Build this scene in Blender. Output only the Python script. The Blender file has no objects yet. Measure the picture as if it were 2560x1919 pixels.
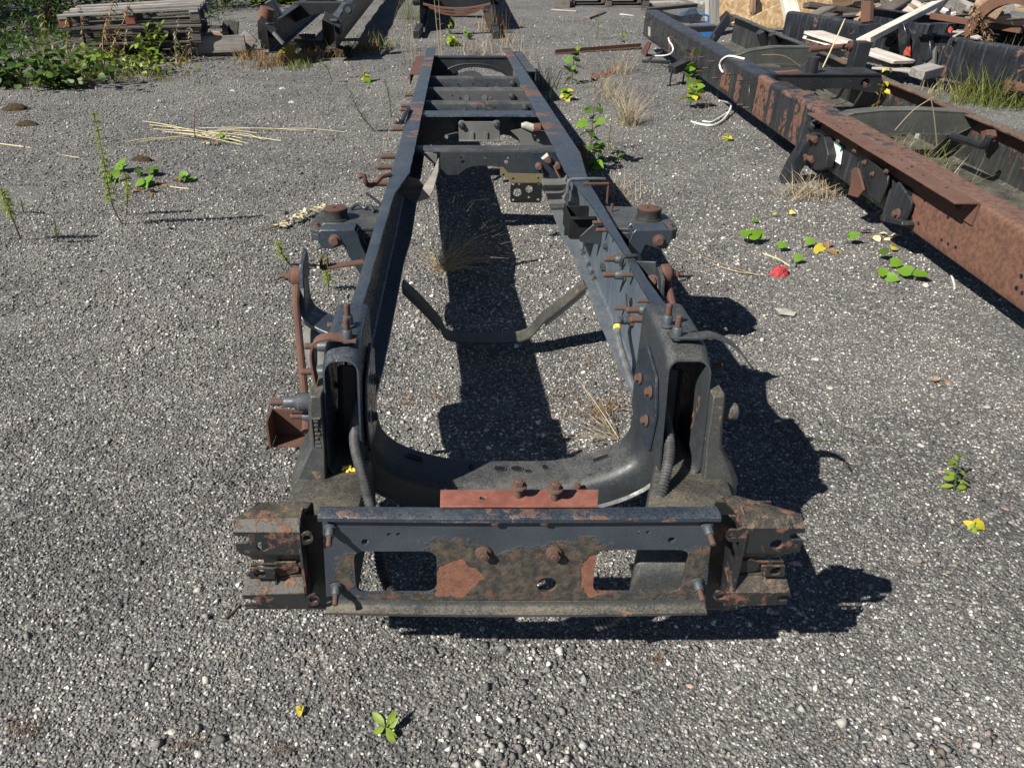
import bpy, bmesh, math, random
import numpy as np
from mathutils import Vector, Matrix, Euler, Quaternion
from mathutils.geometry import tessellate_polygon
PI = math.pi
scene = bpy.context.scene
COL = scene.collection

# ------------------------------------------------------------------ camera
TILT = math.atan(0.058)                  # the chassis rear sits lower than its front
CAMZ = 1.49 * math.cos(TILT)
PITCH = math.radians(28.96) + TILT
CAM = Vector((-0.165, 0.0, CAMZ))
FPX = 1923.0
cam = bpy.data.cameras.new('camera')
camo = bpy.data.objects.new('camera', cam); COL.objects.link(camo)
camo.location = CAM
camo.rotation_euler = (PI / 2 - PITCH, 0, 0)
cam.sensor_fit = 'HORIZONTAL'; cam.sensor_width = 36.0
cam.lens = 36.0 * FPX / 2560.0
cam.shift_x = 147.0 / 2560.0
cam.clip_start = 0.05; cam.clip_end = 600.0
scene.camera = camo

# ------------------------------------------------------------------ sky, sun, exposure
SUN_L = Vector((0.93, 0.62, -1.0)).normalized()      # the way the light travels
ELEV = math.asin(-SUN_L.z)
AZ = math.atan2(-SUN_L.x, -SUN_L.y)
world = bpy.data.worlds.new('World'); scene.world = world; world.use_nodes = True
wn = world.node_tree; bg = wn.nodes['Background']
sky = wn.nodes.new('ShaderNodeTexSky'); sky.sky_type = 'NISHITA'; sky.sun_disc = False
sky.sun_elevation = ELEV; sky.sun_rotation = AZ % (2 * PI); sky.air_density = 0.7; sky.dust_density = 0.25; sky.ozone_density = 1.2
wn.links.new(sky.outputs[0], bg.inputs[0]); bg.inputs[1].default_value = 0.05
sl = bpy.data.lights.new('sun', 'SUN'); sl.energy = 5.0; sl.angle = math.radians(0.53); sl.color = (1.0, 0.955, 0.88)
so = bpy.data.objects.new('sun', sl); COL.objects.link(so)
so.rotation_euler = SUN_L.to_track_quat('-Z', 'Y').to_euler(); so.location = (-6, -4, 8)
scene.view_settings.view_transform = 'Standard'; scene.view_settings.look = 'None'
scene.view_settings.exposure = 0.85; scene.view_settings.gamma = 1.0
scene.view_settings.use_curve_mapping = False

# ------------------------------------------------------------------ measuring helpers
# a sight line through a point of the photo, met with a plane at a known height / distance
CROP = {0: (0, 0, 1), 1: (560, 1150, 2.836), 2: (1260, 1150, 2.257), 3: (660, 760, 2.96), 4: (1420, 760, 2.96),
        5: (660, 480, 3.948), 6: (1340, 360, 3.316), 7: (960, 90, 3.856), 8: (940, 640, 2.763), 9: (1100, 300, 5.5275),
        10: (1560, 0, 2.022), 11: (1760, 0, 2.765), 12: (600, 0, 3.175), 13: (1000, 0, 3.175), 14: (0, 0, 3.456),
        15: (1340, 0, 3.3515), 16: (0, 240, 2.212), 17: (560, 0, 2.836), 18: (2000, 240, 1.7), 19: (1280, 100, 3.605),
        20: (680, 960, 7.896), 21: (0, 0, 2212 / 2560)}
def px(k, x, y):
    ox, oy, s = CROP[k]
    return ox + x / s, oy + y / s
def sight(x, y, pitch):
    s, c = math.sin(pitch), math.cos(pitch)
    u = (x - 1133.0) / FPX; v = (959.5 - y) / FPX
    return Vector((u, c + v * s, -s + v * c))
def hit(k, x, y, axis, val, pitch, origin):
    x, y = px(k, x, y); r = sight(x, y, pitch)
    t = (val - origin[axis]) / r[axis]
    return origin + r * t
CAMF = Vector((-0.165, 0, 1.272)); PF = math.radians(28.96)
def FZ(k, x, y, z): return hit(k, x, y, 2, z, PF, CAMF)      # chassis coordinates
def FY(k, x, y, v): return hit(k, x, y, 1, v, PF, CAMF)
def FX(k, x, y, v): return hit(k, x, y, 0, v, PF, CAMF)
def WZ(k, x, y, z=0.0): return hit(k, x, y, 2, z, PITCH, CAM)  # world coordinates
def WY(k, x, y, v): return hit(k, x, y, 1, v, PITCH, CAM)
def WX(k, x, y, v): return hit(k, x, y, 0, v, PITCH, CAM)
M_FRAME = Matrix.Translation(CAM) @ Matrix.Rotation(-TILT, 4, 'X') @ Matrix.Translation(-CAMF)

# ------------------------------------------------------------------ materials
def new_mat(name):
    m = bpy.data.materials.new(name); m.use_nodes = True
    nt = m.node_tree; b = nt.nodes['Principled BSDF']
    return m, nt, b
def nd(nt, typ, **kw):
    n = nt.nodes.new(typ)
    for k, v in kw.items():
        if k.startswith('i_'):
            key = k[2:]; key = int(key) if key.isdigit() else key.replace('_', ' ')
            s = n.inputs[key]
            if isinstance(v, bpy.types.NodeSocket): nt.links.new(v, s)
            else: s.default_value = v
        else: setattr(n, k, v)
    return n
def noise(nt, vec, scale, detail=4.0, rough=0.55, dist=0.0):
    return nd(nt, 'ShaderNodeTexNoise', i_Vector=vec, i_Scale=scale, i_Detail=detail, i_Roughness=rough, i_Distortion=dist).outputs['Fac']
def ramp(nt, fac, a, b, lo=0.0, hi=1.0):
    return nd(nt, 'ShaderNodeMapRange', i_0=fac, i_1=a, i_2=b, i_3=lo, i_4=hi, interpolation_type='SMOOTHSTEP').outputs[0]
def mth(nt, op, a, b=0.0, clamp=False):
    return nd(nt, 'ShaderNodeMath', operation=op, i_0=a, i_1=b, use_clamp=clamp).outputs[0]
def mixc(nt, f, a, b):
    n = nd(nt, 'ShaderNodeMix', data_type='RGBA')
    for i, v in ((0, f), (6, a), (7, b)):
        if isinstance(v, bpy.types.NodeSocket): nt.links.new(v, n.inputs[i])
        else: n.inputs[i].default_value = (*v, 1.0) if isinstance(v, tuple) and len(v) == 3 else v
    return n.outputs[2]
def bump(nt, h, strength, dist, normal=None):
    n = nd(nt, 'ShaderNodeBump', i_Height=h, i_Strength=strength, i_Distance=dist)
    if normal is not None: nt.links.new(normal, n.inputs['Normal'])
    return n.outputs[0]
def steel(name, c1, c2, rust=0.0, rough=0.42, dust=0.25, rc=((0.050, 0.024, 0.017), (0.125, 0.055, 0.034)), spec=0.5, scale=1.0, streak=0.0, dustc=(0.155, 0.14, 0.115), speck=0.22):
    """painted steel: two paint tones, rust patches (rust -0.2 .. 1), settled dirt, fine scratches"""
    m, nt, b = new_mat(name)
    co = nd(nt, 'ShaderNodeTexCoord').outputs['Object']
    g = nd(nt, 'ShaderNodeNewGeometry')
    n1 = noise(nt, co, 7 * scale, 6)
    n2 = noise(nt, co, 46 * scale, 6, 0.62)
    n3 = noise(nt, co, 210 * scale, 3, 0.6)
    paint = mixc(nt, ramp(nt, mth(nt, 'ADD', mth(nt, 'MULTIPLY', n1, 0.55), mth(nt, 'MULTIPLY', n3, 0.45)), 0.30, 0.74), c1, c2)
    if streak > 0:
        mp = nd(nt, 'ShaderNodeMapping', i_Vector=co, i_Scale=(38, 38, 2.2)).outputs[0]
        st = noise(nt, mp, 1.0, 4)
        paint = mixc(nt, mth(nt, 'MULTIPLY', ramp(nt, st, 0.52, 0.72), streak), paint, (0.15, 0.16, 0.16))
    att = nd(nt, 'ShaderNodeAttribute', attribute_name='rust').outputs['Fac']
    n4 = noise(nt, co, 13 * scale, 8, 0.65, 0.3)
    rs = mth(nt, 'ADD', mth(nt, 'ADD', mth(nt, 'MULTIPLY', n4, 0.8), mth(nt, 'MULTIPLY', n2, 0.25)), mth(nt, 'ADD', att, rust - 0.5))
    rmask = ramp(nt, rs, 0.50, 0.58)
    chip = mth(nt, 'MULTIPLY', ramp(nt, noise(nt, co, 120 * scale, 5, 0.7), 0.60, 0.66), ramp(nt, n4, 0.50, 0.64))
    rmask = mth(nt, 'MAXIMUM', rmask, mth(nt, 'MULTIPLY', chip, 0.75))
    rcol = mixc(nt, ramp(nt, mth(nt, 'ADD', mth(nt, 'MULTIPLY', n2, 0.8), mth(nt, 'MULTIPLY', n3, 0.3)), 0.36, 0.72), rc[0], rc[1])
    colr = mixc(nt, rmask, paint, rcol)
    up = nd(nt, 'ShaderNodeSeparateXYZ', i_0=g.outputs['Normal']).outputs[2]
    dm = mth(nt, 'MULTIPLY', ramp(nt, up, 0.35, 0.95), ramp(nt, mth(nt, 'ADD', mth(nt, 'MULTIPLY', n3, 0.5), mth(nt, 'ADD', mth(nt, 'MULTIPLY', n1, 0.35), mth(nt, 'MULTIPLY', n2, 0.25))), 0.40, 0.80))
    colr = mixc(nt, mth(nt, 'MULTIPLY', dm, dust), colr, dustc)
    spk = ramp(nt, n3, 0.68, 0.74)
    colr = mixc(nt, mth(nt, 'MULTIPLY', spk, speck), colr, (0.30, 0.28, 0.23))
    nt.links.new(colr, b.inputs['Base Color'])
    rg = nd(nt, 'ShaderNodeMix', data_type='FLOAT')
    nt.links.new(mth(nt, 'MAXIMUM', rmask, mth(nt, 'MULTIPLY', dm, 0.7)), rg.inputs[0])
    nt.links.new(ramp(nt, n2, 0.3, 0.7, rough - 0.08, rough + 0.14), rg.inputs[2]); rg.inputs[3].default_value = 0.86
    nt.links.new(rg.outputs[0], b.inputs['Roughness'])
    b.inputs['Specular IOR Level'].default_value = spec
    h = mth(nt, 'ADD', mth(nt, 'MULTIPLY', rmask, mth(nt, 'ADD', n2, mth(nt, 'MULTIPLY', n3, 0.5))), mth(nt, 'MULTIPLY', n2, 0.15))
    nt.links.new(bump(nt, h, 0.55, 0.0025), b.inputs['Normal'])
    return m
def plain(name, c1, c2, rough=0.7, scale=30.0, spec=0.4, bmp=0.3, dist=0.002, stretch=(1, 1, 1)):
    m, nt, b = new_mat(name)
    co = nd(nt, 'ShaderNodeTexCoord').outputs['Object']
    mp = nd(nt, 'ShaderNodeMapping', i_Vector=co, i_Scale=stretch).outputs[0]
    n1 = noise(nt, mp, scale, 6, 0.62)
    nt.links.new(mixc(nt, ramp(nt, n1, 0.34, 0.68), c1, c2), b.inputs['Base Color'])
    b.inputs['Roughness'].default_value = rough; b.inputs['Specular IOR Level'].default_value = spec
    nt.links.new(bump(nt, n1, bmp, dist), b.inputs['Normal'])
    return m
def wood(name, c1, c2, c3):
    m, nt, b = new_mat(name)
    co = nd(nt, 'ShaderNodeTexCoord').outputs['Object']
    rnd = nd(nt, 'ShaderNodeObjectInfo').outputs['Random']
    mp = nd(nt, 'ShaderNodeMapping', i_Vector=co, i_Scale=(1.6, 45, 45)).outputs[0]
    off = nd(nt, 'ShaderNodeVectorMath', operation='ADD', i_0=mp, i_1=nd(nt, 'ShaderNodeCombineXYZ', i_0=mth(nt, 'MULTIPLY', rnd, 50.0)).outputs[0]).outputs[0]
    gr = noise(nt, off, 1.0, 6, 0.6, 0.4)
    bl = noise(nt, co, 5, 5)
    c = mixc(nt, ramp(nt, gr, 0.3, 0.7), c1, c2)
    c = mixc(nt, mth(nt, 'MULTIPLY', ramp(nt, bl, 0.45, 0.7), 0.55), c, c3)
    v = nd(nt, 'ShaderNodeHueSaturation', i_Value=ramp(nt, rnd, 0, 1, 0.65, 1.25), i_Color=c).outputs[0]
    nt.links.new(v, b.inputs['Base Color']); b.inputs['Roughness'].default_value = 0.85
    nt.links.new(bump(nt, gr, 0.5, 0.003), b.inputs['Normal'])
    return m
def leafmat(name, c1, c2, trans=0.25):
    m, nt, b = new_mat(name)
    co = nd(nt, 'ShaderNodeTexCoord').outputs['Object']
    at = nd(nt, 'ShaderNodeAttribute', attribute_name='tone').outputs['Fac']
    rnd = nd(nt, 'ShaderNodeObjectInfo').outputs['Random']
    n1 = noise(nt, co, 60, 4)
    f = mth(nt, 'ADD', mth(nt, 'MULTIPLY', at, 0.75), mth(nt, 'ADD', mth(nt, 'MULTIPLY', n1, 0.35), mth(nt, 'MULTIPLY', rnd, 0.15)), True)
    c = mixc(nt, f, c1, c2)
    nt.links.new(c, b.inputs['Base Color']); b.inputs['Roughness'].default_value = 0.5
    b.inputs['Specular IOR Level'].default_value = 0.35
    tr = nd(nt, 'ShaderNodeBsdfTranslucent'); nt.links.new(c, tr.inputs[0])
    mx = nd(nt, 'ShaderNodeMixShader'); mx.inputs[0].default_value = trans
    nt.links.new(b.outputs[0], mx.inputs[1]); nt.links.new(tr.outputs[0], mx.inputs[2])
    nt.links.new(mx.outputs[0], nt.nodes['Material Output'].inputs[0])
    return m

M = {}
M['paint'] = steel('slate_chassis_paint', (0.012, 0.018, 0.027), (0.030, 0.041, 0.054), rust=0.27, rough=0.27, dust=0.22, spec=0.75)
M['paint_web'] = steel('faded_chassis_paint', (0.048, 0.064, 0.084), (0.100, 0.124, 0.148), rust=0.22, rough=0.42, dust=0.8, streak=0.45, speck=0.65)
M['paint_dirty'] = steel('dirty_chassis_paint', (0.015, 0.019, 0.025), (0.040, 0.045, 0.046), rust=0.31, rough=0.42, dust=0.55)
M['bracket'] = steel('rusty_bracket_paint', (0.008, 0.010, 0.013), (0.026, 0.027, 0.026), rust=0.455, rough=0.38, dust=0.6, rc=((0.060, 0.028, 0.019), (0.150, 0.070, 0.044)), scale=1.7, dustc=(0.21, 0.165, 0.095))
M['hanger'] = steel('dusty_casting_paint', (0.022, 0.026, 0.029), (0.066, 0.064, 0.054), rust=0.36, rough=0.42, dust=0.75, dustc=(0.20, 0.165, 0.11), rc=((0.09, 0.045, 0.02), (0.19, 0.105, 0.05)))
M['rust'] = steel('brown_rust', (0.06, 0.028, 0.019), (0.11, 0.045, 0.026), rust=0.35, rough=0.8, dust=0.15)
M['stud'] = steel('rusty_thread', (0.06, 0.034, 0.025), (0.105, 0.055, 0.039), rust=0.35, rough=0.8, dust=0.1, rc=((0.07, 0.033, 0.024), (0.145, 0.07, 0.046)), scale=2)
M['redplate'] = plain('red_oxide_plate', (0.15, 0.052, 0.036), (0.235, 0.092, 0.066), 0.72, 26, 0.4, 0.25)
M['nut'] = steel('grey_nut_paint', (0.03, 0.038, 0.045), (0.075, 0.087, 0.093), rust=0.38, rough=0.45, dust=0.1, scale=2)
M['rubber'] = plain('black_rubber', (0.014, 0.014, 0.014), (0.03, 0.029, 0.028), 0.75, 60, 0.35)
M['hose'] = plain('ribbed_hose_plastic', (0.035, 0.036, 0.037), (0.075, 0.076, 0.075), 0.55, 40, 0.4)
M['cable'] = plain('grey_cable_sheath', (0.06, 0.065, 0.07), (0.12, 0.125, 0.13), 0.6, 40, 0.4)
M['black'] = steel('black_frame_paint', (0.008, 0.009, 0.012), (0.022, 0.025, 0.030), rust=0.27, rough=0.30, dust=0.3, streak=0.22)
M['blackrust'] = steel('black_paint_with_rust', (0.007, 0.008, 0.011), (0.022, 0.025, 0.030), rust=0.10, rough=0.29, dust=0.35, streak=0.25, rc=((0.065, 0.030, 0.020), (0.150, 0.070, 0.043)))
M['fullrust'] = steel('full_orange_rust', (0.085, 0.04, 0.026), (0.13, 0.06, 0.038), rust=0.4, rough=0.85, dust=0.25, rc=((0.062, 0.030, 0.021), (0.155, 0.075, 0.047)))
M['dark'] = steel('old_black_steel', (0.008, 0.009, 0.011), (0.020, 0.022, 0.025), rust=0.30, rough=0.45, dust=0.2)
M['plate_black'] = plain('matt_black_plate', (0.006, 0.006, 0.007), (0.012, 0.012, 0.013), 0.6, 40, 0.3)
M['olive'] = steel('olive_dirty_plate', (0.09, 0.078, 0.04), (0.15, 0.125, 0.065), rust=-0.05, rough=0.7, dust=0.4)
M['grey_panel'] = steel('grey_sheet_steel', (0.075, 0.078, 0.076), (0.14, 0.14, 0.13), rust=0.28, rough=0.5, dust=0.6)
M['pale'] = plain('pale_plastic', (0.26, 0.255, 0.22), (0.42, 0.41, 0.36), 0.5, 20)
M['white'] = plain('white_sheath', (0.58, 0.57, 0.52), (0.74, 0.73, 0.68), 0.45, 30)
M['label'] = plain('faded_paper_label', (0.60, 0.62, 0.52), (0.72, 0.74, 0.66), 0.7, 50)
M['green'] = plain('green_print', (0.03, 0.16, 0.10), (0.05, 0.22, 0.14), 0.7, 50)
M['yellow'] = plain('yellow_tape', (0.62, 0.46, 0.06), (0.72, 0.56, 0.10), 0.6, 50)
M['blue'] = plain('blue_plastic', (0.02, 0.10, 0.32), (0.04, 0.16, 0.42), 0.4, 20)
M['orange'] = plain('orange_marking_paint', (0.16, 0.03, 0.02), (0.46, 0.07, 0.035), 0.7, 24)
M['glossblack'] = plain('glossy_black_plastic', (0.012, 0.013, 0.015), (0.03, 0.032, 0.034), 0.22, 12, 0.5, 0.05)
M['wood'] = wood('weathered_grey_wood', (0.17, 0.155, 0.14), (0.34, 0.32, 0.29), (0.12, 0.10, 0.085))
M['wood_pale'] = wood('pale_dry_wood', (0.34, 0.30, 0.25), (0.55, 0.51, 0.45), (0.28, 0.24, 0.20))
M['wood_dark'] = wood('dark_old_wood', (0.06, 0.052, 0.045), (0.14, 0.12, 0.10), (0.04, 0.034, 0.03))
M['wood_brown'] = wood('brown_raw_wood', (0.22, 0.14, 0.085), (0.36, 0.25, 0.16), (0.14, 0.085, 0.05))
M['wood_red'] = wood('red_painted_wood', (0.15, 0.040, 0.030), (0.25, 0.075, 0.055), (0.12, 0.05, 0.04))
M['ply'] = wood('brown_plywood', (0.20, 0.12, 0.07), (0.30, 0.185, 0.11), (0.13, 0.075, 0.045))
M['leaf'] = leafmat('bright_leaf', (0.070, 0.130, 0.012), (0.235, 0.31, 0.035))
M['colt'] = leafmat('fresh_green_leaf', (0.050, 0.130, 0.008), (0.150, 0.280, 0.020))
M['weed_green'] = leafmat('fresh_weed_green', (0.075, 0.115, 0.014), (0.25, 0.30, 0.045))
M['leaf_mid'] = leafmat('mid_green_leaf', (0.020, 0.050, 0.010), (0.085, 0.145, 0.022))
M['leaf_dark'] = leafmat('dark_green_leaf', (0.010, 0.026, 0.009), (0.035, 0.075, 0.018))
M['leaf_yellow'] = leafmat('yellow_leaf', (0.30, 0.26, 0.015), (0.55, 0.48, 0.05))
M['leaf_dead'] = leafmat('dead_brown_leaf', (0.09, 0.045, 0.022), (0.30, 0.19, 0.10), 0.1)
M['straw'] = leafmat('dry_straw', (0.20, 0.155, 0.09), (0.44, 0.37, 0.25), 0.15)
M['straw_pale'] = leafmat('pale_straw', (0.44, 0.38, 0.20), (0.64, 0.58, 0.36), 0.1)
M['grass'] = leafmat('yellow_green_grass', (0.060, 0.080, 0.016), (0.21, 0.22, 0.055))
M['grass_dry'] = leafmat('rusty_dry_grass', (0.12, 0.065, 0.028), (0.32, 0.21, 0.09), 0.12)
M['stem'] = leafmat('brown_stem', (0.07, 0.04, 0.025), (0.18, 0.11, 0.06), 0.05)
M['flower'] = leafmat('purple_flower', (0.30, 0.09, 0.32), (0.50, 0.22, 0.55), 0.2)
M['moss'] = plain('moss_lump', (0.024, 0.018, 0.010), (0.070, 0.048, 0.026), 0.95, 60, 0.2, 0.8, 0.006)
M['stone_white'] = plain('pale_stone', (0.26, 0.25, 0.225), (0.50, 0.48, 0.44), 0.85, 40, 0.3, 0.5)
M['stone_pink'] = plain('pink_stone', (0.36, 0.20, 0.16), (0.52, 0.36, 0.30), 0.85, 60, 0.3, 0.5)
M['red'] = plain('red_foam', (0.22, 0.015, 0.02), (0.50, 0.055, 0.06), 0.6, 70, 0.4, 1.0, 0.012)

def panel_mat():
    """front panel paint: smooth slate above, bubbled brown grime below, bare rust where the paint has flaked off"""
    m, nt, b = new_mat('front_panel_paint')
    co = nd(nt, 'ShaderNodeTexCoord').outputs['Object']
    n1 = noise(nt, co, 9, 6); n2 = noise(nt, co, 55, 7, 0.65); n3 = noise(nt, co, 230, 4, 0.6); n4 = noise(nt, co, 30, 8, 0.7, 0.5)
    a_r = nd(nt, 'ShaderNodeAttribute', attribute_name='rust').outputs['Fac']; a_g = nd(nt, 'ShaderNodeAttribute', attribute_name='grime').outputs['Fac']
    paint = mixc(nt, ramp(nt, mth(nt, 'ADD', mth(nt, 'MULTIPLY', n1, .6), mth(nt, 'MULTIPLY', n3, .4)), .3, .72), (0.026, 0.034, 0.043), (0.052, 0.063, 0.074))
    grime = mixc(nt, ramp(nt, n2, .36, .66), (0.022, 0.021, 0.018), (0.075, 0.062, 0.045))
    grime = mixc(nt, ramp(nt, mth(nt, 'ADD', mth(nt, 'MULTIPLY', n4, .7), mth(nt, 'MULTIPLY', n3, .3)), .53, .62), grime, (0.115, 0.052, 0.032))
    gm = ramp(nt, mth(nt, 'ADD', a_g, mth(nt, 'MULTIPLY', mth(nt, 'SUBTRACT', n4, .5), 1.5)), .42, .58)
    rm = ramp(nt, mth(nt, 'ADD', a_r, mth(nt, 'MULTIPLY', mth(nt, 'SUBTRACT', n4, .5), .55)), .47, .53)
    rcol = mixc(nt, ramp(nt, mth(nt, 'ADD', mth(nt, 'MULTIPLY', n3, .5), mth(nt, 'MULTIPLY', n2, .5)), .34, .66), (0.105, 0.044, 0.027), (0.215, 0.098, 0.060))
    c = mixc(nt, rm, mixc(nt, gm, paint, grime), rcol)
    c = mixc(nt, mth(nt, 'MULTIPLY', ramp(nt, n3, .69, .75), .3), c, (0.28, 0.25, 0.20))
    nt.links.new(c, b.inputs['Base Color'])
    nt.links.new(ramp(nt, mth(nt, 'MAXIMUM', gm, rm), 0, 1, .38, .82), b.inputs['Roughness'])
    h = mth(nt, 'ADD', mth(nt, 'MULTIPLY', mth(nt, 'SUBTRACT', gm, mth(nt, 'MULTIPLY', rm, .9)), mth(nt, 'ADD', .35, n2)), mth(nt, 'MULTIPLY', n3, .15))
    nt.links.new(bump(nt, h, .8, .0035), b.inputs['Normal'])
    return m
M['panel'] = panel_mat()
def osb_mat():
    m, nt, b = new_mat('osb_board')
    co = nd(nt, 'ShaderNodeTexCoord').outputs['Object']
    v = nd(nt, 'ShaderNodeTexVoronoi', i_Vector=nd(nt, 'ShaderNodeMapping', i_Vector=co, i_Scale=(38, 38, 20)).outputs[0], i_Scale=1.0)
    hs = nd(nt, 'ShaderNodeSeparateColor', i_0=v.outputs['Color']).outputs[0]
    c = mixc(nt, hs, (0.36, 0.23, 0.11), (0.62, 0.46, 0.27))
    c = mixc(nt, mth(nt, 'MULTIPLY', ramp(nt, noise(nt, co, 26, 5), 0.56, 0.66), 0.6), c, (0.22, 0.13, 0.065))
    nt.links.new(c, b.inputs['Base Color']); b.inputs['Roughness'].default_value = 0.8
    nt.links.new(bump(nt, hs, 0.4, 0.003), b.inputs['Normal'])
    return m
M['osb'] = osb_mat()

def ground_mat():
    m, nt, b = new_mat('gravelly_asphalt')
    co = nd(nt, 'ShaderNodeNewGeometry').outputs['Position']
    v1 = nd(nt, 'ShaderNodeTexVoronoi', i_Vector=co, i_Scale=115.0)
    v2 = nd(nt, 'ShaderNodeTexVoronoi', i_Vector=co, i_Scale=52.0)
    r1 = nd(nt, 'ShaderNodeSeparateColor', i_0=v1.outputs['Color']); r2 = nd(nt, 'ShaderNodeSeparateColor', i_0=v2.outputs['Color'])
    big = noise(nt, co, 0.9, 4); mid = noise(nt, co, 5.5, 5)
    tone = mth(nt, 'ADD', mth(nt, 'MULTIPLY', big, 0.7), mth(nt, 'MULTIPLY', mid, 0.5))
    base = mixc(nt, ramp(nt, tone, 0.44, 0.74), (0.100, 0.098, 0.095), (0.195, 0.186, 0.170))
    c = mixc(nt, ramp(nt, r1.outputs[0], 0.55, 1.0), base, (0.20, 0.195, 0.185))
    c = mixc(nt, ramp(nt, r1.outputs[1], 0.90, 0.93), c, (0.40, 0.385, 0.35))
    c = mixc(nt, mth(nt, 'MULTIPLY', ramp(nt, r2.outputs[0], 0.90, 0.94), 0.7), c, (0.34, 0.325, 0.295))
    c = mixc(nt, mth(nt, 'MULTIPLY', ramp(nt, noise(nt, co, 3.2, 7, 0.7), 0.63, 0.72), 0.55), c, (0.085, 0.058, 0.038))
    d = mth(nt, 'MULTIPLY', ramp(nt, v1.outputs['Distance'], 0.25, 0.75), 0.6)
    c = mixc(nt, d, c, (0.035, 0.034, 0.034))
    nt.links.new(c, b.inputs['Base Color']); b.inputs['Roughness'].default_value = 0.9
    b.inputs['Specular IOR Level'].default_value = 0.25
    h = mth(nt, 'SUBTRACT', mth(nt, 'MULTIPLY', r1.outputs[2], 0.6), v1.outputs['Distance'])
    n = bump(nt, h, 0.9, 0.006)
    n = bump(nt, mth(nt, 'SUBTRACT', r2.outputs[2], v2.outputs['Distance']), 0.5, 0.007, n)
    nt.links.new(n, b.inputs['Normal'])
    return m
M['ground'] = ground_mat()
def gravel_mat():
    m, nt, b = new_mat('loose_gravel_stone')
    co = nd(nt, 'ShaderNodeNewGeometry').outputs['Position']
    at = nd(nt, 'ShaderNodeAttribute', attribute_name='col').outputs['Color']
    n1 = noise(nt, co, 420, 3)
    c = mixc(nt, mth(nt, 'MULTIPLY', ramp(nt, n1, 0.45, 0.7), 0.35), at, (0.11, 0.105, 0.098))
    big = noise(nt, co, 0.9, 4); mid = noise(nt, co, 5.5, 5)
    v = ramp(nt, mth(nt, 'ADD', mth(nt, 'MULTIPLY', big, 0.7), mth(nt, 'MULTIPLY', mid, 0.5)), 0.44, 0.74, 0.72, 1.18)
    c = nd(nt, 'ShaderNodeVectorMath', operation='MULTIPLY', i_0=c, i_1=nd(nt, 'ShaderNodeCombineXYZ', i_0=v, i_1=mth(nt, 'MULTIPLY', v, 0.985), i_2=mth(nt, 'MULTIPLY', v, 0.955)).outputs[0]).outputs[0]
    c = mixc(nt, mth(nt, 'MULTIPLY', ramp(nt, noise(nt, co, 3.2, 7, 0.7), 0.63, 0.72), 0.6), c, (0.085, 0.058, 0.038))
    nt.links.new(c, b.inputs['Base Color']); b.inputs['Roughness'].default_value = 0.85; b.inputs['Specular IOR Level'].default_value = 0.3
    return m
M['gravel'] = gravel_mat()

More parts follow.
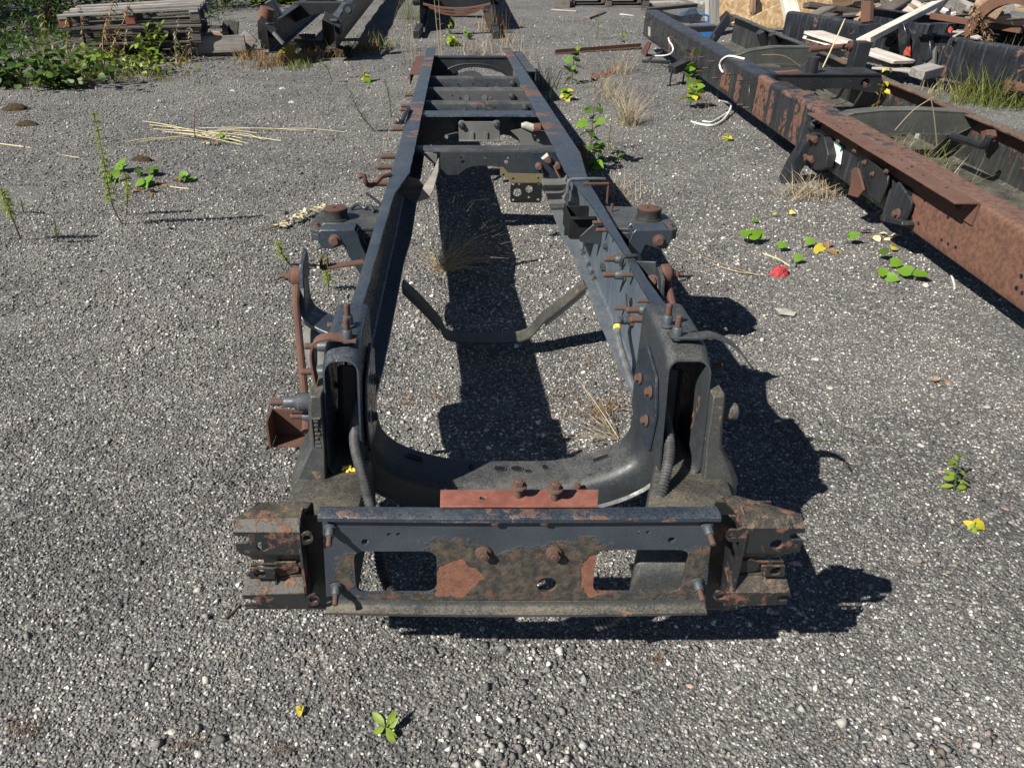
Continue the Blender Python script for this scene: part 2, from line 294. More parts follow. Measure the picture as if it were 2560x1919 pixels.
# ------------------------------------------------------------------ mesh building
class MB:
    def __init__(s): s.v = []; s.f = []; s.a = []; s.use_a = False; s.mi = []; s.mats = []; s.cur = 0
    def mat(s, m):
        if m not in s.mats: s.mats.append(m)
        s.cur = s.mats.index(m); return s
    def add(s, verts, faces, attr=None):
        o = len(s.v); s.v.extend([tuple(v) for v in verts])
        s.a.extend(attr if attr is not None else [0.0] * len(verts))
        if attr is not None: s.use_a = True
        for f in faces: s.f.append(tuple(o + i for i in f)); s.mi.append(s.cur)
        return s
    def box(s, lo, hi):
        x0, y0, z0 = lo; x1, y1, z1 = hi
        return s.add([(x0, y0, z0), (x1, y0, z0), (x1, y1, z0), (x0, y1, z0), (x0, y0, z1), (x1, y0, z1), (x1, y1, z1), (x0, y1, z1)],
                     [(0, 3, 2, 1), (4, 5, 6, 7), (0, 1, 5, 4), (1, 2, 6, 5), (2, 3, 7, 6), (3, 0, 4, 7)])
    def beam(s, a, b, w, h, up=(0, 0, 1)):
        a = Vector(a); b = Vector(b); d = (b - a).normalized(); u = Vector(up)
        r = d.cross(u)
        if r.length < 1e-4: r = d.cross(Vector((1, 0, 0)))
        r.normalize(); u = r.cross(d).normalized()
        vs = []
        for p in (a, b):
            for i, j in ((-1, -1), (1, -1), (1, 1), (-1, 1)): vs.append(p + r * (w / 2 * i) + u * (h / 2 * j))
        return s.add(vs, [(0, 1, 2, 3), (7, 6, 5, 4), (0, 4, 5, 1), (1, 5, 6, 2), (2, 6, 7, 3), (3, 7, 4, 0)])
    def prism(s, outline, t, mat=None, holes=()):
        """outline polygon in local XY, thickness t along local Z, placed by mat; holes are polygons too"""
        mat = mat or Matrix()
        loops = [[Vector((p[0], p[1], 0)) for p in outline]] + [[Vector((p[0], p[1], 0)) for p in h] for h in holes]
        tris = tessellate_polygon(loops); flat = [p for l in loops for p in l]; n = len(flat)
        vs = [mat @ p for p in flat] + [mat @ (p + Vector((0, 0, t))) for p in flat]
        def tri_area(q): return (flat[q[1]] - flat[q[0]]).cross(flat[q[2]] - flat[q[0]]).z
        fs = []
        for q in tris:
            q = tuple(q) if tri_area(q) > 0 else tuple(reversed(q))
            fs.append(tuple(i + n for i in q)); fs.append(tuple(reversed(q)))
        o = 0
        for li, l in enumerate(loops):
            k = len(l); ar = sum(l[i].x * l[(i + 1) % k].y - l[(i + 1) % k].x * l[i].y for i in range(k))
            for i in range(k):
                a, b2 = o + i, o + (i + 1) % k
                q = (a, b2, b2 + n, a + n)
                if (ar > 0) != (li == 0): q = tuple(reversed(q))
                fs.append(q)
            o += k
        return s.add(vs, fs)
    def loft(s, secs, closed=True, caps=True, attr=None):
        k = len(secs[0]); o = len(s.v); vs = [p for sec in secs for p in sec]; fs = []
        for i in range(len(secs) - 1):
            for j in range(k if closed else k - 1):
                a = i * k + j; b2 = i * k + (j + 1) % k
                fs.append((a, b2, b2 + k, a + k))
        if caps and closed:
            fs.append(tuple(reversed(range(k)))); fs.append(tuple((len(secs) - 1) * k + j for j in range(k)))
        return s.add(vs, fs, attr)
    def tube(s, pts, r, n=8, caps=True, rib=0.0):
        pts = [Vector(p) for p in pts]; secs = []
        prev = None
        for i, p in enumerate(pts):
            d = (pts[min(i + 1, len(pts) - 1)] - pts[max(i - 1, 0)]).normalized()
            if prev is None:
                u = d.cross(Vector((0, 0, 1)));
                if u.length < 1e-3: u = d.cross(Vector((1, 0, 0)))
            else: u = prev - d * prev.dot(d)
            u.normalize(); prev = u; w = d.cross(u)
            rr = r[i] if isinstance(r, (list, tuple)) else r
            if rib: rr = rr * (1 + rib * (1 if i % 2 else -1))
            secs.append([p + u * (rr * math.cos(2 * PI * j / n)) + w * (rr * math.sin(2 * PI * j / n)) for j in range(n)])
        return s.loft(secs, True, caps)
    def lathe(s, prof, mat=None, n=16):
        mat = mat or Matrix()
        secs = [[mat @ Vector((r * math.cos(2 * PI * j / n), r * math.sin(2 * PI * j / n), z)) for j in range(n)] for r, z in prof]
        return s.loft(secs, True, True)
    def blade(s, base, d, length, w, bend, tone=None, seg=3, side=None):
        """a grass blade or narrow leaf: tapering strip bending towards the ground"""
        base = Vector(base); d = Vector(d).normalized()
        side = side or d.cross(Vector((random.uniform(-1, 1), random.uniform(-1, 1), random.uniform(-0.3, 0.3))))
        side = side.normalized(); p = base.copy(); vs = []; at = []
        tone = random.random() if tone is None else tone
        for i in range(seg + 1):
            f = i / seg; ww = w * (1 - f) ** 0.7 * 0.5
            vs += [p - side * ww, p + side * ww]; at += [tone * (0.5 + 0.5 * f)] * 2
            p = p + d * (length / seg); d = (d + Vector((0, 0, -bend / seg))).normalized()
        return s.add(vs, [(2 * i, 2 * i + 1, 2 * i + 3, 2 * i + 2) for i in range(seg)], at)
    def leaf(s, base, d, up, length, w, tone=None, fold=0.25, curl=0.3, shape='oval'):
        """a leaf with a folded midrib"""
        base = Vector(base); d = Vector(d).normalized(); side = d.cross(Vector(up))
        if side.length < 1e-3: side = d.cross(Vector((1, 0.2, 0)))
        side.normalize(); nrm = side.cross(d).normalized()
        tone = random.random() if tone is None else tone
        prof = {'oval': [(0, 0.02), (0.22, 0.75), (0.5, 1.0), (0.78, 0.68), (1, 0.02)],
                'heart': [(-0.12, 0.55), (0.12, 0.98), (0.38, 1.0), (0.7, 0.62), (1, 0.03)],
                'round': [(0, 0.35), (0.2, 0.9), (0.5, 1.05), (0.8, 0.8), (1, 0.2)],
                'lance': [(0, 0.1), (0.2, 0.8), (0.45, 1.0), (0.75, 0.55), (1, 0.02)]}[shape]
        vs = []; at = []
        for t, k in prof:
            c = base + d * (length * t) - nrm * (curl * length * max(t, 0) ** 2)
            if shape == 'heart' and t < 0: mid = base
            else: mid = c
            vs += [c - side * (w / 2 * k) + nrm * (fold * w * k * 0.5), mid, c + side * (w / 2 * k) + nrm * (fold * w * k * 0.5)]
            at += [tone, tone * 0.8, tone]
        fs = []
        for i in range(len(prof) - 1):
            fs += [(3 * i, 3 * i + 1, 3 * i + 4, 3 * i + 3), (3 * i + 1, 3 * i + 2, 3 * i + 5, 3 * i + 4)]
        return s.add(vs, fs, at)
    def mesh(s, name, org=None, smooth=35, attr='rust'):
        me = bpy.data.meshes.new(name)
        vs = s.v if org is None else [(v[0] - org[0], v[1] - org[1], v[2] - org[2]) for v in s.v]
        me.from_pydata(vs, [], s.f)
        for m in s.mats: me.materials.append(m)
        if len(s.mats) > 1: me.polygons.foreach_set('material_index', s.mi)
        if s.use_a:
            a = me.attributes.new(attr, 'FLOAT', 'POINT'); a.data.foreach_set('value', s.a)
        bm = bmesh.new(); bm.from_mesh(me); bmesh.ops.recalc_face_normals(bm, faces=bm.faces); bm.to_mesh(me); bm.free()
        if smooth:
            me.shade_smooth(); me.set_sharp_from_angle(angle=math.radians(smooth))
        me.update()
        return me

ORG = {}          # thing -> origin in its own construction coordinates
def thing(name, label, cat, org=(0, 0, 0), mw=None, group=None):
    """an Empty at the base of a thing; its parts hang below it"""
    o = bpy.data.objects.new(name, None); COL.objects.link(o); o.empty_display_size = 0.1
    mw = mw or Matrix()
    o.matrix_world = mw @ Matrix.Translation(Vector(org)); ORG[o.name] = Vector(org)
    o['label'] = label; o['category'] = cat
    if group: o['group'] = group
    return o
def tag(o, label=None, cat=None, group=None, kind=None):
    for k, v in (('label', label), ('category', cat), ('group', group), ('kind', kind)):
        if v: o[k] = v
    return o
def part(name, mb, mat, parent, bevel=0.0, smooth=35, root=None, attr='rust', label=None):
    root = root or parent
    if not mb.mats: mb.mats.append(M[mat] if isinstance(mat, str) else mat)
    me = mb.mesh(name, ORG.get(root.name), smooth, attr)
    o = bpy.data.objects.new(name, me); COL.objects.link(o); o.parent = parent
    if bevel:
        bv = o.modifiers.new('bevel', 'BEVEL'); bv.width = bevel; bv.segments = 2; bv.limit_method = 'ANGLE'; bv.angle_limit = math.radians(40)
        bv.harden_normals = False
    if label: o['label'] = label
    return o
def solo(name, mb, mat, label=None, cat=None, group=None, kind=None, bevel=0.0, smooth=35, attr='rust', org=None):
    """a thing that is one mesh, with its origin at its base"""
    if not mb.mats: mb.mats.append(M[mat] if isinstance(mat, str) else mat)
    if org is None:
        xs = [v[0] for v in mb.v]; ys = [v[1] for v in mb.v]; zs = [v[2] for v in mb.v]
        org = ((min(xs) + max(xs)) / 2, (min(ys) + max(ys)) / 2, min(zs))
    me = mb.mesh(name, org, smooth, attr)
    o = bpy.data.objects.new(name, me); COL.objects.link(o); o.location = org
    if bevel:
        bv = o.modifiers.new('bevel', 'BEVEL'); bv.width = bevel; bv.segments = 1; bv.limit_method = 'ANGLE'; bv.angle_limit = math.radians(40)
    return tag(o, label, cat, group, kind)
def circ(x, y, r, n=14): return [(x + r * math.cos(2 * PI * i / n), y + r * math.sin(2 * PI * i / n)) for i in range(n)]
def rrect(x0, y0, x1, y1, r, n=4):
    pts = []
    for cx, cy, a in ((x1 - r, y1 - r, 0), (x0 + r, y1 - r, 90), (x0 + r, y0 + r, 180), (x1 - r, y0 + r, 270)):
        for i in range(n + 1):
            t = math.radians(a + 90 * i / n); pts.append((cx + r * math.cos(t), cy + r * math.sin(t)))
    return pts
def arc(cx, cy, r, a0, a1, n=5): return [(cx + r * math.cos(math.radians(a0 + (a1 - a0) * i / n)), cy + r * math.sin(math.radians(a0 + (a1 - a0) * i / n))) for i in range(n + 1)]
# local XY -> world XZ (thickness runs towards +Y) / world YZ (thickness towards +X)
def PXZ(y): return Matrix(((1, 0, 0, 0), (0, 0, 1, y), (0, 1, 0, 0), (0, 0, 0, 1)))
def PYZ(x): return Matrix(((0, 0, 1, x), (1, 0, 0, 0), (0, 1, 0, 0), (0, 0, 0, 1)))
def smooth_path(pts, n=6):
    pts = [Vector(p) for p in pts]; out = []
    for i in range(len(pts) - 1):
        p0 = pts[max(i - 1, 0)]; p1 = pts[i]; p2 = pts[i + 1]; p3 = pts[min(i + 2, len(pts) - 1)]
        for j in range(n):
            t = j / n
            out.append(0.5 * ((2 * p1) + (-p0 + p2) * t + (2 * p0 - 5 * p1 + 4 * p2 - p3) * t * t + (-p0 + 3 * p1 - 3 * p2 + p3) * t ** 3))
    out.append(pts[-1]); return out

# ---- fasteners share their meshes
def build_fasteners():
    F = {}
    mb = MB().mat(M['stud'])          # a threaded stud, unit: metres, pointing +Z
    prof = [(0.0, 0.0), (0.0075, 0.0)]
    for i in range(9): prof += [(0.0078, 0.002 + i * 0.0042), (0.0066, 0.0041 + i * 0.0042)]
    prof += [(0.006, 0.041), (0.0, 0.0415)]
    mb.lathe(prof, n=12); F['stud'] = mb.mesh('stud', smooth=60)
    mb = MB().mat(M['nut'])           # round collar nut
    mb.lathe([(0, 0), (0.0165, 0), (0.0165, 0.004), (0.0125, 0.006), (0.0115, 0.026), (0.010, 0.028), (0, 0.028)], n=16); F['collar'] = mb.mesh('collar', smooth=40)
    for nm, mt in (('hex', 'stud'), ('hexgrey', 'paint_dirty')):
        mb = MB().mat(M[mt])          # flanged hex bolt head
        mb.lathe([(0, 0), (0.016, 0), (0.0158, 0.003), (0.0115, 0.0055), (0, 0.0055)], n=18)
        mb.prism([(0.0115 * math.cos(PI / 3 * i), 0.0115 * math.sin(PI / 3 * i)) for i in range(6)], 0.009, Matrix.Translation((0, 0, 0.005)))
        mb.lathe([(0, 0.013), (0.0075, 0.0142), (0.006, 0.0155), (0, 0.0158)], n=12); F[nm] = mb.mesh(nm, smooth=35)
    return F
FAST = build_fasteners()
def fastener(kind, parent, pos, direction, s=1.0, name=None, sub=None):
    names = {'stud': 'stud', 'collar': 'nut', 'hex': 'bolt', 'hexgrey': 'bolt'}
    o = bpy.data.objects.new(name or names[kind], FAST[kind]); COL.objects.link(o); o.parent = sub or parent
    o.location = Vector(pos) - ORG[parent.name]
    o.rotation_mode = 'QUATERNION'; o.rotation_quaternion = Vector(direction).to_track_quat('Z', 'Y')
    o.scale = (s, s, s) if not isinstance(s, tuple) else s
    return o
def stud_nut(parent, pos, d, s=1.0, nut=True):
    d = Vector(d).normalized(); p = Vector(pos)
    if nut:
        fastener('collar', parent, p, d, s); fastener('stud', parent, p + d * 0.026 * s, d, (s, s, s * 0.75))
    else: fastener('stud', parent, p, d, s)

# ================================================================== the ground
rng = np.random.default_rng(7)
def ground_h(x, y):
    return (0.010 * np.sin(x * 1.7 + 0.6) * np.sin(y * 1.3 + 1.1) + 0.006 * np.sin(x * 4.1 + y * 2.3) + 0.004 * np.sin(x * 7.9 - y * 6.1 + 1.7))
def make_ground():
    xs = np.unique(np.concatenate([np.linspace(-140, -9, 24), np.linspace(-9, 9, 181), np.linspace(9, 140, 24)]))
    ys = np.unique(np.concatenate([np.linspace(-40, -1, 10), np.linspace(-1, 10, 111), np.linspace(10, 16, 31), np.linspace(16, 260, 30)]))
    X, Y = np.meshgrid(xs, ys); Z = ground_h(X, Y) * np.clip((40 - np.hypot(X, Y)) / 25, 0, 1)
    v = np.stack([X, Y, Z], -1).reshape(-1, 3); nx, ny = len(xs), len(ys)
    i, j = np.meshgrid(np.arange(nx - 1), np.arange(ny - 1)); a = (j * nx + i).ravel()
    f = np.stack([a, a + 1, a + nx + 1, a + nx], -1)
    me = bpy.data.meshes.new('ground'); me.from_pydata(v.tolist(), [], f.tolist()); me.materials.append(M['ground']); me.shade_smooth()
    o = bpy.data.objects.new('ground', me); COL.objects.link(o); o['kind'] = 'structure'
    return o
make_ground()

def make_gravel():
    """crushed stone lying loose on the asphalt: thicker and finer near by, only the larger stones farther off"""
    P = []; S = []
    def zone(n, x0, x1, y0, y1, s0, s1, pw=2.2):
        x = rng.uniform(x0, x1, n); y = rng.uniform(y0, y1, n)
        s = s0 + (s1 - s0) * rng.random(n) ** pw
        P.append(np.stack([x, y], -1)); S.append(s)
    zone(54000, -1.45, 1.35, 0.62, 1.75, 0.0023, 0.0056)
    zone(50000, -1.95, 2.0, 1.75, 2.9, 0.0026, 0.0062)
    zone(36000, -2.6, 2.4, 2.9, 4.6, 0.0036, 0.0085)
    zone(26000, -4.2, 3.6, 4.6, 7.6, 0.005, 0.011)
    zone(12000, -5.5, 5.0, 7.6, 12.5, 0.007, 0.016)
    zone(500, -2.2, 2.2, 0.62, 4.0, 0.007, 0.013, 1.6)
    zone(140, -4.0, 3.0, 3.0, 8.0, 0.010, 0.022, 2.0)
    for i in range(26):                      # patches of coarser broken asphalt
        cx, cy = rng.uniform(-1.5, 1.6), rng.uniform(0.7, 3.6); m = int(rng.integers(60, 170)); q = rng.normal(0, rng.uniform(0.05, 0.16), (m, 2)) + (cx, cy)
        P.append(q); S.append(0.005 + 0.007 * rng.random(m) ** 1.8)
    P = np.concatenate(P); S = np.concatenate(S); n = len(P)
    base = np.array([(1, 0, 0), (0.31, 0.95, 0), (-0.81, 0.59, 0), (-0.81, -0.59, 0), (0.31, -0.95, 0), (0.15, 0.1, 0.95), (-0.2, -0.1, -0.6)])
    tri = np.array([(0, 1, 5), (1, 2, 5), (2, 3, 5), (3, 4, 5), (4, 0, 5), (1, 0, 6), (2, 1, 6), (3, 2, 6), (4, 3, 6), (0, 4, 6)])
    V = base[None] + rng.normal(0, 0.22, (n, 7, 3))
    V *= np.stack([rng.uniform(0.75, 1.35, n), rng.uniform(0.65, 1.1, n), rng.uniform(0.5, 0.95, n)], -1)[:, None, :]
    th = rng.uniform(0, 2 * PI, n); c, s = np.cos(th), np.sin(th)
    tl = rng.normal(0, 0.35, n); ct, st = np.cos(tl), np.sin(tl)
    y2 = V[..., 1] * ct[:, None] - V[..., 2] * st[:, None]; z2 = V[..., 1] * st[:, None] + V[..., 2] * ct[:, None]
    x3 = V[..., 0] * c[:, None] - y2 * s[:, None]; y3 = V[..., 0] * s[:, None] + y2 * c[:, None]
    V = np.stack([x3, y3, z2], -1) * S[:, None, None]
    zc = ground_h(P[:, 0], P[:, 1]) + S * rng.uniform(0.05, 0.38, n)
    V[..., 0] += P[:, None, 0]; V[..., 1] += P[:, None, 1]; V[..., 2] += zc[:, None]
    pal = np.array([(0.088, 0.087, 0.087), (0.118, 0.116, 0.114), (0.15, 0.147, 0.143), (0.22, 0.215, 0.205), (0.36, 0.35, 0.325), (0.60, 0.585, 0.55), (0.155, 0.125, 0.11), (0.27, 0.205, 0.175)])
    pr = np.array([0.19, 0.23, 0.20, 0.15, 0.115, 0.055, 0.045, 0.02])
    # paler, cleaner stone between the chassis rails and on the right; darker asphalt chips to the left and in front
    light = np.clip(np.exp(-((P[:, 0] - 0.0) / 0.5) ** 2) * (P[:, 1] > 1.6) * (P[:, 1] < 5) * 0.9 + 0.15 * (P[:, 0] > 0), 0, 1)
    shift = rng.random(n) < light * 0.40
    idx = rng.choice(8, n, p=pr / pr.sum()); idx = np.where(shift & (idx < 4), np.minimum(idx + 2, 5), idx)
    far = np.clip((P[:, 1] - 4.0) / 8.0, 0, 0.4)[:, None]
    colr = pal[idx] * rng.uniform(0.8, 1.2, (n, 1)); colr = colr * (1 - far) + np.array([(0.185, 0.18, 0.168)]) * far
    me = bpy.data.meshes.new('gravel')
    nv = n * 7; nf = n * 10
    me.vertices.add(nv); me.vertices.foreach_set('co', V.reshape(-1).astype(np.float32))
    F = (tri[None] + (np.arange(n) * 7)[:, None, None]).reshape(-1)
    me.loops.add(nf * 3); me.loops.foreach_set('vertex_index', F.astype(np.int32))
    me.polygons.add(nf); me.polygons.foreach_set('loop_start', np.arange(0, nf * 3, 3, dtype=np.int32))
    me.update(calc_edges=True); me.validate()
    a = me.attributes.new('col', 'FLOAT_COLOR', 'POINT')
    a.data.foreach_set('color', np.concatenate([np.repeat(colr, 7, axis=0), np.ones((nv, 1))], 1).reshape(-1).astype(np.float32))
    me.materials.append(M['gravel'])
    o = bpy.data.objects.new('gravel', me); COL.objects.link(o); o['kind'] = 'stuff'
    o['label'] = 'loose grey and white crushed stone over the yard'
make_gravel()

# ================================================================== the chassis in the middle
CH = thing('truck_chassis', 'long slate blue truck chassis frame in the middle with a rusty bolted front panel', 'truck chassis', (0, 2.6, -0.06), M_FRAME, 'stripped truck chassis frames in the yard')
def rail_sections(st, zb, zt, t=0.008, r=0.012):
    """C section rail: stations (Y, web x, top flange edge x, bottom flange edge x)"""
    secs = []
    for y, w, xt, xb in st:
        s = 1 if xt > w else -1
        sec = [(xt, zt), (xt, zt - t), (w + s * (t + .006), zt - t), (w + s * t, zt - t - .006), (w + s * t, zb + t + .006), (w + s * (t + .006), zb + t), (xb, zb + t), (xb, zb),
               (w + s * r, zb), (w + s * r * .3, zb + r * .3), (w, zb + r), (w, zt - r), (w + s * r * .3, zt - r * .3), (w + s * r, zt)]
        secs.append([Vector((x, y, z)) for x, z in sec])
    return secs
def dense(st, step):
    out = []
    for a, b in zip(st, st[1:]):
        n = max(1, int(abs(b[0] - a[0]) / step))
        for i in range(n): out.append(tuple(a[k] + (b[k] - a[k]) * i / n for k in range(len(a))))
    out.append(st[-1]); return out
ZB, ZT = 0.21, 0.496
stL = [(1.70, -.437, -.400, -.383), (2.0, -.430, -.394, -.37), (2.35, -.430, -.393, -.365), (2.9, -.429, -.386, -.36), (3.22, -.427, -.345, -.345), (8.25, -.428, -.337, -.337)]
stR = [(1.70, .392, .346, .34), (2.0, .378, .343, .325), (2.2, .377, .350, .322), (2.47, .377, .340, .322), (2.7, .378, .334, .322), (3.05, .379, .312, .318), (3.25, .392, .300, .306), (3.60, .421, .306, .306), (8.25, .405, .322, .322)]
def jit(st, amp):
    r = random.Random(5); return [(y, w, xt + (r.uniform(-amp, amp) if 0.1 < y else 0), xb) for y, w, xt, xb in st]
def rail_rust(secs, seed):
    r = random.Random(seed); sp = [(r.uniform(3.9, 8), r.uniform(.04, .16), r.uniform(.12, .34)) for _ in range(16)]; out = []
    for sec in secs:
        y = sec[0].y; v = max([k * math.exp(-((y - c) / w) ** 2) for c, w, k in sp] + [0]) + (.10 if y > 6.8 else 0)
        out += [v + (.05 if i in (0, 1) else 0) if p.z > .47 else 0 for i, p in enumerate(sec)]
    return out
sL = rail_sections(jit(dense(stL, .06), .0012), ZB, ZT)
mb = MB(); mb.loft(sL, attr=rail_rust(sL, 1)); mb.mat(M['paint']); part('side_rail', mb, 'paint', CH, .0015)
mb = MB(); mb.mat(M['paint']); sR = rail_sections(jit(dense(stR, .06), .0012), ZB, ZT); mb.loft(sR, attr=rail_rust(sR, 2))
railR = part('side_rail', mb, 'paint', CH, .0015)
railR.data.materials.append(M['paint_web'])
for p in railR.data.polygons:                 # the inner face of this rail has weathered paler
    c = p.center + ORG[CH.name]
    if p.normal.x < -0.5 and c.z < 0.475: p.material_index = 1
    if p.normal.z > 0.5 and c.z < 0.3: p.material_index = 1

# ---- rail ends: open boxes with a cap and two studs
def rail_end(side, xo, xi, ycap, mat):
    """xo outer wall x, xi inner wall x"""
    s = 1 if xi > xo else -1
    mb = MB(); t = .007
    yf = 1.49
    # a folded box: rounded ring sections, outside skin front to back, round the rim and back inside
    def ring(y, top, bot, inset, rr, slant):
        x0, x1 = (xo, xi) if s > 0 else (xi, xo)
        pts = rrect(x0 + inset, bot + inset, x1 - inset, top - inset, max(.003, rr - inset), 5)
        return [Vector((x, y + slant * max(0, (z - bot - .17)) , z)) for x, z in pts]
    B0 = ZB - .016
    outer = [ring(ycap, ZT + .012, B0, 0, .020, 0), ring(1.66, ZT + .012, B0, 0, .022, 0), ring(1.545, ZT + .006, B0, 0, .026, .35), ring(yf + .008, ZT - .014, B0, 0, .030, .52), ring(yf, ZT - .017, B0, .0015, .030, .52)]
    inner = [ring(yf, ZT - .017, B0, .0055, .030, .52), ring(yf + .008, ZT - .014, B0, .0075, .030, .52), ring(1.66, ZT + .012, B0, .0075, .022, 0), ring(ycap, ZT + .012, B0, .0075, .020, 0)]
    secs = outer + inner; k = len(secs[0]); mb.loft(secs, True, False)
    o = part('rail_end_bracket', mb, mat, CH, 0, smooth=38)
    return o
rail_end('l', -.462, -.377, 1.80, 'paint')
rail_end('r', .4205, .318, 1.80, 'paint_dirty')
for (x, y, w) in ((962, 742, .012), (921, 860, .013)):      # rusty slots in the right box wall
    q = FX(4, x, y, .4125); mb = MB().mat(M['fullrust']); ol = [(w * math.cos(a) * .62, w * 1.9 * math.sin(a)) for a in [2 * PI * i / 14 for i in range(14)]]
    mb.prism(ol, .0012, Matrix.Translation((.4118, q.y, q.z)) @ Matrix.Rotation(PI / 2, 4, 'Y') @ Matrix.Rotation(PI / 2, 4, 'Z')); mb.mat(M['plate_black']); mb.prism([(a * .45, b * .45) for a, b in ol], .0016, Matrix.Translation((.4114, q.y, q.z)) @ Matrix.Rotation(PI / 2, 4, 'Y') @ Matrix.Rotation(PI / 2, 4, 'Z')); part('slot', mb, 'fullrust', CH)
for (x, y) in ((-.4135, 1.662), (-.4055, 1.582), (.341, 1.662), (.347, 1.596)):
    stud_nut(CH, (x, y, ZT + .0135), (0, 0.0, 1), 1.0)
# straps held by the front studs
mb = MB(); pts = smooth_path([(-.385, 1.582, .5135), (-.42, 1.585, .516), (-.45, 1.58, .520), (-.478, 1.575, .512), (-.488, 1.57, .485), (-.486, 1.565, .45), (-.482, 1.56, .415)], 4)
secs = []
for i, p in enumerate(pts):
    d = (pts[min(i + 1, len(pts) - 1)] - pts[max(i - 1, 0)]).normalized(); n = d.cross(Vector((0, 1, 0))).normalized()
    w = Vector((0, .018, 0)); secs.append([p - w - n * .0022, p + w - n * .0022, p + w + n * .0022, p - w + n * .0022])
mb.loft(secs); part('strap', mb, 'fullrust', CH, 0)
mb = MB(); pts = smooth_path([(.33, 1.60, .5135), (.36, 1.595, .515), (.395, 1.59, .517), (.425, 1.585, .522), (.47, 1.57, .505), (.505, 1.555, .470), (.515, 1.55, .455)], 4); secs = []
for i, p in enumerate(pts):
    d = (pts[min(i + 1, len(pts) - 1)] - pts[max(i - 1, 0)]).normalized(); n = d.cross(Vector((0, 1, 0))).normalized()
    w = Vector((0, .017 if i < len(pts) - 3 else .010, 0)); secs.append([p - w - n * .002, p + w - n * .002, p + w + n * .002, p - w + n * .002])
mb.loft(secs); part('strap', mb, 'paint_dirty', CH, 0)

# ---- castings below the rail ends: column on the outer web, foot running forward
def hanger(s, xw):
    """s = -1 left, +1 right; xw = outer face of the rail end"""
    mb = MB()
    # column bolted to the web
    ow = .030
    col = [(xw, 1.52), (xw + s * ow, 1.52), (xw + s * ow, 1.66), (xw, 1.66)]
    secs = []
    for z, o, yo, yb in ((.41, .030, 1.50, 1.66), (.38, .034, 1.495, 1.67), (.33, .035, 1.490, 1.68), (.28, .040, 1.485, 1.69), (.245, .062, 1.47, 1.69), (.20, .085, 1.46, 1.69), (.12, .09, 1.46, 1.68), (.06, .08, 1.47, 1.66)):
        x1 = xw + s * o
        secs.append([Vector((xw, yo, z)), Vector((xw + s * o * .8, yo, z)), Vector((x1, yo + .014, z)), Vector((x1, yb, z)), Vector((xw, yb, z))])
    mb.loft(secs)
    # foot: plate with rolled front edge and side webs
    if s < 0: xo_, xi_ = lambda y: -.540 + .02 * max(0, (1.45 - y)) / .3, lambda y: -.368 + (y - 1.3) * .02
    else: xo_, xi_ = lambda y: .486 - .055 * max(0, (1.50 - y)) / .3, lambda y: .262 + (y - 1.36) * .34
    secs = []
    for y, z in ((1.56, .197), (1.50, .203), (1.44, .212), (1.38, .222), (1.32, .229), (1.27, .230), (1.22, .222), (1.19, .20), (1.175, .16), (1.172, .10)):
        a, b = (xo_(y), xi_(y)) if s < 0 else (xi_(y), xo_(y)); r = .014
        d = .15 if y > 1.2 else max(.03, z - .07)
        secs.append([Vector((a, y, z - r)), Vector((a + r * .35, y, z - r * .3)), Vector((a + r, y, z)), Vector((b - r, y, z)), Vector((b - r * .35, y, z - r * .3)), Vector((b, y, z - r)), Vector((b, y + .02, z - d)), Vector((a, y + .02, z - d))])
    mb.loft(secs)
    o = part('spring_hanger', mb, 'hanger', CH, .003)
    return o
hL = hanger(-1, -.462); hR = hanger(1, .4205)
mb = MB(); rr = random.Random(9)
for i in range(9): z = .352 - i * .0115; mb.box((-.482, 1.4845 + .001 * (i % 2), z - .0035), (-.482 + rr.uniform(.008, .014), 1.494, z + .0035))
mb.box((-.4875, 1.485, .25), (-.4845, 1.494, .36)); mb.box((-.4845, 1.485, .357), (-.466, 1.494, .360)); part('cast_marks', mb, 'hanger', CH, .001)
# bosses and studs on the outer side
for (x, y, z, r, l) in ((-.492, 1.535, .375, .022, .032),):
    mb = MB(); mb.lathe([(0, 0), (r * .9, 0), (r, .004), (r, l - .004), (r * .85, l), (0, l)], Matrix.Translation((x, y, z)) @ Matrix.Rotation(-PI / 2, 4, 'Y'), 18); part('boss', mb, 'nut', CH)
    stud_nut(CH, (x - l, y, z), (-1, 0, 0), 1.15)
for (x, y, z, s) in ((-.494, 1.56, .322, 1.0), (-.492, 1.60, .300, .8)):
    stud_nut(CH, (x, y, z), (-1, 0, 0), s, s > .9)
for (x, y, z, s) in ((-.462, 1.67, .452, 1.1), (-.462, 1.615, .412, 1.15), (-.436, 1.86, .42, 1.1), (-.434, 1.93, .415, 1.0)):
    stud_nut(CH, (x, y, z), (-1, 0, 0), s)
mb = MB(); mb.lathe([(0, 0), (.019, 0), (.021, .004), (.021, .038), (.018, .042), (0, .042)], Matrix.Translation((.45, 1.53, .352)) @ Matrix.Rotation(PI / 2, 4, 'Y'), 18); part('boss', mb, 'hanger', CH)
stud_nut(CH, (.4205, 1.63, .42), (1, 0, 0), 1.0); stud_nut(CH, (.4205, 1.72, .45), (1, 0, 0), 1.0)
# rusty angle bracket sticking out on the left
mb = MB(); a = FY(3, 65, 775, 1.66); b = FY(3, 330, 790, 1.66); c = FY(3, 325, 990, 1.66); d = FY(3, 75, 970, 1.66)
mb.prism([(p.x, p.z) for p in (d, c, b, a)], .005, PXZ(1.66)); mb.box((a.x - .006, 1.60, d.z), (a.x, 1.665, a.z)); mb.box((a.x, 1.61, d.z - .004), (b.x, 1.66, d.z + .001))
part('side_bracket', mb, 'rust', CH, .001)

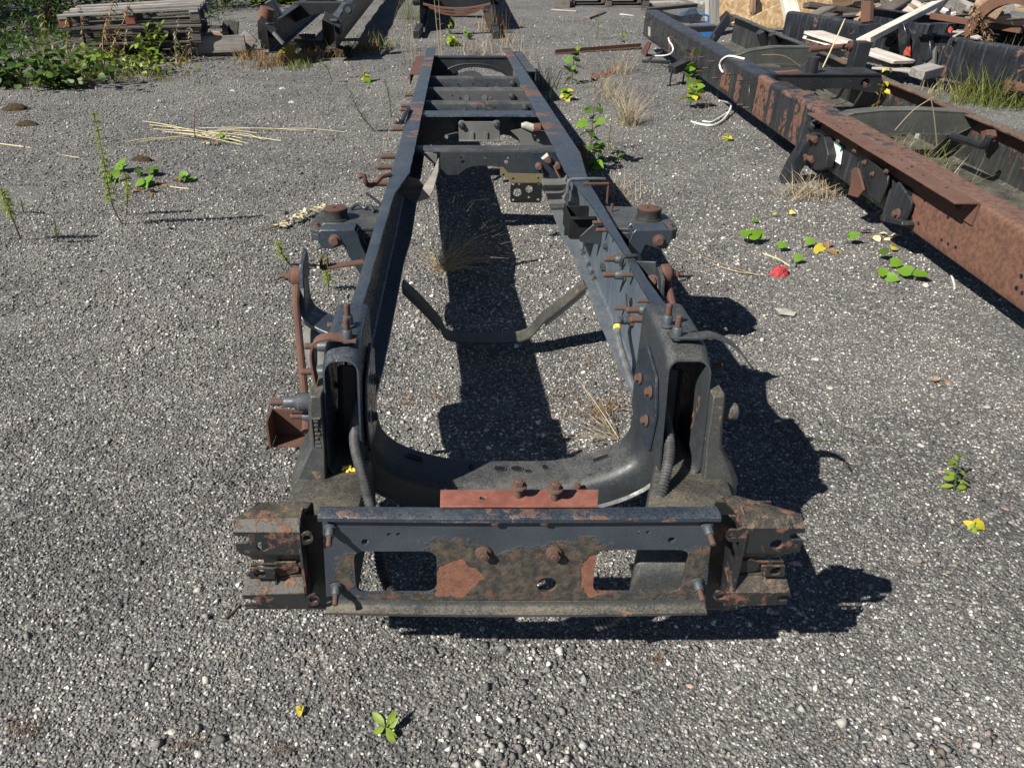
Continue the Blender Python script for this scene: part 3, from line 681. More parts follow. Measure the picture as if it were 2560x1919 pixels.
# ---- engine cradle: pressed U beam between the rail ends
P_ = [(-.372, .42), (-.371, .34), (-.370, .27), (-.367, .215), (-.357, .165), (-.330, .130), (-.289, .104), (-.218, .077), (-.138, .061), (-.06, .058), (.03, .058), (.107, .060), (.175, .074), (.238, .096), (.285, .124), (.308, .155), (.313, .20), (.314, .26), (.315, .33), (.316, .41)]
pts = smooth_path([(x, 0, z) for x, z in P_], 3); secs = []
for i, p in enumerate(pts):
    d = (pts[min(i + 1, len(pts) - 1)] - pts[max(i - 1, 0)]).normalized(); n = Vector((d.z, 0, -d.x))       # outward / downward
    f = i / (len(pts) - 1); e = abs(2 * f - 1)
    dep = .078 - .020 * max(0, e - .55) / .45; yr = 1.755; yf = 1.628 - .03 * max(0, e - .6) / .4 * 0
    t = .006; sec = []
    top = [(yr, 0), (yf + .034, 0), (yf + .018, .004), (yf + .006, .016), (yf, .034), (yf, dep), (yf - .008, dep + .006)]
    inn = [(yf - .004, dep + .012), (yf + t + .002, dep + .008), (yf + t, .034), (yf + .012, .020), (yf + .02, .010), (yf + .034, t), (yr, t)]
    secs.append([Vector((p.x, y, p.z)) + n * k for y, k in top + inn])
mb = MB(); mb.loft(secs); cradle = part('engine_cradle', mb, 'paint_dirty', CH, 0, smooth=50)
# slots in the flat middle: dark recesses with real openings would need cutting, so a black floor inside a thin rim imitates their shade
def pocket(cx, cy, w, l, rot=0.0, z=.0595, tilt=0.0):
    mb = MB(); n = 16; r = min(w, l) / 2; ex = (max(w, l) / 2 - r)
    ol = []
    for i in range(n):
        a = 2 * PI * i / n; x = r * math.cos(a) + (ex if math.cos(a) > 0 else -ex); y = r * math.sin(a); ol.append((x, y))
    if w < l: ol = [(-y, x) for x, y in ol]
    return ol
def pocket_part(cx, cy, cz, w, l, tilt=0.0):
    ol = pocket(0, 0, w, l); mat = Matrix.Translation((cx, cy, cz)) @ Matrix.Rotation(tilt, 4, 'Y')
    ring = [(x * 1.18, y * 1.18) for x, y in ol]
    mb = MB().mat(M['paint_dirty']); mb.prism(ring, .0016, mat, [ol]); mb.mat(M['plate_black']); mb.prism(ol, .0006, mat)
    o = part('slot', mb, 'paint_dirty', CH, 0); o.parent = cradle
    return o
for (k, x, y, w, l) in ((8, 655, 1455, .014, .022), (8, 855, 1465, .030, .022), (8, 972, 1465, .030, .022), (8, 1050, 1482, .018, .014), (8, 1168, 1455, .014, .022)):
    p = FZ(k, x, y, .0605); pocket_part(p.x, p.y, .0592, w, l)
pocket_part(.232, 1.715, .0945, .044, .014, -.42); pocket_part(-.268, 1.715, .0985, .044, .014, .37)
for (y, z) in ((1.705, .345), (1.60, .365), (1.60, .285)): fastener('hex', CH, (.307, y, z), (-1, 0, 0), .95)
for (y, z) in ((1.70, .345), (1.61, .29)): fastener('hexgrey', CH, (-.364, y, z), (1, 0, 0), .95)
for (k, x, y) in ((2, 415, 152),): p = FY(k, x, y, 1.615); fastener('hex', CH, (p.x, 1.622, p.z), (0, -1, .3), .6)
# flange plate of the cradle on the right wall
mb = MB(); mb.prism([(1.585, .41), (1.545, .33), (1.56, .22), (1.74, .19), (1.76, .40), (1.70, .44)], .006, PYZ(.310)); part('mounting_flange', mb, 'paint', CH, .001)
mb = MB(); mb.prism([(1.585, .41), (1.545, .33), (1.56, .22), (1.74, .19), (1.76, .40), (1.70, .44)], .006, PYZ(-.372)); part('mounting_flange', mb, 'paint', CH, .001)

# ---- front panel
YP = 1.13
def xz(k, x, y, v=YP): p = FY(k, x, y, v); return (p.x, p.z)
def window(pts, r=.020):
    (x0, z1), (x1, z0) = pts; return rrect(x0, z0, x1, z1, r)
zt, zb = xz(1, 1400, 392)[1], xz(1, 1400, 990)[1]
wl = window((xz(1, 915, 645), xz(1, 1510, 940))); wr = window((xz(2, 525, 505), xz(2, 1005, 745)))
hc = xz(2, 242, 702)
holes = [wl, wr, circ(hc[0], hc[1], .0195, 18)]
for k, x, y, r in ((1, 1000, 580, .0075), (1, 1170, 525, .004), (1, 1235, 525, .004), (2, 765, 407, .004), (2, 812, 407, .004), (2, 945, 450, .0075)):
    c_ = xz(k, x, y); holes.append(circ(c_[0], c_[1], r, 10))
xl0, xr0 = xz(1, 680, 400)[0] - .002, xz(2, 1205, 318)[0] + .002
xl1, xr1 = xz(1, 725, 975)[0], xz(2, 1140, 770)[0]
mb = MB(); mb.prism([(xl1, zb), (xr1, zb), (xr0 - .010, zt), (xl0 + .006, zt)], .006, PXZ(YP), holes)
panel = part('front_panel', mb, 'panel', CH, .0012)
me = panel.data; me.attributes.new('rust', 'FLOAT', 'POINT')
# finer skin so that rust can gather on the lower middle
bm = bmesh.new(); bm.from_mesh(me); bmesh.ops.triangulate(bm, faces=bm.faces)
for _ in range(9):
    es = [e for e in bm.edges if e.calc_length() > .009]
    if not es: break
    bmesh.ops.bisect_edges(bm, edges=es, cuts=1); bmesh.ops.triangulate(bm, faces=[f for f in bm.faces if len(f.verts) > 3])
lay = bm.verts.layers.float.get('rust'); og = ORG[CH.name]
lay2 = bm.verts.layers.float.new('grime')
def inside(p, poly):
    """signed distance: positive inside"""
    c = False; n = len(poly); dm = 9
    for k in range(n):
        a, b2 = poly[k], poly[(k + 1) % n]
        if (a[1] > p[1]) != (b2[1] > p[1]) and p[0] < (b2[0] - a[0]) * (p[1] - a[1]) / (b2[1] - a[1]) + a[0]: c = not c
        ax, ay = b2[0] - a[0], b2[1] - a[1]; t = max(0, min(1, ((p[0] - a[0]) * ax + (p[1] - a[1]) * ay) / (ax * ax + ay * ay + 1e-12))); dm = min(dm, math.hypot(p[0] - a[0] - ax * t, p[1] - a[1] - ay * t))
    return dm if c else -dm
PR = [[xz(1, x, y) for x, y in q] for q in ([(1490, 960), (1512, 760), (1560, 735), (1690, 690), (1735, 755), (1800, 765), (1835, 830), (1760, 890), (1690, 970)],)]
PR += [[xz(2, x, y) for x, y in q] for q in ([(575, 508), (480, 535), (435, 605), (440, 700), (480, 780), (575, 745), (530, 690), (535, 560)],)]
PG = [[xz(1, x, y) for x, y in q] for q in ([(1400, 580), (1560, 560), (1760, 590), (1900, 640), (2100, 650), (2100, 985), (1480, 985), (1520, 700)], [(830, 690), (925, 640), (930, 900), (860, 950), (800, 860)], [(900, 945), (2100, 945), (2100, 1000), (900, 1000)])]
PG += [[xz(2, x, y) for x, y in q] for q in ([(-100, 520), (150, 500), (300, 480), (480, 440), (600, 480), (560, 520), (530, 740), (600, 760), (600, 800), (-100, 800)], [(985, 500), (1170, 500), (1150, 640), (1040, 720), (990, 660)], [(560, 745), (1130, 735), (1130, 800), (560, 800)])]
for v in bm.verts:
    c_ = v.co + og; p = (c_.x, c_.z)
    v[lay] = max(0, min(1, .5 + max(inside(p, q) for q in PR) * 22)); v[lay2] = max(0, min(1, .5 + max(inside(p, q) for q in PG) * 16))
bm.to_mesh(me); bm.free(); me.shade_smooth(); me.set_sharp_from_angle(angle=math.radians(35)); panel.modifiers.clear()
# top flange: runs back, with a short lip over the face
mb = MB(); secs = []
n = 16
for i in range(n + 1):
    x = xl0 + (xr0 - xl0) * i / n; sg = -.003 * math.sin(PI * i / n)
    pr = [(YP + .018, zt + .0075), (YP - .008, zt + .0075), (YP - .013, zt + .004), (YP - .014, zt - .003), (YP - .009, zt - .0005), (YP - .006, zt + .0015), (YP + .018, zt + .0015)]
    secs.append([Vector((x, y, z + sg)) for y, z in pr])
mb.loft(secs, attr=[.16 + .07 * math.sin(j * 1.7) for j in range(len(secs) * 7)]); part('top_flange', mb, 'paint', CH, 0, label='rust edged top flange of the front panel')
mb = MB(); secs = []
for i in range(n + 1):
    f = i / n; x = xl1 + (xr1 - xl1) * f; sg = -.006 * math.sin(PI * f)
    pr = [(YP + .006, zb + .002), (YP, zb + .002), (YP - .002, zb - .006), (YP - .007, zb - .011), (YP - .020, zb - .014), (YP - .020, zb - .020), (YP - .006, zb - .017), (YP + .003, zb - .010)]
    secs.append([Vector((x + (.0), y, z + sg)) for y, z in pr])
mb.loft(secs); part('bottom_flange', mb, 'hanger', CH, 0)
for (k, x, y, s) in ((1, 1840, 672, 1.0), (2, 283, 535, 1.0), (1, 1920, 432, .8), (2, 226, 342, .8)):
    p = xz(k, x, y, YP - .008); fastener('hex', CH, (p[0], YP - .001, p[1]), (0, -1, 0), s)
for (k, x, y) in ((1, 757, 500), (2, 1140, 388)): p = xz(k, x, y); stud_nut(CH, (p[0], YP - .001, p[1] + .008), (0.05, -1, -.25), .74)
for (k, x, y) in ((1, 800, 905), (2, 1085, 695)): p = xz(k, x, y); stud_nut(CH, (p[0], YP - .001, p[1] + .006), (0.05, -1, -.25), .74)
# red oxide plate on the top flange with two tall bolts
za = zt + .0085
a, b, c, d = FZ(1, 1533, 340, za), FZ(2, 528, 268, za), FZ(2, 505, 175, za), FZ(1, 1535, 222, za)
hole = FZ(1, 1835, 282, za)
mb = MB(); mb.prism([(a.x, a.y), (b.x, b.y), (c.x + .01, c.y), (d.x, d.y)], .005, Matrix.Translation((0, 0, za)), [circ(hole.x, hole.y, .006, 12)])
part('red_plate', mb, 'redplate', CH, .001)
for (k, x, y) in ((2, 80, 205), (2, 283, 220)):
    p = FZ(k, x, y, za + .005)
    mb = MB(); mb.lathe([(0, 0), (.0072, 0), (.0072, .026), (0, .026)], Matrix.Translation((p.x, p.y, za + .004)), 12); part('bolt_shank', mb, 'stud', CH)
    fastener('hex', CH, (p.x, p.y, za + .028), (0, 0, 1), 1.0)

# ---- corrugated end brackets of the bumper
def strip(mb, k, pts, y0, y1, holes=(), t=.005):
    """a pressed strip: outline read on the panel plane, leaning from depth y0 (top) to y1 (bottom)"""
    ol = [xz(k, x, y, 1.115) for x, y in pts]; zs = [p[1] for p in ol]; a, b = max(zs), min(zs)
    m = Matrix(((1, 0, 0, 0), (0, (y1 - y0) / (b - a) if b != a else 0, 1, y0 - a * (y1 - y0) / (b - a)), (0, 1, 0, 0), (0, 0, 0, 1)))
    hs = [circ(*xz(k, x, y, 1.115), r, 14) if not isinstance(x, tuple) else [xz(k, *q, 1.115) for q in (x, y, *r)] for x, y, r in holes]
    mb.prism(ol, t, m, hs)
def ell(cx, cy, r, a0, a1, n=5): return [(cx + r * math.cos(math.radians(a0 + (a1 - a0) * i / n)), cy + r * math.sin(math.radians(a0 + (a1 - a0) * i / n))) for i in range(n + 1)]
mb = MB()
strip(mb, 1, [(75, 497), (540, 497), (548, 515), (590, 497)] + ell(592, 542, 44, -80, 85) + [(545, 592), (545, 662), (120, 657), (90, 625), (85, 582), (155, 580)] + ell(158, 551, 26, 70, -70) + [(75, 524)], 1.110, 1.112, [(278, 602, .012), (590, 542, .0075)])
strip(mb, 1, [(78, 446), (518, 440), (540, 497), (75, 497)], 1.128, 1.110)
strip(mb, 1, [(120, 657), (545, 662), (548, 750), (185, 752), (175, 700)], 1.112, 1.134)
strip(mb, 1, [(185, 752), (548, 750), (575, 850), (145, 850), (180, 820)], 1.120, 1.126, [(258, 792, .0115), ((368, 738), (368, 846), ((400, 848), (522, 812), (524, 752), (505, 738)))])
strip(mb, 1, [(188, 756), (362, 756), (362, 834), (188, 834)], 1.110, 1.112, [(258, 792, .0115)])
mb.box((xz(1, 100, 0)[0], 1.185, xz(1, 0, 1030)[1]), (xz(1, 545, 0)[0], 1.190, xz(1, 0, 440)[1]))  # added back plate, boxes the bracket in so its inside stays shaded
strip(mb, 1, [(145, 850), (575, 850), (578, 930), (140, 932)], 1.134, 1.106)
strip(mb, 1, [(140, 932), (578, 922), (585, 950), (640, 928)] + ell(640, 970, 42, -80, 80) + [(590, 1022), (575, 1042), (165, 1040), (150, 1008), (235, 1002), (242, 985), (235, 968), (145, 960)], 1.106, 1.110, [(640, 969, .0085)])
xi0 = xz(1, 540, 600)[0]
mb.prism([(1.108, xz(1, 0, 1010)[1]), (1.21, xz(1, 0, 985)[1]), (1.16, xz(1, 0, 400)[1]), (1.125, xz(1, 0, 405)[1]), (1.108, xz(1, 0, 480)[1])], .005, PYZ(xi0 + .002))
a = FY(1, 78, 446, 1.128); b = FY(1, 520, 438, 1.128)
mb.prism([(a.x, a.y), (b.x, b.y), (b.x + .018, 1.185), (b.x - .075, 1.185), (a.x, 1.14)], .005, Matrix.Translation((0, 0, b.z - .002)))
mb.beam((xi0, 1.165, .255), (xl0 + .03, 1.165, .255), .17, .006, (0, 1, 0)); mb.prism([(1.118, xz(1, 0, 850)[1]), (1.186, xz(1, 0, 850)[1]), (1.186, xz(1, 0, 752)[1]), (1.126, xz(1, 0, 752)[1])], .004, PYZ(xz(1, 363, 800)[0]))  # last plate is added inside to keep the sun out of the opening
part('bumper_bracket', mb, 'bracket', CH, .0018)
mb = MB()
strip(mb, 2, [(1340, 374), (1695, 374), (1692, 402), (1625, 405)] + ell(1628, 425, 20, 260, 100) + [(1682, 441), (1665, 512), (1325, 516), (1325, 452), (1290, 455)] + ell(1286, 419, 36, 85, 275) + [(1318, 386)], 1.110, 1.112, [(1533, 468, .012), (1287, 418, .0075)])
strip(mb, 2, [(1350, 340), (1695, 338), (1695, 374), (1340, 374)], 1.128, 1.110)
strip(mb, 2, [(1325, 516), (1620, 520), (1590, 545), (1585, 584), (1325, 582)], 1.112, 1.134)
strip(mb, 2, [(1325, 582), (1585, 584), (1580, 652), (1605, 666), (1290, 668)], 1.120, 1.126, [(1530, 617, .0115), ((1322, 580), (1318, 655), ((1330, 662), (1440, 640), (1448, 590), (1400, 572)))])
strip(mb, 2, [(1452, 588), (1582, 588), (1578, 650), (1452, 650)], 1.110, 1.112, [(1530, 617, .0115)])
mb.box((xz(2, 1320, 0)[0], 1.185, xz(2, 0, 800)[1]), (xz(2, 1660, 0)[0], 1.190, xz(2, 0, 340)[1]))  # closing plate added behind the strips to darken the openings
strip(mb, 2, [(1290, 666), (1605, 664), (1605, 728), (1265, 730)], 1.134, 1.106)
strip(mb, 2, [(1260, 730), (1605, 728), (1605, 746), (1545, 750)] + ell(1548, 766, 15, 260, 100) + [(1590, 780), (1588, 802), (1255, 814), (1240, 790), (1205, 785)] + ell(1208, 753, 32, 100, 270) + [(1250, 735)], 1.106, 1.110, [(1217, 755, .0085)])
xi1 = xz(2, 1310, 600)[0]
mb.prism([(1.108, xz(2, 0, 790)[1]), (1.21, xz(2, 0, 770)[1]), (1.16, xz(2, 0, 315)[1]), (1.125, xz(2, 0, 322)[1]), (1.108, xz(2, 0, 370)[1])], .005, PYZ(xi1 - .007))
a = FY(2, 1350, 340, 1.128); b = FY(2, 1695, 340, 1.128)
tz = b.z - .002
mb.prism([(a.x, a.y), (b.x, b.y), (b.x, 1.145), (a.x + .01, 1.20), (a.x - .02, 1.20)], .005, Matrix.Translation((0, 0, tz)))
mb.beam((xr0 - .03, 1.165, .255), (xi1, 1.165, .255), .17, .006, (0, 1, 0))
part('bumper_bracket', mb, 'bracket', CH, .0018)

# ---- corrugated hoses
def hose(pts, r=.0125):
    mb = MB(); p = smooth_path(pts, 40); L = [0]
    for a, b in zip(p, p[1:]): L.append(L[-1] + (b - a).length)
    n = int(L[-1] / .0042); out = []; j = 0
    for i in range(n + 1):
        t = L[-1] * i / n
        while j < len(L) - 2 and L[j + 1] < t: j += 1
        out.append(p[j].lerp(p[j + 1], (t - L[j]) / max(1e-6, L[j + 1] - L[j])))
    mb.tube(out, r, 10, True, .17); part('corrugated_hose', mb, 'hose', CH, 0, smooth=70)
hose([(-.398, 1.70, .33), (-.400, 1.58, .30), (-.394, 1.50, .285), (-.376, 1.43, .270), (-.352, 1.36, .235), (-.327, 1.28, .20), (-.315, 1.22, .16), (-.290, 1.17, .135), (-.255, 1.14, .12)], .0115)
hose([(.350, 1.70, .34), (.347, 1.58, .30), (.340, 1.50, .275), (.318, 1.43, .245), (.292, 1.37, .21), (.265, 1.30, .17), (.235, 1.24, .11), (.19, 1.20, .05), (.14, 1.19, .02)], .0115)

# ---- cross members of the middle chassis
def cross(y, zt, dep, w, x0, x1, mat='paint_dirty', back=True, t=.006, hole_at=(), red=0.14):
    """channel across the frame: front face at y, top flange running back by w with a rounded front edge"""
    secs = []; r = .016; at = []
    for k in range(13):
        x = x0 + (x1 - x0) * k / 12; at += [red * math.exp(-((k - 6) / 3.6) ** 2)] * 10
        pr = [(y + w, zt), (y + r, zt), (y + r * .3, zt - r * .3), (y, zt - r), (y, zt - dep), (y + t, zt - dep), (y + t, zt - r), (y + r * .5, zt - r * .5), (y + r, zt - t), (y + w, zt - t)]
        secs.append([Vector((x, a, b)) for a, b in pr])
    mb = MB(); mb.loft(secs, attr=at)
    o = part('cross_member', mb, mat, CH, .001, smooth=50)
    for (hx, hz, hr) in hole_at:
        m2 = MB().mat(M['plate_black']); m2.prism(circ(0, 0, hr, 12), .0008, Matrix.Translation((hx, y - .0009, hz)) @ Matrix.Rotation(PI / 2, 4, 'X'))
        q = part('hole', m2, 'plate_black', CH, 0); q.parent = o
    return o
# first one: deep, with an arch cut into its lower edge
y1, z1 = 3.80, .462
def f1(x, y): p = FY(7, x, y, y1); return (p.x, p.z)
ol = [f1(548, 1330), f1(570, 1342), f1(715, 1340)] + [f1(x, y) for x, y in ((745, 1315), (790, 1280), (850, 1258), (960, 1250), (1080, 1258), (1150, 1282), (1195, 1320), (1215, 1338))] + [f1(1440, 1345), (.395, f1(1440, 1345)[1]), (.395, z1 - .012), (f1(540, 1100)[0], z1 - .012)]
hs = [circ(*f1(x, y), r, 10) for x, y, r in ((743, 1177, .0055), (970, 1177, .005), (1195, 1177, .005), (762, 1215, .009), (1177, 1213, .009))]
mb = MB(); mb.prism(ol, .006, PXZ(y1), hs)
secs = []
for x in (-.405, .400):
    secs.append([Vector((x, a, b)) for a, b in ((y1 + .10, z1), (y1 + .012, z1), (y1 + .003, z1 - .003), (y1, z1 - .012), (y1 + .006, z1 - .012), (y1 + .012, z1 - .006), (y1 + .10, z1 - .006))])
mb.loft(secs); part('cross_member', mb, 'paint_dirty', CH, .001, smooth=50)
# its gussets, bolts and paper tag
def f2(x, y, v=3.785): p = FY(9, x, y, v); return (p.x, p.z)
mb = MB(); mb.prism([f2(1270, 450), f2(1268, 790), f2(1420, 800), f2(1700, 905), f2(1735, 840), f2(1600, 445)], .006, PXZ(3.785)); part('gusset_plate', mb, 'paint', CH, .001)
for x, y in ((1360, 650), (1490, 560), (1615, 640)):
    p = f2(x, y, 3.765); mb = MB(); mb.lathe([(0, 0), (.018, 0), (.018, .006), (.0155, .008), (.0145, .028), (.012, .031), (0, .031)], Matrix.Translation((p[0] + .003, 3.785, p[1])) @ Matrix.Rotation(PI / 2, 4, 'X'), 16); part('bolt', mb, 'stud', CH)
mb = MB(); mb.prism([f2(1395, 525, 3.755), f2(1420, 550, 3.755), f2(1500, 495, 3.755), f2(1480, 452, 3.755)], .0015, PXZ(3.755)); part('paper_tag', mb, 'label', CH)
mb = MB(); g = lambda x, y: (FY(7, x, y, 3.81).x, FY(7, x, y, 3.81).z); mb.prism([g(360, 1120), g(512, 1128), g(512, 1255)], .006, PXZ(3.79)); part('gusset_plate', mb, 'grey_panel', CH, .001)
# black valve plate with round holes hanging below it, on an olive strip
f3 = lambda x, y: f2(x, y, 3.74)
mb = MB(); mb.prism([f3(832, 655), f3(880, 660), f3(950, 740), f3(1430, 750), f3(1430, 880), f3(965, 880), f3(940, 815), f3(832, 770)], .005, PXZ(3.745), [circ(*f3(880, 762), .006, 10), circ(*f3(1015, 815), .006, 10), circ(*f3(1365, 808), .006, 10)]); part('hanger_strip', mb, 'olive', CH, .001)
x0, z0 = f3(967, 1140); x1, zz1 = f3(1415, 868)
mb = MB(); mb.prism(rrect(x0, z0, x1, zz1, .014), .005, PXZ(3.735), [circ(*f3(1068, 1000), .0205, 20), circ(*f3(1230, 955), .018, 20)] + [circ(*f3(x, y), .0062, 10) for x, y in ((1013, 882), (1093, 882), (1362, 878), (1225, 1068), (1010, 1102), (1355, 1097))]); part('valve_plate', mb, 'plate_black', CH, .001)
# wires and pipe coil beside it
for pts, r, m in (([f2(1568, 625, 3.77) + (3.77,), f2(1690, 880, 3.7) + (3.7,), f2(1860, 805, 3.6) + (3.6,)], .0045, 'rust'), ([f2(1395, 640, 3.765) + (3.765,), f2(1440, 860, 3.72) + (3.72,), f2(1500, 1150, 3.6) + (3.6,)], .0018, 'dark')):
    mb = MB(); mb.tube(smooth_path([(a, c, b) for a, b, c in pts], 5) if m != 'rust' else [(a, c, b) for a, b, c in pts], r, 6); part('wire', mb, m, CH)
for i, (ya, yb, m) in enumerate(((850, 880, 'grey_panel'), (900, 975, 'plate_black'), (985, 1015, 'grey_panel'), (1035, 1060, 'grey_panel'), (1060, 1082, 'plate_black'), (1100, 1150, 'grey_panel'), (1170, 1195, 'paint_dirty'))):
    v = 3.62 - i * .05; a = FY(9, 1410 + i * 18, ya, v); b = FY(9, 1775 - i * 3, yb, v); dz = max(.012, abs(a.z - b.z))
    mb = MB(); pth = smooth_path([(a.x, v, (a.z + b.z) / 2), (b.x - .05, v, (a.z + b.z) / 2), (b.x - .012, v, (a.z + b.z) / 2 + .008), (b.x, v, (a.z + b.z) / 2 + .05)], 5); secs = []
    for p in pth: secs.append([p + Vector((0, -.05, -dz / 2)), p + Vector((0, .05, -dz / 2)), p + Vector((0, .05, dz / 2)), p + Vector((0, -.05, dz / 2))])
    mb.loft(secs); part('cooling_pipe', mb, m, CH, .002)
# second: flange overhanging a dark arched web
y2 = 4.76
mb = MB(); secs = []
for i in range(9):
    x = -.395 + .79 * i / 8; s = .006 * math.sin(PI * i / 8)
    secs.append([Vector((x, a, b)) for a, b in ((y2 + .005, .482), (y2 - .13 + s * 2, .482 - s * .3), (y2 - .138 + s * 2, .470), (y2 - .134 + s * 2, .468), (y2 - .12, .474), (y2 + .005, .476))])
mb.loft(secs)
def f4(x, y, v=y2): p = FY(7, x, y, v); return (p.x, p.z)
ol = [(-.415, .475), (.395, .475), (.395, .21), (.33, .20)] + [f4(x, y) for x, y in ((1330, 1045), (1290, 1010), (1220, 965), (1150, 950), (1000, 985), (800, 990), (620, 1000), (480, 1035), (400, 1075))] + [(-.35, .19), (-.415, .19)]
mb.prism(ol, .006, PXZ(y2)); part('cross_member', mb, 'paint', CH, 0, smooth=50)
f5 = lambda x, y, v=4.60: (FY(7, x, y, v).x, FY(7, x, y, v).z)
mb = MB(); mb.prism([f5(722, 1000), f5(1118, 995), f5(1118, 830), f5(1100, 812), f5(1065, 815), f5(1060, 825), f5(775, 825), f5(768, 815), f5(735, 815), f5(718, 835)], .006, PXZ(4.60))
a = f5(722, 1003); b = f5(1118, 998); mb.box((a[0], 4.572, a[1] - .004), (b[0], 4.604, a[1] + .003))
for x in (850, 985): p = f5(x, 960); mb.beam((p[0], 4.598, p[1] - .03), (p[0], 4.598, p[1] + .02), .02, .012, (0, 1, 0))
part('pump_bracket', mb, 'grey_panel', CH, .002)
for x, y in ((750, 862), (1090, 858)): p = f5(x, y); fastener('hexgrey', CH, (p[0], 4.598, p[1]), (0, -1, 0), 1.2)
mb = MB(); p = f5(700, 945, 4.7); q = f5(600, 972, 4.6); mb.tube(smooth_path([(p[0] + .06, 4.74, p[1] + .01), (p[0], 4.7, p[1]), (q[0], 4.6, q[1])], 5), .013, 8); part('pipe_stub', mb, 'cable', CH)
# grey stiffening plates and a rag coloured sleeve at the right side behind the first cross member
f6 = lambda x, y, v: (FY(9, x, y, v).x, FY(9, x, y, v).z)
mb = MB(); mb.prism([f6(975, 150, 4.55), f6(1120, 120, 4.55), f6(1260, 190, 4.55), f6(1400, 200, 4.55), f6(1470, 120, 4.55), f6(1560, 345, 4.55), f6(1400, 420, 4.55), f6(1150, 420, 4.55), f6(1080, 250, 4.55)], .006, PXZ(4.55)); part('stiffener_plate', mb, 'grey_panel', CH, .002)
mb = MB(); mb.prism([f6(1265, 200, 4.50), f6(1330, 150, 4.50), f6(1440, 150, 4.50), f6(1540, 330, 4.50), f6(1400, 400, 4.50), f6(1300, 300, 4.50)], .006, PXZ(4.50), [circ(*f6(1355, 285, 4.50), .010, 12), circ(*f6(1310, 220, 4.50), .005, 8)]); part('stiffener_plate', mb, 'grey_panel', CH, .002)
a = f6(1125, 80, 4.45); b = f6(1390, 110, 4.45); mb = MB().mat(M['pale']); mb.tube([(a[0], 4.45, a[1]), (a[0] + .02, 4.45, a[1] + .002), (b[0] - .04, 4.45, b[1] - .002)], [.014, .021, .023], 12); mb.mat(M['rust']); mb.tube([(b[0] - .04, 4.45, b[1] - .002), (b[0], 4.45, b[1])], .027, 14); part('pipe_sleeve', mb, 'pale', CH)
# three more channels, then the rear plate
h = lambda yy, lst: [(FY(7, x, y, yy).x, FY(7, x, y, yy).z, r) for x, y, r in lst]
cross(5.20, .458, .17, .10, -.40, .40, 'paint_dirty', hole_at=h(5.2, ((900, 697, .006), (1068, 692, .006))))
m_ = steel('rust_red_channel', (0.03, 0.036, 0.042), (0.065, 0.060, 0.056), rust=-.02, rough=.5, dust=.5, rc=((0.075, 0.034, 0.024), (0.14, 0.066, 0.045)))
c4 = cross(5.80, .456, .17, .10, -.40, .395, m_, red=.30, hole_at=h(5.8, ((657, 575, .005), (735, 600, .008))))
for x, y in ((795, 597), (968, 594), (1025, 597)):
    p = FY(7, x, y, 5.795); mb = MB(); mb.prism(circ(0, 0, .021 if x < 1000 else .009, 14), .0015, Matrix.Translation((p.x, 5.7975, p.z)) @ Matrix.Rotation(PI / 2, 4, 'X')); part('light_disc', mb, 'grey_panel', CH, root=CH)
cross(6.42, .455, .16, .09, -.40, .36, 'paint_dirty', hole_at=h(6.42, ((715, 465, .006), (858, 463, .006), (1000, 463, .006), (728, 488, .008), (988, 485, .008))))
for x, y, v in ((1240, 460, 6.41), (1362, 695, 5.19), (1235, 585, 5.79), (512, 600, 5.79)): p = FY(7, x, y, v); fastener('hexgrey', CH, (p.x, v, p.z), (0, -1, 0), 1.4)
f7 = lambda x, y, v=7.75: (FY(7, x, y, v).x, FY(7, x, y, v).z)
zlow = f7(800, 395)[1]
ol = [(-.41, .465), (.39, .465), (.39, zlow), f7(1200, 400)] + [f7(x, y) for x, y in ((1130, 355), (1020, 320), (870, 300), (760, 315), (690, 350), (640, 400))] + [(-.41, zlow)]
mb = MB(); mb.prism(ol, .008, PXZ(7.75)); mb.box((-.41, 7.74, .455), (.39, 7.86, .466)); part('rear_cross_member', mb, 'dark', CH, .001)
mb = MB(); p = [FY(7, x, y, 7.70) for x, y in ((580, 345), (650, 305), (760, 275), (900, 272), (1030, 290), (1150, 335))]; mb.tube(smooth_path(p, 5), .009, 7); part('air_hose', mb, 'dark', CH)
p = FY(7, 830, 400, 7.2); mb = MB(); mb.prism(circ(0, 0, .17, 24), .05, Matrix.Translation((p.x, 7.35, .22)) @ Matrix.Rotation(PI / 2 - .5, 4, 'X'), [circ(0, 0, .10, 20)]); part('hub_ring', mb, 'dark', CH, .004)
# angle irons outside the rear ends
for pts in ([(245, 365), (330, 350), (430, 200), (380, 195)], [(1250, 165), (1330, 150), (1460, 330), (1395, 340)]):
    q = [FZ(7, x, y, .445) for x, y in pts]; sx = q[0].x < 0
    x0, x1 = (min(v.x for v in q), -.432) if sx else (.418, max(v.x for v in q)); ya, yb = min(v.y for v in q), max(v.y for v in q)
    mb = MB(); mb.box((x0, ya, .437), (x1, yb, .445)); mb.box((x0 if sx else x1 - .008, ya, .36), (x0 + .008 if sx else x1, yb, .437)); part('side_angle', mb, 'rust' if sx else 'paint_dirty', CH, .001)
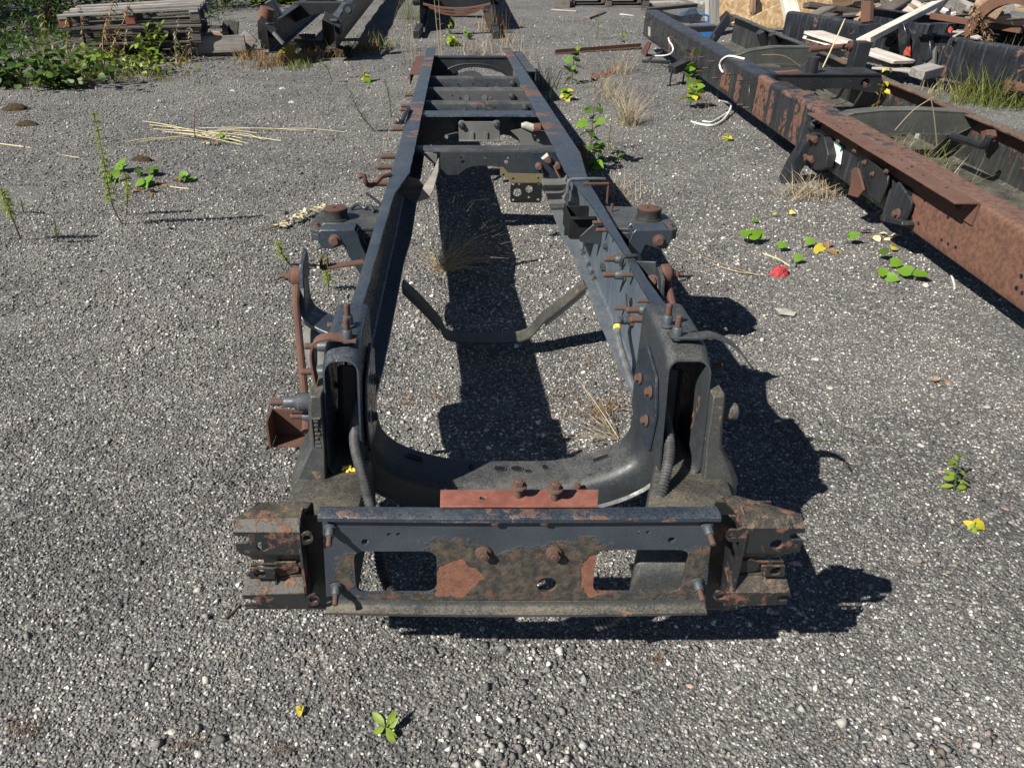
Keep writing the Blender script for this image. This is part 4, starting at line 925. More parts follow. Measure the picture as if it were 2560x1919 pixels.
# bolts and pipes along the outside of the left rail
for x, y, l in ((245, 562, 1), (215, 660, 1), (210, 710, 1), (170, 790, 1.1), (150, 845, 1.1), (75, 1110, 1.2), (45, 1195, 1.2), (0, 1345, 1.2)):
    p = FX(7, x + 45, y, -.430); stud_nut(CH, (-.429, p.y, min(.46, max(.25, p.z))), (-1, 0, 0), 1.55 * l, False)
mb = MB(); mb.tube(smooth_path([FY(7, 130, 805, 4.3), FY(7, 170, 830, 4.3), FY(7, 200, 760, 4.45), FY(7, 240, 700, 4.7)], 4), .012, 7); part('air_pipe', mb, 'dark', CH)
mb = MB(); mb.tube(smooth_path([FY(16, 1985, 450, 3.05), FY(16, 2010, 440, 3.05), FY(16, 2025, 480, 3.05), FY(16, 2050, 495, 3.08), FY(16, 2085, 475, 3.1), FY(16, 2110, 448, 3.12), FY(16, 2160, 435, 3.15)], 4), .010, 8); part('hook_rod', mb, 'rust', CH)
mb = MB(); mb.tube(smooth_path([FY(16, 2030, 540, 2.95), FY(16, 2070, 570, 2.85), FY(16, 2110, 605, 2.8)], 3), .006, 6); part('wire', mb, 'dark', CH)

# ---- cab mounts, both sides
def cab_mount(s, x_web):
    """plate on the rail with a rubber buffer, and the forked arm in front of it"""
    X = lambda d: x_web + s * d
    mb = MB(); zp = .462
    ol = [(X(.0), 2.57), (X(.20), 2.54), (X(.225), 2.56), (X(.235), 2.61), (X(.225), 2.74), (X(.19), 2.82), (X(.0), 2.84)]
    if s < 0: ol = ol[::-1]
    mb.prism(ol, .012, Matrix.Translation((0, 0, zp - .012)))
    mb.prism([(o[0] * .985 + X(.1) * .015, o[1]) for o in ol], .022, Matrix.Translation((0, 0, zp - .036)))
    plate = part('cab_mount_plate', mb, 'paint_dirty', CH, .003)
    c = (X(.150), 2.675)
    mb = MB().mat(M['rubber']); mb.lathe([(0, 0), (.047, 0), (.047, .004), (.043, .007), (.0405, .020), (.042, .030), (.0425, .036), (.040, .036), (0, .036)], Matrix.Translation((*c, zp)), 28)
    mb.mat(M['rust']); mb.lathe([(.009, .0365), (.0405, .0365), (.0405, .040), (.038, .041), (.009, .041), (.009, .030)], Matrix.Translation((*c, zp)), 28); part('rubber_buffer', mb, 'rubber', CH, 0, smooth=40)
    fastener('hex', CH, (X(.205), 2.585, zp), (0, 0, 1), .85)
    # forked arm: box with open bottom and a big bolt, carried by a leg from the web
    ya = 2.49; zt2 = .480; zb2 = .415
    x0, x1 = X(.065), X(.190)
    ol = [(x0, zt2), (x1 - s * .012, zt2), (x1, zt2 - .012), (x1, zb2 + .03), (x1 - s * .012, zb2), (x1 - s * .045, zb2 - .002), (X(.105), zb2 + .012), (X(.088), zb2 - .03), (X(.060), .33), (X(.03), .29), (X(.006), .28), (X(.006), .34), (X(.045), zt2 - .05), (X(.055), zt2 - .012)]
    if s < 0: pass
    mb = MB(); mb.prism(ol, .007, PXZ(ya)); mb.prism([(a, b) for a, b in ol], .007, PXZ(ya + .075))
    mb.prism([(x0, ya + .007), (x1 - s * .012, ya + .007), (x1 - s * .012, ya + .075), (x0, ya + .075)], .007, Matrix.Translation((0, 0, zt2 - .0085)))
    mb.prism([(ya + .007, .33), (ya + .075, .33), (ya + .075, zt2 - .012), (ya + .007, zt2 - .012)], .006, PYZ(min(X(.058), X(.064))))
    part('mount_arm', mb, 'paint', CH, .004)
    bp = (X(.132 if s < 0 else .146), ya, zt2 - .036)
    mb = MB(); mb.lathe([(0, 0), (.021, 0), (.021, .004), (.015, .006), (.0145, .016), (.012, .018), (0, .018)], Matrix.Translation(bp) @ Matrix.Rotation(PI / 2, 4, 'X'), 18); part('pivot_bolt', mb, 'stud', CH)
    # stay below the plate
    mb = MB(); mb.prism([(2.59, zp - .03), (2.79, zp - .03), (2.75, .30), (2.65, .26)], .006, PYZ(X(.05) - .003)); mb.box((min(X(0), X(.06)), 2.59, .26), (max(X(0), X(.06)), 2.597, zp - .03)); part('mount_stay', mb, 'paint_dirty', CH, .002)
    if s < 0:
        mb = MB(); mb.tube(smooth_path([(X(.11), 2.78, zp + .004), (X(.085), 2.79, zp + .02), (X(.06), 2.78, zp + .008), (X(.04), 2.77, zp + .02), (X(.02), 2.74, zp + .006)], 4), .006, 6); part('clip', mb, 'dark', CH)
    else:
        mb = MB(); mb.tube([(X(.035), 2.76, zp), (X(.035), 2.76, zp + .03)], .005, 8); part('pin', mb, 'rust', CH)
        mb = MB(); mb.prism([(X(.065), 2.60), (X(.115), 2.60), (X(.11), 2.56), (X(.075), 2.565)], .008, Matrix.Translation((0, 0, zp))); part('tab', mb, 'fullrust', CH, .003)
cab_mount(-1, -.430); cab_mount(1, .378)
# flat rusty bracket on the left
mb = MB(); a = FY(5, 565, 745, 2.15); b = FY(5, 905, 712, 2.15); c_ = FY(5, 548, 650, 2.15); mb.beam(a, (-.43, 2.17, b.z), .006, .035, (0, 1, 0)); mb.beam(a, c_ + Vector((.004, 0, 0)), .03, .005, (1, 0, 0)); mb.beam(a + Vector((.02, 0, 0)), a + Vector((.02, 0, .03)), .02, .004, (1, 0, 0)); part('flat_bracket', mb, 'rust', CH, .001)

# ---- stabiliser arms, drop rods, left damper
# left arm: upright plate with a bush, sloping blade, clamp at the web
A0 = FY(5, 335, 700, 2.10)
blade = [(FY(5, x, y, 2.06 if i < 2 else 1.95)) for i, (x, y) in enumerate(((335, 680), (335, 930), (420, 1010), (600, 1050), (760, 1095), (850, 1130)))]
def strap_loft(pts, wy, t, wz=None):
    secs = []
    for i, p in enumerate(pts):
        d = (pts[min(i + 1, len(pts) - 1)] - pts[max(i - 1, 0)]).normalized(); n = d.cross(Vector((0, 1, 0)))
        if n.length < 1e-3: n = Vector((1, 0, 0))
        n.normalize(); w = Vector((0, wy[i] if isinstance(wy, (list, tuple)) else wy, 0)) * .5; n = n * t * .5
        secs.append([p - w - n, p + w - n, p + w + n, p - w + n])
    return secs
pL = smooth_path([(-.597, 2.10, .475), (-.596, 2.08, .43), (-.588, 2.05, .385), (-.560, 2.03, .362), (-.51, 2.0, .352), (-.465, 1.98, .347), (-.434, 1.97, .345)], 4)
mb = MB(); mb.loft(strap_loft(pL, [.05 + .07 * min(1, i / 8) for i in range(len(pL))], .016)); part('stabiliser_arm', mb, 'paint', CH, .003, smooth=50)
mb = MB(); mb.loft([[Vector(q) for q in ((-.598, 2.02, .46), (-.598, 2.13, .46), (-.585, 2.13, .46), (-.585, 2.02, .46))], [Vector(q) for q in ((-.598, 2.05, .52), (-.598, 2.13, .54), (-.585, 2.13, .54), (-.585, 2.05, .52))]]); part('arm_lug', mb, 'paint', CH, .003)
def bush(c, s):
    mb = MB(); mb.lathe([(0, 0), (.024, 0), (.030, .006), (.031, .022), (.026, .030), (.018, .034), (0, .034)], Matrix.Translation(c) @ Matrix.Rotation(PI / 2 * s, 4, 'Y'), 20); part('bush', mb, 'rust', CH, 0, smooth=40)
    fastener('hex', CH, (c[0] + s * .034, c[1], c[2]), (s, 0, 0), 1.15); fastener('stud', CH, (c[0] + s * .048, c[1], c[2]), (s, 0, 0), (.9, .9, .5))
bush((-.598, 2.09, .470), -1)
mb = MB(); mb.tube([(-.615, 2.09, .455), (-.607, 2.0, .42), (-.535, 1.66, .262), (-.530, 1.62, .24)], [.012, .0105, .0105, .013], 10); part('drop_rod', mb, 'rust', CH)
mb = MB(); q0 = Vector((-.565, 2.00, .318)); q1 = Vector((-.49, 1.79, .262)); d = (q1 - q0).normalized(); mb.tube([q0 - d * .03, q0, q0 + d * .004, q0 + d * .03, q1 - d * .04, q1], [.026, .036, .040, .041, .040, .024], 20); part('damper', mb, 'grey_panel', CH, 0, smooth=40)
mb = MB(); mb.beam(q1, q1 + d * .05, .045, .012); mb.beam(q1 + Vector((-.07, 0, -.02)), q1 + Vector((.06, 0, .02)), .014, .014); part('damper_bracket', mb, 'dark', CH, .002)
# right arm and rod
pR = smooth_path([(.432, 2.12, .462), (.430, 2.10, .43), (.424, 2.04, .38), (.408, 1.98, .35), (.388, 1.94, .335)], 4)
mb = MB(); mb.loft(strap_loft(pR, [.05 + .05 * min(1, i / 8) for i in range(len(pR))], .014)); mb.prism([(2.03, .40), (2.13, .41), (2.15, .47), (2.11, .492), (2.05, .475)], .010, PYZ(.426)); mb.beam((.380, 2.17, .462), (.430, 2.13, .474), .008, .05, (0, 0, 1)); part('stabiliser_arm', mb, 'paint_dirty', CH, .002, smooth=50)
fastener('hex', CH, (.414, 2.10, .452), (-.4, -1, .2), 1.15)
bush((.436, 2.11, .468), 1)
mb = MB(); mb.tube([(.456, 2.11, .450), (.458, 2.03, .415), (.452, 1.73, .30), (.450, 1.69, .28)], [.013, .0105, .0105, .013], 10); part('drop_rod', mb, 'rust', CH)

# ---- hardware on the inside of the right rail
wx = .369
def on_web(x, y): p = FX(6, x, y, wx); return (wx, p.y, max(.235, min(.475, p.z)))
for x, y, s in ((740, 955, 1.15), (745, 1083, 1.25), (955, 1375, 1.2), (990, 1455, 1.2)): stud_nut(CH, on_web(x, y), (-1, 0, 0), s)
for x, y, s in ((735, 918, .8), (810, 1085, .9), (935, 1300, .8), (565, 650, 1.0), (598, 712, 1.0), (735, 1362, .8)): stud_nut(CH, on_web(x, y), (-1, 0, 0), s, False)
for x, y in ((590, 850), (565, 1010), (575, 1035)): fastener('hexgrey', CH, on_web(x, y), (-1, 0, 0), .9)
for x, y in ((418, 915), (458, 1012), (500, 1080), (512, 1125)):
    p = FZ(6, x, y, ZB + .008); fastener('hexgrey', CH, (max(.328, min(.372, p.x)), p.y, ZB + .008), (0, 0, 1), 1.15)
for x, y, r in ((790, 1315, .016), (1000, 1540, .008), (640, 800, .007)):
    q = on_web(x, y); mb = MB(); mb.prism(circ(0, 0, r, 16), .001, Matrix.Translation((q[0] - .0012, q[1], q[2])) @ Matrix.Rotation(PI / 2, 4, 'Y')); part('web_hole', mb, 'plate_black', CH)
q = Vector(on_web(805, 1460))
mb = MB().mat(M['rust']); mb.lathe([(0, 0), (.020, 0), (.020, .010), (0, .010)], Matrix.Translation(q) @ Matrix.Rotation(-PI / 2, 4, 'Y'), 6); mb.mat(M['nut']); mb.lathe([(0, .010), (.0125, .010), (.0125, .020), (.0135, .022), (.0125, .030), (0, .030)], Matrix.Translation(q) @ Matrix.Rotation(-PI / 2, 4, 'Y'), 14)
mb.tube([q + Vector((-.03, 0, 0)), q + Vector((-.046, -.005, 0)), q + Vector((-.05, -.02, -.006))], [.010, .015, .012], 12); fit = part('hose_fitting', mb, 'nut', CH, 0)
mb = MB().mat(M['yellow']); c0 = q + Vector((-.051, -.024, -.008)); c1 = q + Vector((-.053, -.038, -.014)); mb.tube([c0, c1], .0115, 12); mb.mat(M['cable'])
mb.tube(smooth_path([c1, q + Vector((-.052, -.09, -.04)), q + Vector((-.040, -.18, -.085)), q + Vector((-.022, -.28, -.12)), (.345, 1.80, .26)], 6), .0105, 10); part('cable', mb, 'cable', CH)
mb = MB(); mb.tube(smooth_path([q + Vector((-.01, .08, .05)), q + Vector((-.012, .05, .03)), q + Vector((-.006, .03, .0))], 4), .0025, 6); part('wire', mb, 'dark', CH)
# black battery box bracket and its triangular side plate
bz = lambda x, y, v: FY(6, x, y, v)
a, b = bz(252, 505, 2.98), bz(425, 500, 2.98); lo = bz(252, 720, 2.98)
mb = MB(); mb.prism([(a.x, lo.z - .02), (.368, lo.z - .02), (.368, a.z - .004), (a.x, a.z - .004)], .006, PXZ(2.98))
a2, b2 = bz(298, 580, 2.80), bz(490, 590, 2.80); lo2 = bz(298, 780, 2.80)
mb.prism([(a2.x, lo2.z), (.368, lo2.z), (.368, a2.z - .01), (a2.x, a2.z - .01)], .006, PXZ(2.80)); mb.box((a2.x - .006, 2.80, lo2.z), (a2.x, 2.98, a2.z - .012)); mb.box((a2.x, 2.80, lo2.z - .006), (.368, 2.986, lo2.z)); mb.box((a2.x - .004, 2.772, a2.z - .014), (.36, 2.80, a2.z - .008)); part('tray_bracket', mb, 'plate_black', CH, .002)
t = [bz(590, 590, 2.68), bz(365, 765, 2.68), bz(362, 810, 2.68), bz(580, 838, 2.68)]; mb = MB(); mb.prism([(.370, t[0].z), (t[1].x, t[1].z), (t[2].x, t[2].z), (.370, t[3].z)], .005, PXZ(2.68)); part('tray_side_plate', mb, 'grey_panel' if 0 else 'paint_dirty', CH, .002)
# cable tie and loose strap over the right rail
yy = FZ(6, 440, 310, ZT).y
mb = MB(); pth = smooth_path([(.292, yy, .45), (.293, yy, .49), (.305, yy, .504), (.35, yy, .506), (.40, yy + .004, .506), (.44, yy + .01, .503)], 5); mb.tube(pth, .006, 7); part('cable_tie', mb, 'cable', CH)
mb = MB(); mb.beam((.345, yy - .05, .500), (.445, yy - .045, .500), .018, .005); mb.beam((.442, yy - .045, .500), (.442, yy - .06, .38), .012, .005, (1, 0, 0)); part('bent_strap', mb, 'rust', CH)
yy = FZ(6, 810, 945, ZT).y
mb = MB(); mb.tube(smooth_path([(.335, yy, .47), (.338, yy, .498), (.36, yy, .502), (.385, yy, .499), (.392, yy, .46)], 4), .006, 7); part('cable_tie', mb, 'dark', CH)
# strut between the bottom flanges: bent flat bar reaching down to the ground
zs = FY(8, 800, 555, 2.66).z
ps = [FY(8, x, y, 2.66) for x, y in ((185, 190), (330, 330), (440, 455))] + [Vector((-.165, 2.66, zs)), Vector((.09, 2.66, zs))] + [FY(8, x, y, 2.66) for x, y in ((1160, 420), (1290, 320), (1440, 190))]
sm = smooth_path(ps, 5); mb = MB(); mb.loft(strap_loft(sm, .085, .007)); 
for e in (sm[:11], sm[-11:]):
    e2 = [p + Vector((0, -.041, -.004)) for p in e]; mb.loft([[p, p + Vector((0, .006, 0)), p + Vector((0, .006, .030)), p + Vector((0, 0, .030))] for p in [q_ + Vector((0, 0, -.02)) for q_ in e2]])
part('rail_strut', mb, 'hanger', CH, 0, smooth=50)
# lichen crumbs on the left rail end lip
mb = MB(); rr = random.Random(2)
for i in range(16):
    c = Vector((-.405 + rr.uniform(-.025, .02), 1.507 + rr.uniform(-.012, .012), .205)); r = rr.uniform(.003, .006); mb.lathe([(0, 0), (r, 0), (r * .8, r * .7), (0, r)], Matrix.Translation(c), 6)
part('lichen', mb, 'yellow', CH)

# a torn sheet of painted board wedged in the left rail
mb = MB(); p = [FY(7, x, y, 3.22) for x, y in ((350, 1600), (430, 1530), (522, 1290), (525, 1180), (440, 1380), (360, 1470), (320, 1580))]
mb.prism([(v.x, v.z) for v in p], .010, PXZ(3.20)); mb.mat(M['wood_red'])
o = solo('board_scrap', MB(), 'wood_pale') if False else None
mb = MB(); W = lambda q: M_FRAME @ q
q = [W(FY(7, x, y, 3.20)) for x, y in ((320, 1600), (425, 1570), (475, 1480), (522, 1300), (526, 1175), (470, 1310), (430, 1375), (385, 1440))]
n = Vector((.35, .93, -.1)).normalized() * .012
k = len(q); mb.add(q + [v + n for v in q], [tuple(range(k)), tuple(range(2 * k - 1, k - 1, -1))] + [(i, (i + 1) % k, (i + 1) % k + k, i + k) for i in range(k)])
solo('board_scrap', mb, 'wood_pale', 'torn pale board with a rusty corner wedged inside the left rail of the middle chassis', 'board')
mb = MB(); q = [W(FY(7, x, y, 3.24)) for x, y in ((110, 1500), (230, 1365), (385, 1410), (375, 1530), (300, 1610))]; k = len(q); n = Vector((.1, .9, .3)).normalized() * .01
mb.add(q + [v + n for v in q], [tuple(range(k)), tuple(range(2 * k - 1, k - 1, -1))] + [(i, (i + 1) % k, (i + 1) % k + k, i + k) for i in range(k)])
solo('board_scrap', mb, 'wood_dark', 'dark flat board lying in the left rail below the torn pale board', 'board')

# ================================================================== the chassis on the right
C2 = thing('truck_chassis', 'long black rusty truck chassis frame on the right with white cables hanging on it', 'truck chassis', (2.42, 6.0, 0), None, 'stripped truck chassis frames in the yard')
XW, ZB2, ZT2 = 2.0, .150, .424
def world_rail(x_web, s, y0, y1, zb, zt, wt, wb, paint_fn, mats, parent, step=.022, r=.022, name='side_rail'):
    """C rail along Y with a finely divided web so that rust scars can follow their own outlines"""
    n = max(2, int((y1 - y0) / step)); t = .008; secs = []; at = []
    nz = 9
    for i in range(n + 1):
        y = y0 + (y1 - y0) * i / n; sec = []
        wob = .0015 * math.sin(y * 9) + .001 * math.sin(y * 31)
        prof = [(x_web + s * wt, zt)] + [(x_web + s * (r + (wt - r) * k / 3), zt) for k in (2, 1)]
        prof += [(x_web + s * (r - r * math.sin(a)), zt - r + r * math.cos(a)) for a in (0, PI / 8, PI / 4, 3 * PI / 8, PI / 2)]
        prof += [(x_web, zt - r - (zt - zb - 2 * r) * k / nz) for k in range(1, nz)]
        prof += [(x_web + s * (r - r * math.cos(a)), zb + r - r * math.sin(a)) for a in (0, PI / 4, PI / 2)]
        prof += [(x_web + s * wb, zb), (x_web + s * wb, zb + t), (x_web + s * (r), zb + t), (x_web + s * t, zb + r), (x_web + s * t, zt - r), (x_web + s * r, zt - t), (x_web + s * wt, zt - t)]
        for (x, z) in prof: sec.append(Vector((x + wob * .4, y, z + (wob if z > (zb + zt) / 2 else 0)))); at.append(paint_fn(y, z, x))
        secs.append(sec)
    mb = MB(); mb.loft(secs, attr=at)
    for m in mats: mb.mat(m)
    mb.cur = 0
    return part(name, mb, mats[0], parent, 0, smooth=40)
rr = random.Random(11)
stripes = []
for x0, x1, y, k in ((333, 352, 280, .8), (488, 535, 420, .9), (560, 582, 470, .8), (655, 688, 520, 1.0), (690, 714, 545, 1.0), (722, 742, 590, .9), (795, 818, 600, .75), (840, 880, 660, .9), (228, 256, 170, .7), (168, 178, 150, .5), (130, 140, 140, .5)):
    a = WX(10, x0, y, XW).y; b = WX(10, x1, y, XW).y; stripes.append((min(a, b), max(a, b), k, rr.uniform(.16, .22), rr.uniform(.30, .40) if k < 1 else .45))
def scar(y, z, x):
    v = -.06
    for a, b, k, zl, zh in stripes:
        if a - .012 < y < b + .012 and zl - .04 < z < zh and x < XW + .03: v = max(v, .16 + .33 * k + .10 * math.sin(y * 71 + z * 23) * math.sin(z * 57))
    if z > .40: v += .50 if y < 5.3 else (.28 if y < 6.6 else -.2)
    if z > .40 and y > 7: v -= .1
    if y < 3.55: v = .62
    elif y < 4.55: v = max(v, .10 + .38 * (z > .40))
    return v
world_rail(XW, 1, 1.2, 9.55, ZB2, ZT2, .125, .09, scar, [M['blackrust']], C2)
world_rail(2.86, -1, 1.2, 9.05, ZB2, ZT2 + .012, .085, .22, lambda y, z, x: (.5 if z > .40 and y < 6.4 else (.12 if z > .4 else (.10 if z > .2 else .22))) - .05, [M.setdefault('dustyrail', steel('dusty_rail_paint', (0.012, 0.013, 0.014), (0.040, 0.041, 0.036), rust=.14, rough=.42, dust=1.0, streak=.3, dustc=(0.17, 0.155, 0.115)))], C2, step=.05)
# blue tinted top of the far part of the near rail
mb = MB(); secs = []
# angle iron bolted outside the near rail
ax0 = WZ(18, 640, 450, .430); ax1 = WZ(18, 722, 455, .430)
ye = ax1.y
mb = MB(); w0 = XW - .105
n = 40; secs = []
for i in range(n + 1):
    y = ye + (4.62 - ye) * i / n; j = rr.uniform(-.0015, .0015)
    secs.append([Vector((w0 + j, y, .432)), Vector((XW - .006, y, .432)), Vector((XW - .001, y, .427)), Vector((XW - .001, y, .335)), Vector((XW - .009, y, .335)), Vector((XW - .009, y, .424)), Vector((w0 + j, y, .424))])
mb.loft(secs); part('angle_iron', mb, 'fullrust', C2, .001, label='rusty angle iron bolted along the top of the near rail')
for i in range(10):
    y = ye + .12 + i * .155
    fastener('hex', C2, (XW - .009, y, .375 + .012 * (i % 2)), (-1, 0, 0), .9 if i % 3 else 1.15)
for i in range(16):
    y = ye + .1 + rr.random() * 1.5; mb = MB(); mb.prism(circ(0, 0, .006, 8), .0008, Matrix.Translation((w0 + .03 + .045 * rr.random(), y, .4325))); part('bolt_hole', mb, 'plate_black', C2)
# bolt holes in the rusty web near by
for x, y, r in ((1455, 1105, .007), (1490, 1130, .007), (1435, 1085, .006), (1640, 1097, .008), (1607, 1212, .007), (1640, 1232, .007), (1678, 1248, .008), (1985, 1455, .009), (2010, 1395, .009), (1520, 1015, .006), (2014, 1480, .008)):
    q = WX(10, x, y, XW - .001); mb = MB(); mb.prism(circ(0, 0, r, 10), .0012, Matrix.Translation((XW - .0035, q.y, q.z)) @ Matrix.Rotation(PI / 2, 4, 'Y')); part('bolt_hole', mb, 'plate_black', C2)
def wxz(k, x, y, v): p = WX(k, x, y, v); return (p.y, p.z)
# rusty foot bracket, triangular lever, paper label
mb = MB(); o_ = [wxz(10, x, y, XW - .03) for x, y in ((1385, 920), (1455, 1020), (1445, 1060), (1415, 1130), (1300, 1105), (1310, 1060), (1340, 960))]; mb.prism(o_, .012, PYZ(XW - .03)); 
o2 = [wxz(10, x, y, XW - .06) for x, y in ((1300, 1085), (1410, 1120), (1412, 1140), (1300, 1115))]; mb.prism(o2, .055, PYZ(XW - .065)); part('foot_bracket', mb, 'blackrust', C2, .003)
fastener('hex', C2, (XW - .031, *wxz(10, 1385, 1080, XW - .03)), (-1, 0, 0), 1.6)
mb = MB(); mb.prism([wxz(10, x, y, XW - .045) for x, y in ((1195, 815), (1230, 800), (1335, 890), (1330, 930), (1290, 1030), (1240, 985))], .010, PYZ(XW - .045)); part('lever_plate', mb, 'dark', C2, .003)
mb = MB(); mb.prism([wxz(10, x, y, XW - .07) for x, y in ((1150, 860), (1185, 850), (1200, 900), (1215, 960), (1185, 1000), (1135, 985), (1150, 920))], .012, PYZ(XW - .075)); part('shackle_plate', mb, 'rust', C2, .003)
for x, y in ((1218, 822), (1258, 880), (1170, 860), (1330, 865), (1085, 715), (1168, 762)): fastener('hex', C2, (XW - .05, *wxz(10, x, y, XW - .05)), (-1, 0, 0), .85)
p = [wxz(10, x, y, XW - .004) for x, y in ((1060, 712), (1108, 745), (1095, 832), (1042, 800))]
mb = MB(); mb.prism(p, .002, PYZ(XW - .006)); part('paper_label', mb, 'label', C2)
pg = [wxz(10, x, y, XW - .006) for x, y in ((1062, 712), (1108, 743), (1107, 752), (1060, 722))]; mb = MB(); mb.prism(pg, .001, PYZ(XW - .0075)); part('label_stripe', mb, 'green', C2)
# big black spring bracket standing out of the rail
y0 = WX(10, 950, 740, XW).y
mb = MB(); secs = []
for i, (x, y, w) in enumerate(((1000, 690, .05), (960, 700, .08), (905, 760, .10), (860, 830, .11), (825, 900, .11), (800, 950, .10), (785, 985, .09))):
    c_ = WX(10, x, y, XW - .02 - i * .018); secs.append([c_ + Vector((0, -w / 2, 0)), c_ + Vector((-.03, -w / 2 * .8, .022)), c_ + Vector((-.03, w / 2 * .8, .022)), c_ + Vector((0, w / 2, 0)), c_ + Vector((.03, w / 2, -.03)), c_ + Vector((.03, -w / 2, -.03))])
mb.loft(secs); part('spring_bracket', mb, 'black', C2, .004, smooth=50)
mb = MB(); mb.prism([wxz(10, x, y, XW - .06) for x, y in ((940, 710), (1010, 690), (1030, 780), (1015, 850), (960, 860), (925, 800))], .05, PYZ(XW - .06)); part('bracket_cheek', mb, 'dark', C2, .006)
for x, y in ((955, 700), (940, 800)): q = WX(10, x, y, XW - .07); mb = MB(); mb.tube([q + Vector((-.03, 0, 0)), q + Vector((.02, 0, 0))], .016, 12); mb.tube([q + Vector((-.01, -.06, 0)), q + Vector((-.01, .05, 0))], .012, 10); part('spring_pin', mb, 'rust', C2)
mb = MB(); q = WX(10, 960, 640, XW - .02); mb.tube(smooth_path([q + Vector((-.02, -.04, .03)), q, q + Vector((-.015, .05, .01)), q + Vector((0, .10, .03))], 4), .022, 9); part('bump_stop', mb, 'glossblack', C2)
# small studs and clips on the far part of the web
for x, y in ((400, 290), (455, 312), (420, 345), (470, 395), (540, 375), (600, 405), (630, 545), (600, 530), (390, 360), (120, 95), (140, 190), (250, 190)):
    q = WX(10, x, y, XW); stud_nut(C2, (XW, q.y, q.z), (-1, 0, 0), 1.0, False)
mb = MB(); o_ = [wxz(10, x, y, XW) for x, y in ((610, 425), (638, 432), (636, 525), (612, 510))]; mb.prism(o_, .008, PYZ(XW - .008)); part('cover_plate', mb, 'black', C2, .002)
# legs under the far end
q0 = WX(10, 100, 215, XW); 
mb = MB(); mb.prism([wxz(10, x, y, XW - .02) for x, y in ((118, 210), (85, 260), (75, 300), (90, 318), (110, 280), (135, 215))], .012, PYZ(XW - .02)); part('end_bracket', mb, 'rust', C2, .002)
g0 = WZ(10, 230, 440); g1 = WZ(10, 295, 432)
mb = MB(); mb.beam((g0.x, g0.y, 0), (g0.x, g0.y, .16), .014, .014); mb.beam((g1.x, g1.y, 0), (g1.x, g1.y, .17), .014, .014); mb.beam((g0.x - .03, g0.y, .008), (g1.x + .03, g1.y, .008), .02, .016); mb.beam((g0.x, g0.y, .15), (g1.x, g1.y, .19), .10, .07); part('support_stand', mb, 'dark', C2, .003)
g0 = WZ(10, 90, 320); mb = MB(); mb.beam((g0.x, g0.y, .02), (g0.x + .55, g0.y - .1, .02), .05, .03); mb.beam((g0.x + .05, g0.y, .03), (g0.x + .3, g0.y, .17), .03, .02); part('skid', mb, 'dark', C2, .003)
# cross members between the two rails
def pressed(ytop, pts_top, pts_bot, k, mat, yv):
    """pressed channel with an arched lower edge: outline read on a plane across the frame"""
    ol = [(WY(k, x, y, yv).x, WY(k, x, y, yv).z) for x, y in pts_top + pts_bot[::-1]]
    mb = MB(); mb.prism(ol[::-1], .008, PXZ(yv))
    tp = [(WY(k, x, y, yv).x, WY(k, x, y, yv).z) for x, y in pts_top]; secs = []
    for x, z in tp: secs.append([Vector((x, yv - .003, z + .004)), Vector((x, yv + .09, z + .006)), Vector((x, yv + .09, z)), Vector((x, yv - .001, z - .004))])
    mb.loft(secs)
    bt = [(WY(k, x, y, yv).x, WY(k, x, y, yv).z) for x, y in pts_bot]; secs = []
    for x, z in bt: secs.append([Vector((x, yv - .002, z - .003)), Vector((x, yv + .04, z - .008)), Vector((x, yv + .04, z - .002)), Vector((x, yv, z + .003))])
    mb.loft(secs)
    return part('cross_member', mb, mat, C2, .0, smooth=50)
ya = WX(10, 600, 290, 2.13).y
pressed(0, [(560, 290), (640, 260), (760, 243), (940, 243), (990, 262)], [(620, 328), (740, 322), (860, 326), (900, 330), (960, 290)], 10, 'grey_dirty' if 'grey_dirty' in M else M.setdefault('grey_dirty', steel('dusty_black_channel', (0.035, 0.038, 0.036), (0.085, 0.085, 0.072), rust=-.02, rough=.5, dust=.8)), ya)
yb = WX(10, 1150, 590, 2.13).y
pressed(0, [(1090, 605), (1160, 578), (1300, 563), (1500, 560), (1720, 572), (1810, 612)], [(1180, 660), (1300, 682), (1480, 672), (1600, 678), (1680, 680), (1790, 625)], 10, 'grey_dirty', yb)
yc = WX(10, 830, 400, 2.13).y
mb = MB(); ol = [(WY(10, x, y, yc).x, WY(10, x, y, yc).z) for x, y in ((750, 375), (1300, 372), (1320, 470), (1240, 470), (1150, 450), (1050, 448), (950, 455), (880, 462), (820, 420))]
hs = [circ(WY(10, x, y, yc).x, WY(10, x, y, yc).z, r, 8) for x, y, r in ((1222, 420, .032), (1140, 405, .012), (960, 420, .006), (1010, 410, .005))]
mb.prism(ol[::-1], .01, PXZ(yc), hs); a = WY(10, 760, 378, yc); b = WY(10, 1300, 372, yc); mb.box((a.x, yc - .01, a.z - .004), (b.x, yc + .25, a.z + .004)); part('cross_member', mb, 'dark', C2, .001)
q = WY(10, 970, 330, yc); mb = MB(); mb.tube([q + Vector((0, .05, -.06)), q + Vector((0, .05, .045))], .038, 14); part('spring_cup', mb, 'dark', C2)
mb = MB(); mb.prism([(WY(10, x, y, yc + .02).x, WY(10, x, y, yc + .02).z + .012) for x, y in ((760, 375), (880, 365), (900, 380), (780, 388))], .05, PXZ(yc + .0)); part('shim_plate', mb, 'fullrust', C2, .002)
